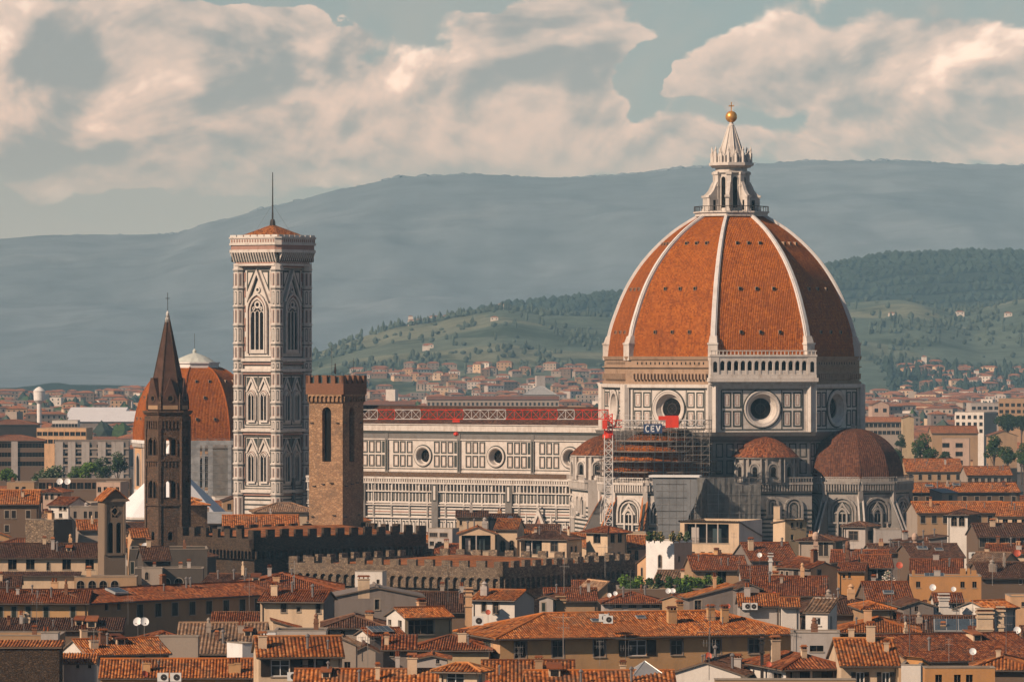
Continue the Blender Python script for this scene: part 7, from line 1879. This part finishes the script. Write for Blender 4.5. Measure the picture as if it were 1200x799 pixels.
H('pink gabled warehouse end, right of the great dome among distant roofs', 1022, 1042, 474, 2700, 4, d=14, name='house', per=0, roof='gy', pitch=.45, tile='t_farbrown', wall='w_pink', wins=[('B', 2, 2, 4, 2, 'dark')])
H('long grey block with red roof strip just right of the drum', 1008, 1070, 494, 2200, 0, d=14, name='apartment_building', cat='apartment block', per=0, roof='gx', pitch=.25, tile='t_far', wall='w_taupe', wins=G(12, .8, 7, 1.6, 'dark'))
H('yellow ended house in the row right of the drum', 1058, 1071, 489, 2120, 0, d=9, name='house', per=0, roof='gy', pitch=.3, tile='t_far', wall='w_yellow')
H('peach balconied apartment block between two trees, far right', 1104, 1136, 515, 1830, -6, d=12, wall='w_pink', parapet=.3, wins=G(4, 1.2, 12, 2.6), **AB)
H('ridged orange roofs in a sawtooth row above the balconied block, right', 1092, 1146, 507, 1960, 0, d=16, name='house', per=0, roof='gx', pitch=.3, tile='t_far', wall='w_tan', wins=[])
H('large brown gabled hall side, far right above the round tree', 1160, 1192, 510, 1990, 0, d=15, name='house', per=0, roof='gy', pitch=.34, tile='t_farbrown', wall='w_tan')
H('long far barracks with many chimneys behind the nave roof', 500, 655, 468, 3350, 0, d=30, name='apartment_building', cat='apartment block', per=0, roof='gx', pitch=.12, tile='t_farbrown', wall='w_taupe', wins=[('B', 30, 2, 4, 1.4, 'dark')])
H('dark mansard roofed hall seen above the nave, under the pale tower block', 614, 652, 462, 3700, 0, d=20, name='apartment_building', cat='apartment block', per=0, roof='hip', pitch=.6, tile='lead_roof', wall='w_taupe')
H('pale square tower block far beyond the nave roof', 629, 639, 441, 4300, 10, d=8, wall='w_palegrey', parapet=.5, **AB)
H('white tower block pair standing far beyond the palace tower', 452, 463, 457, 4000, -15, d=9, wall='w_white', parapet=.5, **AB)
H('grey long roofed hall just right of the palace tower, beyond the nave', 426, 486, 474, 3200, 0, d=25, name='apartment_building', cat='apartment block', per=0, roof='gx', pitch=.15, tile='t_farbrown', wall='w_grey')

# ================================================================ the rest of the town, house by house
ra = random.Random(11)
def ppx(x, y): return 600+F*x/y
for r in HOUSES:
    ys = [p[1] for p in r['foot']]; xs = [ppx(*p) for p in r['foot']]; Y = min(ys)
    r['bb'] = (min(xs), max(xs), HZ+(CZ-r['ze']-2)*F/Y, HZ+(CZ-r['ze']+3.6)*F/Y, Y)
BLOCK = [(51.4, 1200, 48), (PX(319, 1246), 1246, 14), (PX(401, 1020), 1020, 10), (PX(196, 1030), 1030, 8), (PX(228, 1450), 1450, 22), (PX(199, 1300), 1300, 19), (PX(122, 880), 880, 7)]
BLOCK += [(-5+(-1.68)*k*3, 1215+1.09*k*3, 27) for k in range(0, 22, 4)]
BLOCK += [(-12, 995, 30), (-28, 970, 22), (-55, 1002, 14), (-38, 1020, 14), (-22, 1032, 14)]
def limit(px, Y):
    if Y < 1190:
        if px < 120: return 612 if Y < 1000 else 588
        if px < 300: return 646 if Y < 990 else 608
        if px < 500: return 694 if Y < 1000 else 619
        if px < 748: return 702 if Y < 975 else 607
        if px < 1062: return 664 if Y < 900 else 640
        return 560 if px > 1085 else 640
    if px < 148: return 470
    if px < 275: return 603 if Y < 1300 else 575
    if px < 1005: return 560 if Y < 1500 else 478
    return 470
PROT = [(146, 176, 512, 575, 1440), (20, 151, 512, 562, 1850), (1080, 1110, 505, 545, 1640)]
CNT = {}
LM = [(46, 'water tower'), (120, 'gabled belfry'), (197, 'spire tower'), (320, 'marble bell tower'), (400, 'palace tower'), (500, 'battlemented wall'), (713, 'crane mast'), (774, 'white terrace tower'), (857, 'great dome'), (1005, 'brown dome'), (1122, 'arched tower house')]
def autolabel(px, Y, wall, roofn, size, orn=''):
    m = min(LM, key=lambda l: abs(l[0]-px)); side = 'right' if px >= m[0] else 'left'
    where = ('far behind, %s of' if Y > 1700 else 'behind, %s of' if Y > 1250 else 'beside, %s of' if Y > 950 else 'before, %s of') % side
    k = (wall, roofn, size, where, m[1]); CNT[k] = CNT.get(k, 0)+1
    ordn = ['', 'second ', 'third ', 'fourth ', 'fifth ', 'sixth ', 'seventh ', 'eighth ', 'ninth ', 'tenth ', 'eleventh ', 'twelfth ', 'thirteenth ', 'fourteenth ', 'fifteenth ', 'sixteenth '][min(15, CNT[k]-1)]
    return '%s%s %s house, %s, %s the %s' % (ordn, size, wall, roofn, where, m[1])
WALLS = [('cream', 'w_cream'), ('peach', 'w_peach'), ('ochre', 'w_ochre'), ('tan', 'w_tan'), ('white', 'w_white'), ('taupe', 'w_taupe'), ('pink', 'w_pink'), ('grey', 'w_palegrey')]
cand = []
Y = 575.0
while Y < 2750:
    st = 11.5 if Y < 1200 else 15.5 if Y < 1700 else 21
    x = PX(-30, Y)
    while x < PX(1230, Y): cand.append((x+ra.uniform(-3, 3), Y+ra.uniform(-4, 4))); x += st*ra.uniform(.9, 1.25)
    Y += st*ra.uniform(.95, 1.2)
made = 0
feet = [(sum(p[0] for p in r['foot'])/4, sum(p[1] for p in r['foot'])/4, max(r['L'], r['d'])/2, r) for r in HOUSES]
for (x, y) in cand:
    if made >= 190: break
    L = ra.uniform(9, 17); d = ra.uniform(8, 13)
    if y > 1300: L *= 1.35
    if y > 1900: L *= 1.3
    phi = ra.choice([-33, -30, -12, 4, 8, 57-45, 20, -20, 0, 5]); zt = ra.uniform(12.5, 17.5) if y < 1200 else ra.uniform(11, 17)
    px = ppx(x, y); pr_ = ppx(x+L, y); top = HZ+(CZ-zt-2.2)*F/y
    if max(limit(px, y), limit(pr_, y)) > top: continue
    cx, cy = x+L/2*cos(R(phi))-d/2*sin(R(phi)), y+L/2*sin(R(phi))+d/2*cos(R(phi)); rr = max(L, d)/2
    if any((cx-a)**2+(cy-c)**2 < (q+rr*.9)**2 for a, c, q in BLOCK): continue
    if any((cx-a)**2+(cy-c)**2 < ((q+rr)*.80)**2 for a, c, q, _ in feet): continue
    bad = False
    for r in HOUSES:
        if 'bb' in r and r['bb'][4] > y and r['bb'][0] < pr_+2 and r['bb'][1] > px-2 and top < r['bb'][3]-1: bad = True; break
    if bad: continue
    if any(a < pr_ and c > px and top < e-1 and y < Yq for a, c, t0, e, Yq in PROT): continue
    # skip what nearer, already built houses would hide completely
    hid = 0
    for r in HOUSES:
        if 'bb' in r and r['bb'][4] < y-4 and r['bb'][0] < px and r['bb'][1] > pr_ and r['bb'][2] < top-2: hid = 1; break
    if hid: continue
    rf = ra.choice(['gx', 'gx', 'hip', 'gy', 'gx', 'hip', 'flat' if y > 1300 else 'gx']); wn, wm = ra.choice(WALLS[:5] if y < 1250 else WALLS)
    tl = ra.choice(['t_orange', 't_orange', 't_red', 't_tan' if y < 1200 else 't_orange', 't_brown']) if y < 1400 else ra.choice(['t_far', 't_far', 't_far', 't_farbrown'])
    rn_ = {'t_orange': 'orange ', 't_far': 'orange ', 't_red': 'red ', 't_tan': 'pale '}.get(tl, 'brown ')+{'gx': 'gabled roof', 'gy': 'front gable', 'hip': 'hipped roof', 'flat': 'flat roof'}[rf]
    if rf == 'flat': rn_ = 'flat roof'
    nw = max(2, int(L/3)); wins = [('B', nw, .9, 2.5, 1.0, 'dark'), ('B', nw, 4.0, 5.7, 1.0, 'dark')] if y < 2000 else [('B', nw, 1.2, 3.0, 1.5, 'dark')]
    if y < 1200: wins += [('A' if phi > 0 else 'C', 2, .9, 2.4, .9, 'shut')]
    if y < 1250: wins = [(a, n, t, bb, w, ra.choice(['shut', 'shutb', 'dark', 'plain'])) for a, n, t, bb, w, s in wins]
    chm = [(ra.uniform(.15, .85), ra.choice([.25, .6]), ra.uniform(.8, 1.4), ra.uniform(.6, 1.0), ra.choice([0, 1, 0]))] if rf != 'flat' and ra.random() < .7 else []
    size = 'small' if L < 12 else 'broad' if L > 17 else 'medium'
    r = H(autolabel((px+pr_)/2, y, wn, rn_, size), 0, 0, 0, 0, phi, roof=rf, tile=tl, wall=wm, per=0 if y > 1250 else .44, pitch=ra.uniform(.26, .36), wins=wins, chim=chm, world=(x, y, L, d, zt), group='houses of the old town', parapet=ra.uniform(.2, .8))
    r['bb'] = (px, pr_, top, HZ+(CZ-zt)*F/y, y); feet.append((cx, cy, rr, r)); made += 1
print('auto houses', made)

def leafmat(name, c1, c2):
    m, g, bs = newmat(name); tc = g.node('ShaderNodeTexCoord'); n = g.noise(tc.outputs['Object'], .9, 4, .6)
    g.link(g.mix(g.mapr(n, .35, .65), c1, c2), bs.inputs['Base Color']); bs.inputs['Roughness'].default_value = .7; bs.inputs['Specular IOR Level'].default_value = .15
leafmat('leaf_mid', (.030, .060, .018), (.060, .105, .028)); leafmat('leaf_dark', (.014, .030, .014), (.030, .052, .020)); leafmat('leaf_bright', (.09, .18, .02), (.18, .28, .04)); leafmat('leaf_silver', (.16, .19, .11), (.26, .29, .18)); leafmat('leaf_dry', (.30, .24, .10), (.45, .33, .16))
# the far suburbs: past counting, one mass of small roofs and walls
rf_ = random.Random(31); b = MB('w_cream')
wl = ['w_cream', 'w_white', 'w_palegrey', 'w_taupe', 'w_grey', 'w_tan', 'w_taupe', 'w_brown', 'w_grey']; 
def farhouse(b, x, y, z, L, d, h, a, wm, tm, hip=True):
    c, s = cos(a), sin(a); P = lambda u, v, w: (x+u*c-v*s, y+u*s+v*c, z+w)
    b.add([P(0,0,-6), P(L,0,-6), P(L,d,-6), P(0,d,-6), P(0,0,h), P(L,0,h), P(L,d,h), P(0,d,h)], [(0,1,5,4), (1,2,6,5), (2,3,7,6), (3,0,4,7)]+([] if hip else [(4,5,6,7)]), wm)
    if hip:
        e = .5; r = d*.17; b.add([P(-e,-e,h), P(L+e,-e,h), P(L+e,d+e,h), P(-e,d+e,h), P(d*.4,d/2,h+r), P(L-d*.4,d/2,h+r)], [(0,1,5,4), (1,2,5), (2,3,4,5), (3,0,4)], tm, [(0,0),(L,0),(L,d),(0,d),(3,4),(L-3,4)])
    if L > 8:
        n = int(L/3.4)
        for k in range(min(4, int(h/3.2))):
            for i in range(n): u = (i+.5)*L/n; b.quad(P(u-.55, -.06, h-2.6-3.1*k), P(u+.55, -.06, h-2.6-3.1*k), P(u+.55, -.06, h-1.1-3.1*k), P(u-.55, -.06, h-1.1-3.1*k), 'dark_opening')
for i in range(3700):
    px = rf_.choice([rf_.uniform(-40, 280), rf_.uniform(400, 720), rf_.uniform(1000, 1240), rf_.uniform(1000, 1240)])
    y = rf_.uniform(2350 if not 400 < px < 720 else 2900, 5000)
    if 60 < px < 170 and 3050 < y < 3500: continue
    if px < 160 and mnoise.noise(Vector((px*.03, y*.002, 1))) < -.25: continue
    h = rf_.uniform(6, 13) if rf_.random() < .85 else rf_.uniform(14, 20)
    if y < 3000: h = min(h, 11)
    farhouse(b, PX(px, y), y, 0, rf_.choice([rf_.uniform(7, 14), rf_.uniform(9, 22)]), rf_.uniform(7, 12), h, R(rf_.uniform(-35, 35)), rf_.choice(wl), rf_.choice(['t_far', 't_far', 't_farbrown']), rf_.random() < .75)
b.build('suburb_houses')['kind'] = 'stuff'
b = MB('leaf_far')
for i in range(1500):
    px = rf_.choice([rf_.uniform(-40, 290), rf_.uniform(400, 720), rf_.uniform(1000, 1240)]); y = rf_.uniform(2900, 5000)
    if mnoise.noise(Vector((px*.035, y*.003, 6))) < -.1: continue
    blobtree(b, PX(px, y), y, 1, rf_.uniform(4, 8), rf_.uniform(9, 17), rf_.choice(['leaf_far', 'leaf_forest', 'leaf_mid']), rf_)
b.build('suburb_trees')['kind'] = 'stuff'
b = MB('w_cream')
for i in range(520):        # scattered on the lower slopes
    px = rf_.choice([rf_.uniform(-40, 290), rf_.uniform(410, 720), rf_.uniform(1000, 1240)]); Y = rf_.uniform(4900, 5350)
    x, y, z = hill_at(px, Y); farhouse(b, x, y, z, rf_.uniform(8, 18), 9, rf_.uniform(5, 9), R(rf_.uniform(-30, 30)), rf_.choice(wl), 't_far')
b.build('slope_houses')['kind'] = 'stuff'
V = [(476, 6290, 9, 7), (482, 6300, 6, 13), (490, 6285, 14, 6), (499, 6280, 17, 8), (506, 6290, 12, 6), (521, 6290, 8, 5), (580, 6290, 7, 7), (575, 6000, 9, 5), (500, 5650, 12, 4), (505, 5640, 8, 6),
     (1166, 5750, 14, 6), (1176, 5780, 10, 8), (1185, 5720, 20, 7), (1190, 5600, 16, 5), (1196, 5500, 18, 9), (1173, 5350, 12, 12), (1152, 5900, 9, 5), (1082, 5250, 7, 7), (1140, 5200, 9, 6), (1158, 5220, 14, 5), (1034, 5350, 5, 12), (1020, 5900, 8, 5), (1100, 6000, 10, 5), (700, 5200, 16, 7), (690, 5150, 14, 6), (706, 5180, 9, 9)]
VN = ['cream hilltop villa', 'slim hilltop tower', 'long white hilltop farm', 'broad peach hilltop villa', 'low white hilltop villa', 'lone white hilltop cottage', 'white farmhouse on the crest right of the village', 'small farm on the slope under the crest', 'pale farm low on the wooded slope', 'square pale farm beside the low wooded one',
      'white villa high on the right edge slope', 'tall villa high on the right edge slope', 'long white villa row at the right edge', 'low white house at the right edge slope', 'bulky white house lower at the right edge', 'cubic white house beside dark wood at right', 'small farm left of the right edge villas', 'small white chapel over the dark wood', 'pink house in the trees on the right', 'white house in trees at the far right', 'thin white tower in the wood right of the drum', 'white farm on the slope close to the drum', 'farm in the green fields right of the drum', 'long pale farm just left of the drum', 'low pale barn just left of the drum', 'taller pale house just left of the drum']
for (px, Y, L, h), nm in zip(V, VN):
    x, y, z = hill_at(px, Y); b = MB('w_white'); farhouse(b, 0, 0, 0, L, 8, h, 0, 'w_white', 't_far'); o = b.build('hill_villa', loc=(x, y, z)); tag(o, nm+', with tiled roof' if len(nm.split()) < 10 else nm, 'house', 'villas on the hills')

# ================================================================ trees and gardens
def leaves(b, lobes, n, size, mats, rq):
    tot = sum(l[3] for l in lobes)
    for (cx, cy, cz, r, fz) in lobes:
        for i in range(int(n*r/tot)):
            while True:
                v = Vector((rq.uniform(-1, 1), rq.uniform(-1, 1), rq.uniform(-1, 1)))
                if .25 < v.length < 1: break
            v *= (.55+.45*rq.random())/max(.6, v.length) if v.length < .6 else 1
            p = Vector((cx+v.x*r, cy+v.y*r, cz+v.z*r*fz)); a = Vector((rq.gauss(0, 1), rq.gauss(0, 1), rq.gauss(0, .6))).normalized(); c = a.orthogonal().normalized(); q = size*rq.uniform(.6, 1.3)
            b.add([tuple(p-a*q*.5), tuple(p+c*q*.45), tuple(p+a*q*.5), tuple(p-c*q*.45)], [(0, 1, 2, 3)], rq.choice(mats))
def tree(name, label, cat, px, yt, yb, Y, w, mats, group=None, zb=None, n=1500, size=None, seed=0, fz=.8, tall=False):
    rq = random.Random(seed+int(px*7)); z1 = PZ(yt, Y); z0 = PZ(yb, Y) if zb is None else zb; rad = w*Y/F/2; hgt = z1-(PZ(yb, Y))
    T = thing(name, label, cat, (PX(px, Y), Y, z0), rq.uniform(0, 90), group); h0 = z1-z0; b = MB(mats[0]); lobes = []
    m = 9 if not tall else 6
    for i in range(m):
        a = rq.uniform(0, 2*pi); rr = rad*rq.uniform(.25, .62) if not tall else rad*.2; q = rad*rq.uniform(.38, .6) if not tall else rad*(1.1-.7*i/m)
        zc = h0-hgt*rq.uniform(.25, .75) if not tall else h0-hgt*(.92-.85*i/m)
        lobes.append((rr*cos(a), rr*sin(a), min(zc, h0-q*fz*.8), q, fz if not tall else hgt/m/q*1.2))
    if not tall: lobes.append((0, 0, h0-rad*.55*fz-.1, rad*.55, fz))
    b.at(); leaves(b, lobes, n, size or max(.35, rad*.14), mats, rq); b.build('crown', T)
    b = MB('trunk_bark'); th = max(.3, h0-hgt*.6); b.tube((0, 0, 0), (0, 0, th), rad*.08+.05, 'trunk_bark', 7, rad*.05+.03)
    for l in lobes[:6]: b.tube((0, 0, th*.8), (l[0]*.8, l[1]*.8, l[2]), rad*.035+.02, 'trunk_bark', 5, .02)
    b.build('trunk', T)
TR = [('broad_tree', 'large round tree right of the brown dome, the biggest of the group', 1083, 507, 548, 1640, 33, ['leaf_mid', 'leaf_mid', 'leaf_dark']),
      ('broad_tree', 'smaller tree growing against the left side of the large round tree', 1049, 524, 552, 1600, 24, ['leaf_mid', 'leaf_dark']),
      ('broad_tree', 'dark small tree behind an orange roof close to the brown dome', 1056, 508, 530, 1850, 15, ['leaf_dark']),
      ('broad_tree', 'leafy tree low between the orange roofs right of the large round tree', 1108, 528, 552, 1590, 22, ['leaf_dark', 'leaf_mid']),
      ('broad_tree', 'round tree in front of the brown gabled hall, far right', 1165, 509, 545, 1680, 27, ['leaf_mid', 'leaf_dark']),
      ('broad_tree', 'second tree touching the right side of the one by the brown gabled hall', 1180, 522, 548, 1660, 24, ['leaf_dark', 'leaf_mid']),
      ('broad_tree', 'tree cut by the right edge, level with the brown gabled hall', 1200, 518, 552, 1640, 24, ['leaf_mid']),
      ('broad_tree', 'row end tree under the long white slab, right edge', 1180, 484, 506, 2150, 34, ['leaf_dark']),
      ('broad_tree', 'dark tree next to the white modern block', 1197, 486, 508, 2120, 24, ['leaf_dark']),
      ('broad_tree', 'tall tree in front of the grey striped block, the rightmost and highest', 138, 528, 562, 1560, 28, ['leaf_dark', 'leaf_mid']),
      ('broad_tree', 'bushy tree just left of the tallest by the grey striped block', 120, 534, 564, 1530, 27, ['leaf_mid', 'leaf_dark']),
      ('broad_tree', 'fresh green tree in the middle of the row under the grey striped block', 103, 540, 566, 1500, 28, ['leaf_bright', 'leaf_mid']),
      ('broad_tree', 'low green tree at the left of the row under the grey striped block', 88, 545, 566, 1500, 20, ['leaf_bright', 'leaf_mid', 'leaf_mid']),
      ('broad_tree', 'pale silvery tree left of the green row, over the terrace building', 56, 546, 568, 1450, 38, ['leaf_silver', 'leaf_mid', 'leaf_dark']),
      ('broad_tree', 'small green tree near the left edge under the brown block', 10, 548, 564, 1500, 24, ['leaf_mid', 'leaf_bright'])]
for nm, lb, px, yt, yb, Y, w, mt in TR: tree(nm, lb, 'tree', px, yt, yb, Y, w, mt, 'town trees', zb=0, n=2000, seed=3)
gx = [(733, 674, 691, 26, 'leaf_bright', 'bright clipped bush at the left end of the garden'), (748, 675, 690, 18, 'leaf_bright', 'bright bush second from the left end of the garden'), (760, 678, 692, 15, 'leaf_dark', 'dark bush under the left corner of the white terrace tower'),
      (772, 673, 690, 13, 'leaf_dark', 'dark round bush below the arched window of the white terrace tower'), (783, 675, 692, 14, 'leaf_mid', 'mid green bush under the centre of the white terrace tower'), (794, 677, 692, 15, 'leaf_mid', 'mid green bush at the right corner of the white terrace tower'),
      (806, 674, 694, 19, 'leaf_bright', 'tall fresh bush just right of the white terrace tower'), (817, 677, 695, 19, 'leaf_bright', 'fresh bush in the right half of the garden'), (829, 674, 694, 20, 'leaf_bright', 'fresh bushy shrub nearer the right end of the garden'), (841, 676, 692, 15, 'leaf_mid', 'last shrub at the right end of the garden'),
      (741, 684, 696, 20, 'leaf_mid', 'low shrub in front of the left clipped bushes'), (766, 686, 696, 18, 'leaf_silver', 'low silvery shrub in the middle of the garden'), (800, 687, 697, 20, 'leaf_mid', 'low dark shrub in front of the tall fresh bush')]
for i, (px, yt, yb, w, mt, lb) in enumerate(gx): tree('garden_shrub', lb, 'shrub', px, yt-2, yb, 838+(i % 3)*4-(8 if i > 9 else 0), w, [mt, 'leaf_mid'] if mt != 'leaf_silver' else [mt, 'leaf_dry', 'leaf_dark'], 'shrubs of the roof garden', n=700, size=.34, seed=9, fz=.9)
H('roof garden terrace carrying the shrubs before the white terrace tower', 724, 848, 692, 830, 0, d=14, roof='flat', wall='w_brown', tile='w_tan', parapet=.25, name='garden_terrace', cat='terrace')
rp = [(760.5, 'leaf_mid', 'green pot plant at the left corner of the white tower terrace'), (767, 'leaf_dry', 'first golden dry plant on the white tower terrace'), (774, 'leaf_dry', 'second golden dry plant on the white tower terrace, taller'), (789, 'leaf_dry', 'golden dry plant right of the pole on the white tower terrace'),
      (796, 'leaf_dry', 'spreading golden plant right of centre on the white tower terrace'), (805, 'leaf_silver', 'pale plant near the right corner of the white tower terrace')]
for px, mt, lb in rp: tree('terrace_plant', lb, 'potted plant', px, 621.5, 636, 913, 9.5, [mt, 'leaf_mid'] if mt != 'leaf_mid' else [mt], 'plants on the white tower terrace', n=420, size=.3, seed=2, fz=1.0)
T = thing('white_blossom', 'spiky white flowering shrub in front of the bright orange terrace house', 'shrub', at_px(1041, 690, 800)); b = MB('leaf_silver'); rq = random.Random(4)
leaves(b, [(0, 0, 1.2, 1.2, 1.2), (-.9, 0, .6, .8, .7), (1.0, 0, .5, .9, .6), (0, 0, 2.4, .6, 1)], 420, .34, ['w_white', 'leaf_silver', 'w_pink'], rq); b.build('crown', T)
b = MB('trunk_bark'); b.tube((0, 0, -3), (0, 0, 2), .08, 'trunk_bark', 5); b.build('trunk', T)

# ================================================================ dishes, aerials, units on the roofs (column, row, depth)
def put(key, lst, deg=0, sc=1.0):
    for it in lst:
        px, py, Y, lb = it[:4]; s = it[4] if len(it) > 4 else sc; dg = it[5] if len(it) > 5 else deg
        x, y, z = at_px(px, py, Y)
        if 'dish' in key: s *= .62 if Y < 900 else .8; z -= 1.25*s
        clone(key, lb, (x, y, z), dg, s)
put('dish', [(161, 728, 700, 'left one of two big white dishes before the shaded palace wing', 1.9, -15), (169.5, 728, 699, 'right one of two big white dishes before the shaded palace wing', 1.9, 15),
  (356.5, 749, 625, 'white dish on the low taupe wall behind the striped roof', 1.25), (664.5, 784, 575, 'white dish on the orange roof under the long palace', 1.5), (783, 692, 775, 'left one of two white dishes beside the garden', 1.35), (788.5, 692, 776, 'right one of two white dishes beside the garden', 1.35),
  (890, 650, 880, 'white dish on the roof ridge below the big loggia building', 1.4), (904, 700, 700, 'large white dish over the striped orange roof', 1.6), (714, 697, 760, 'white dish left of the strip of attic windows', 1.1), (721, 695, 765, 'white dish leaning on the roof by the garden edge', 1.1),
  (1146, 672, 840, 'white dish on the wall of the tan roofed yellow house', 1.7), (1093, 688, 800, 'left white dish on the bright orange terrace wall', 1.7), (1117.5, 690, 800, 'right white dish on the bright orange terrace wall', 1.3), (1140, 763, 600, 'white dish on the long dark roof, lower right', 1.35),
  (1192, 738, 640, 'big white dish beside the ochre stacks, right edge', 1.5), (598, 608, 1050, 'white dish before the striped cathedral wall', 1.6), (170, 640, 985, 'white dish between belfry and spire tower', 1.8), (1123, 592, 1190, 'white dish beside the small peach dormer house', 1.8), (1181, 592, 1120, 'white dish on orange roofs at the right edge', 1.8), (70, 564, 1400, 'left of two white dishes over the terrace building, far left', 2.2), (79, 564, 1400, 'right of two white dishes over the terrace building, far left', 2.2)])
put('reddish', [(85.5, 771, 612, 'red dish on the white gable, lower left', 1.35), (26, 753, 640, 'red dish on the terrace above the rough stone wall', 1.2), (291, 732, 700, 'red dish over the coarse brown roof', 1.4), (572, 717, 720, 'red dish on the wall of the central white walled house', 1.2), (830, 768, 570, 'red dish against the long palace wall', 1.25), (901, 778, 560, 'red dish on the corner house roof by its flue', 1.0),
  (571, 802, 515, 'red dish beside the turret house, bottom edge', 1.5), (1054, 662, 900, 'red dish among the low red roofs, right', 1.5), (1192, 648, 900, 'red dish at the right edge over the cream wall end', 1.6), (170, 789, 585, 'red rimmed dish on the bottom left orange roof', 1.2, 40), (853, 710, 700, 'red dish behind the grey shed house', 1.1), (907, 695, 705, 'red dish above the large white one', .9)])
ae = [(28, 738, 700), (43, 735, 702), (110, 778, 610), (188, 775, 620), (292, 716, 715), (345, 693, 705), (424, 770, 590), (431, 785, 585), (545, 722, 715), (573, 778, 590), (661, 690, 780), (739, 700, 770), (608, 783, 560), (660, 770, 590), (733, 790, 555), (703, 775, 580), (832, 758, 590), (866, 680, 800), (879, 680, 765), (831, 790, 560), (1012, 723, 690), (1041, 722, 690), (1121, 745, 640), (1140, 742, 640), (1098, 745, 650), (1045, 705, 720),
      (1163, 682, 800), (968, 697, 730), (709, 672, 900), (680, 655, 940), (1000, 648, 925), (1080, 590, 1200), (1186, 596, 1110), (860, 640, 920), (525, 700, 740), (150, 727, 715), (930, 760, 590), (1066, 770, 600), (1179, 760, 600), (1112, 772, 590)]
wh = ['thin mast', 'fishbone', 'comb like', 'leaning', 'tall', 'short']
nm_ = sorted([(l[0], l[1]) for l in LM])
for i, (px, py, Y) in enumerate(ae):
    h = min(HOUSES, key=lambda r: (sum(p[0] for p in r['foot'])/4-PX(px, Y))**2+(sum(p[1] for p in r['foot'])/4-Y)**2)
    lab = h['o']['label'].split(','); w_ = lab[0].split()[:9]
    while w_[-1] in ('and', 'with', 'a', 'the', 'of', 'its', 'on', 'under', 'by', 'its', 'two', 'in', 'to', 'at'): w_.pop()
    t = ' '.join(w_); x, y, z = at_px(px, py, Y)
    clone('aerial' if i % 3 else 'comb', '%s aerial on or by the %s' % (wh[i % 6], t), (x, y, z), (i*37) % 60-30, 1.0+.25*((i*5) % 3))
put('ac', [(707.5, 728, 615, 'left air conditioner on the long palace roof', 1.3), (712.5, 730, 614, 'right air conditioner on the long palace roof, lower', 1.3), (875, 714, 689, 'left fan unit under the striped orange roof', 1.3), (882.5, 714, 689, 'right fan unit under the striped orange roof', 1.3),
  (560, 732, 622, 'air conditioner on the dim roof left of the palace roof', 1.5), (343, 797, 556, 'air conditioner at the foot of the striped roof house', 1.3), (191, 798, 583, 'air conditioner at the bottom left roof edge', 1.4), (206, 798, 583, 'second air conditioner at the bottom left roof edge, further right', 1.4), (1140, 654, 930, 'boxy unit among dark roofs on the right', 1.6), (1052, 733, 700, 'pale box unit between red roofs, right', 1.3)])
def on(h, key, lb, fx, fy, sc=1.0, tilt=True):
    x, y, z = roof_pt(hs[h], fx, fy); src = PROTO[key]; c = copy_tree(src) if src['used'] else src; src['used'] = 1
    c.location = (x, y, z+.05); c.scale = (sc, sc, sc); c['label'] = lb; c.rotation_euler = (math.atan(.3), 0, R(hs[h]['phi']))
on('f22', 'sky', 'left roof window on the long orange palace roof', .36, .30); on('f22', 'sky', 'right roof window on the long orange palace roof', .52, .36)
on('f2', 'sky', 'long raised skylight on the shaded palace wing roof', .22, .30, 2.2); on('slab1', 'sky', 'left pale skylight on the upper bright orange roof', .2, .3, 1.6); on('slab1', 'sky', 'right pale skylight on the upper bright orange roof', .45, .35, 1.6)
on('f12', 'solar', 'solar panel on the small grey annexe roof', .4, .28, 1.5); on('f29', 'solar', 'glass skylight panel on the vast dark red roof', .62, .28, 3.2); on('f21b', 'solar', 'solar panel at the bottom edge near the roof lantern', .52, .10, 1.4); on('m20', 'solar', 'grey panel on the roof terrace of the orange house', .35, .6, 1.6)
on('m23', 'sky', 'left skylight on the shaded dark roof', .3, .3, 1.6); on('m23', 'sky', 'right skylight on the shaded dark roof', .6, .25, 1.3); on('c16', 'sky', 'white framed dormer light on the red roof', .5, .2, 1.3)
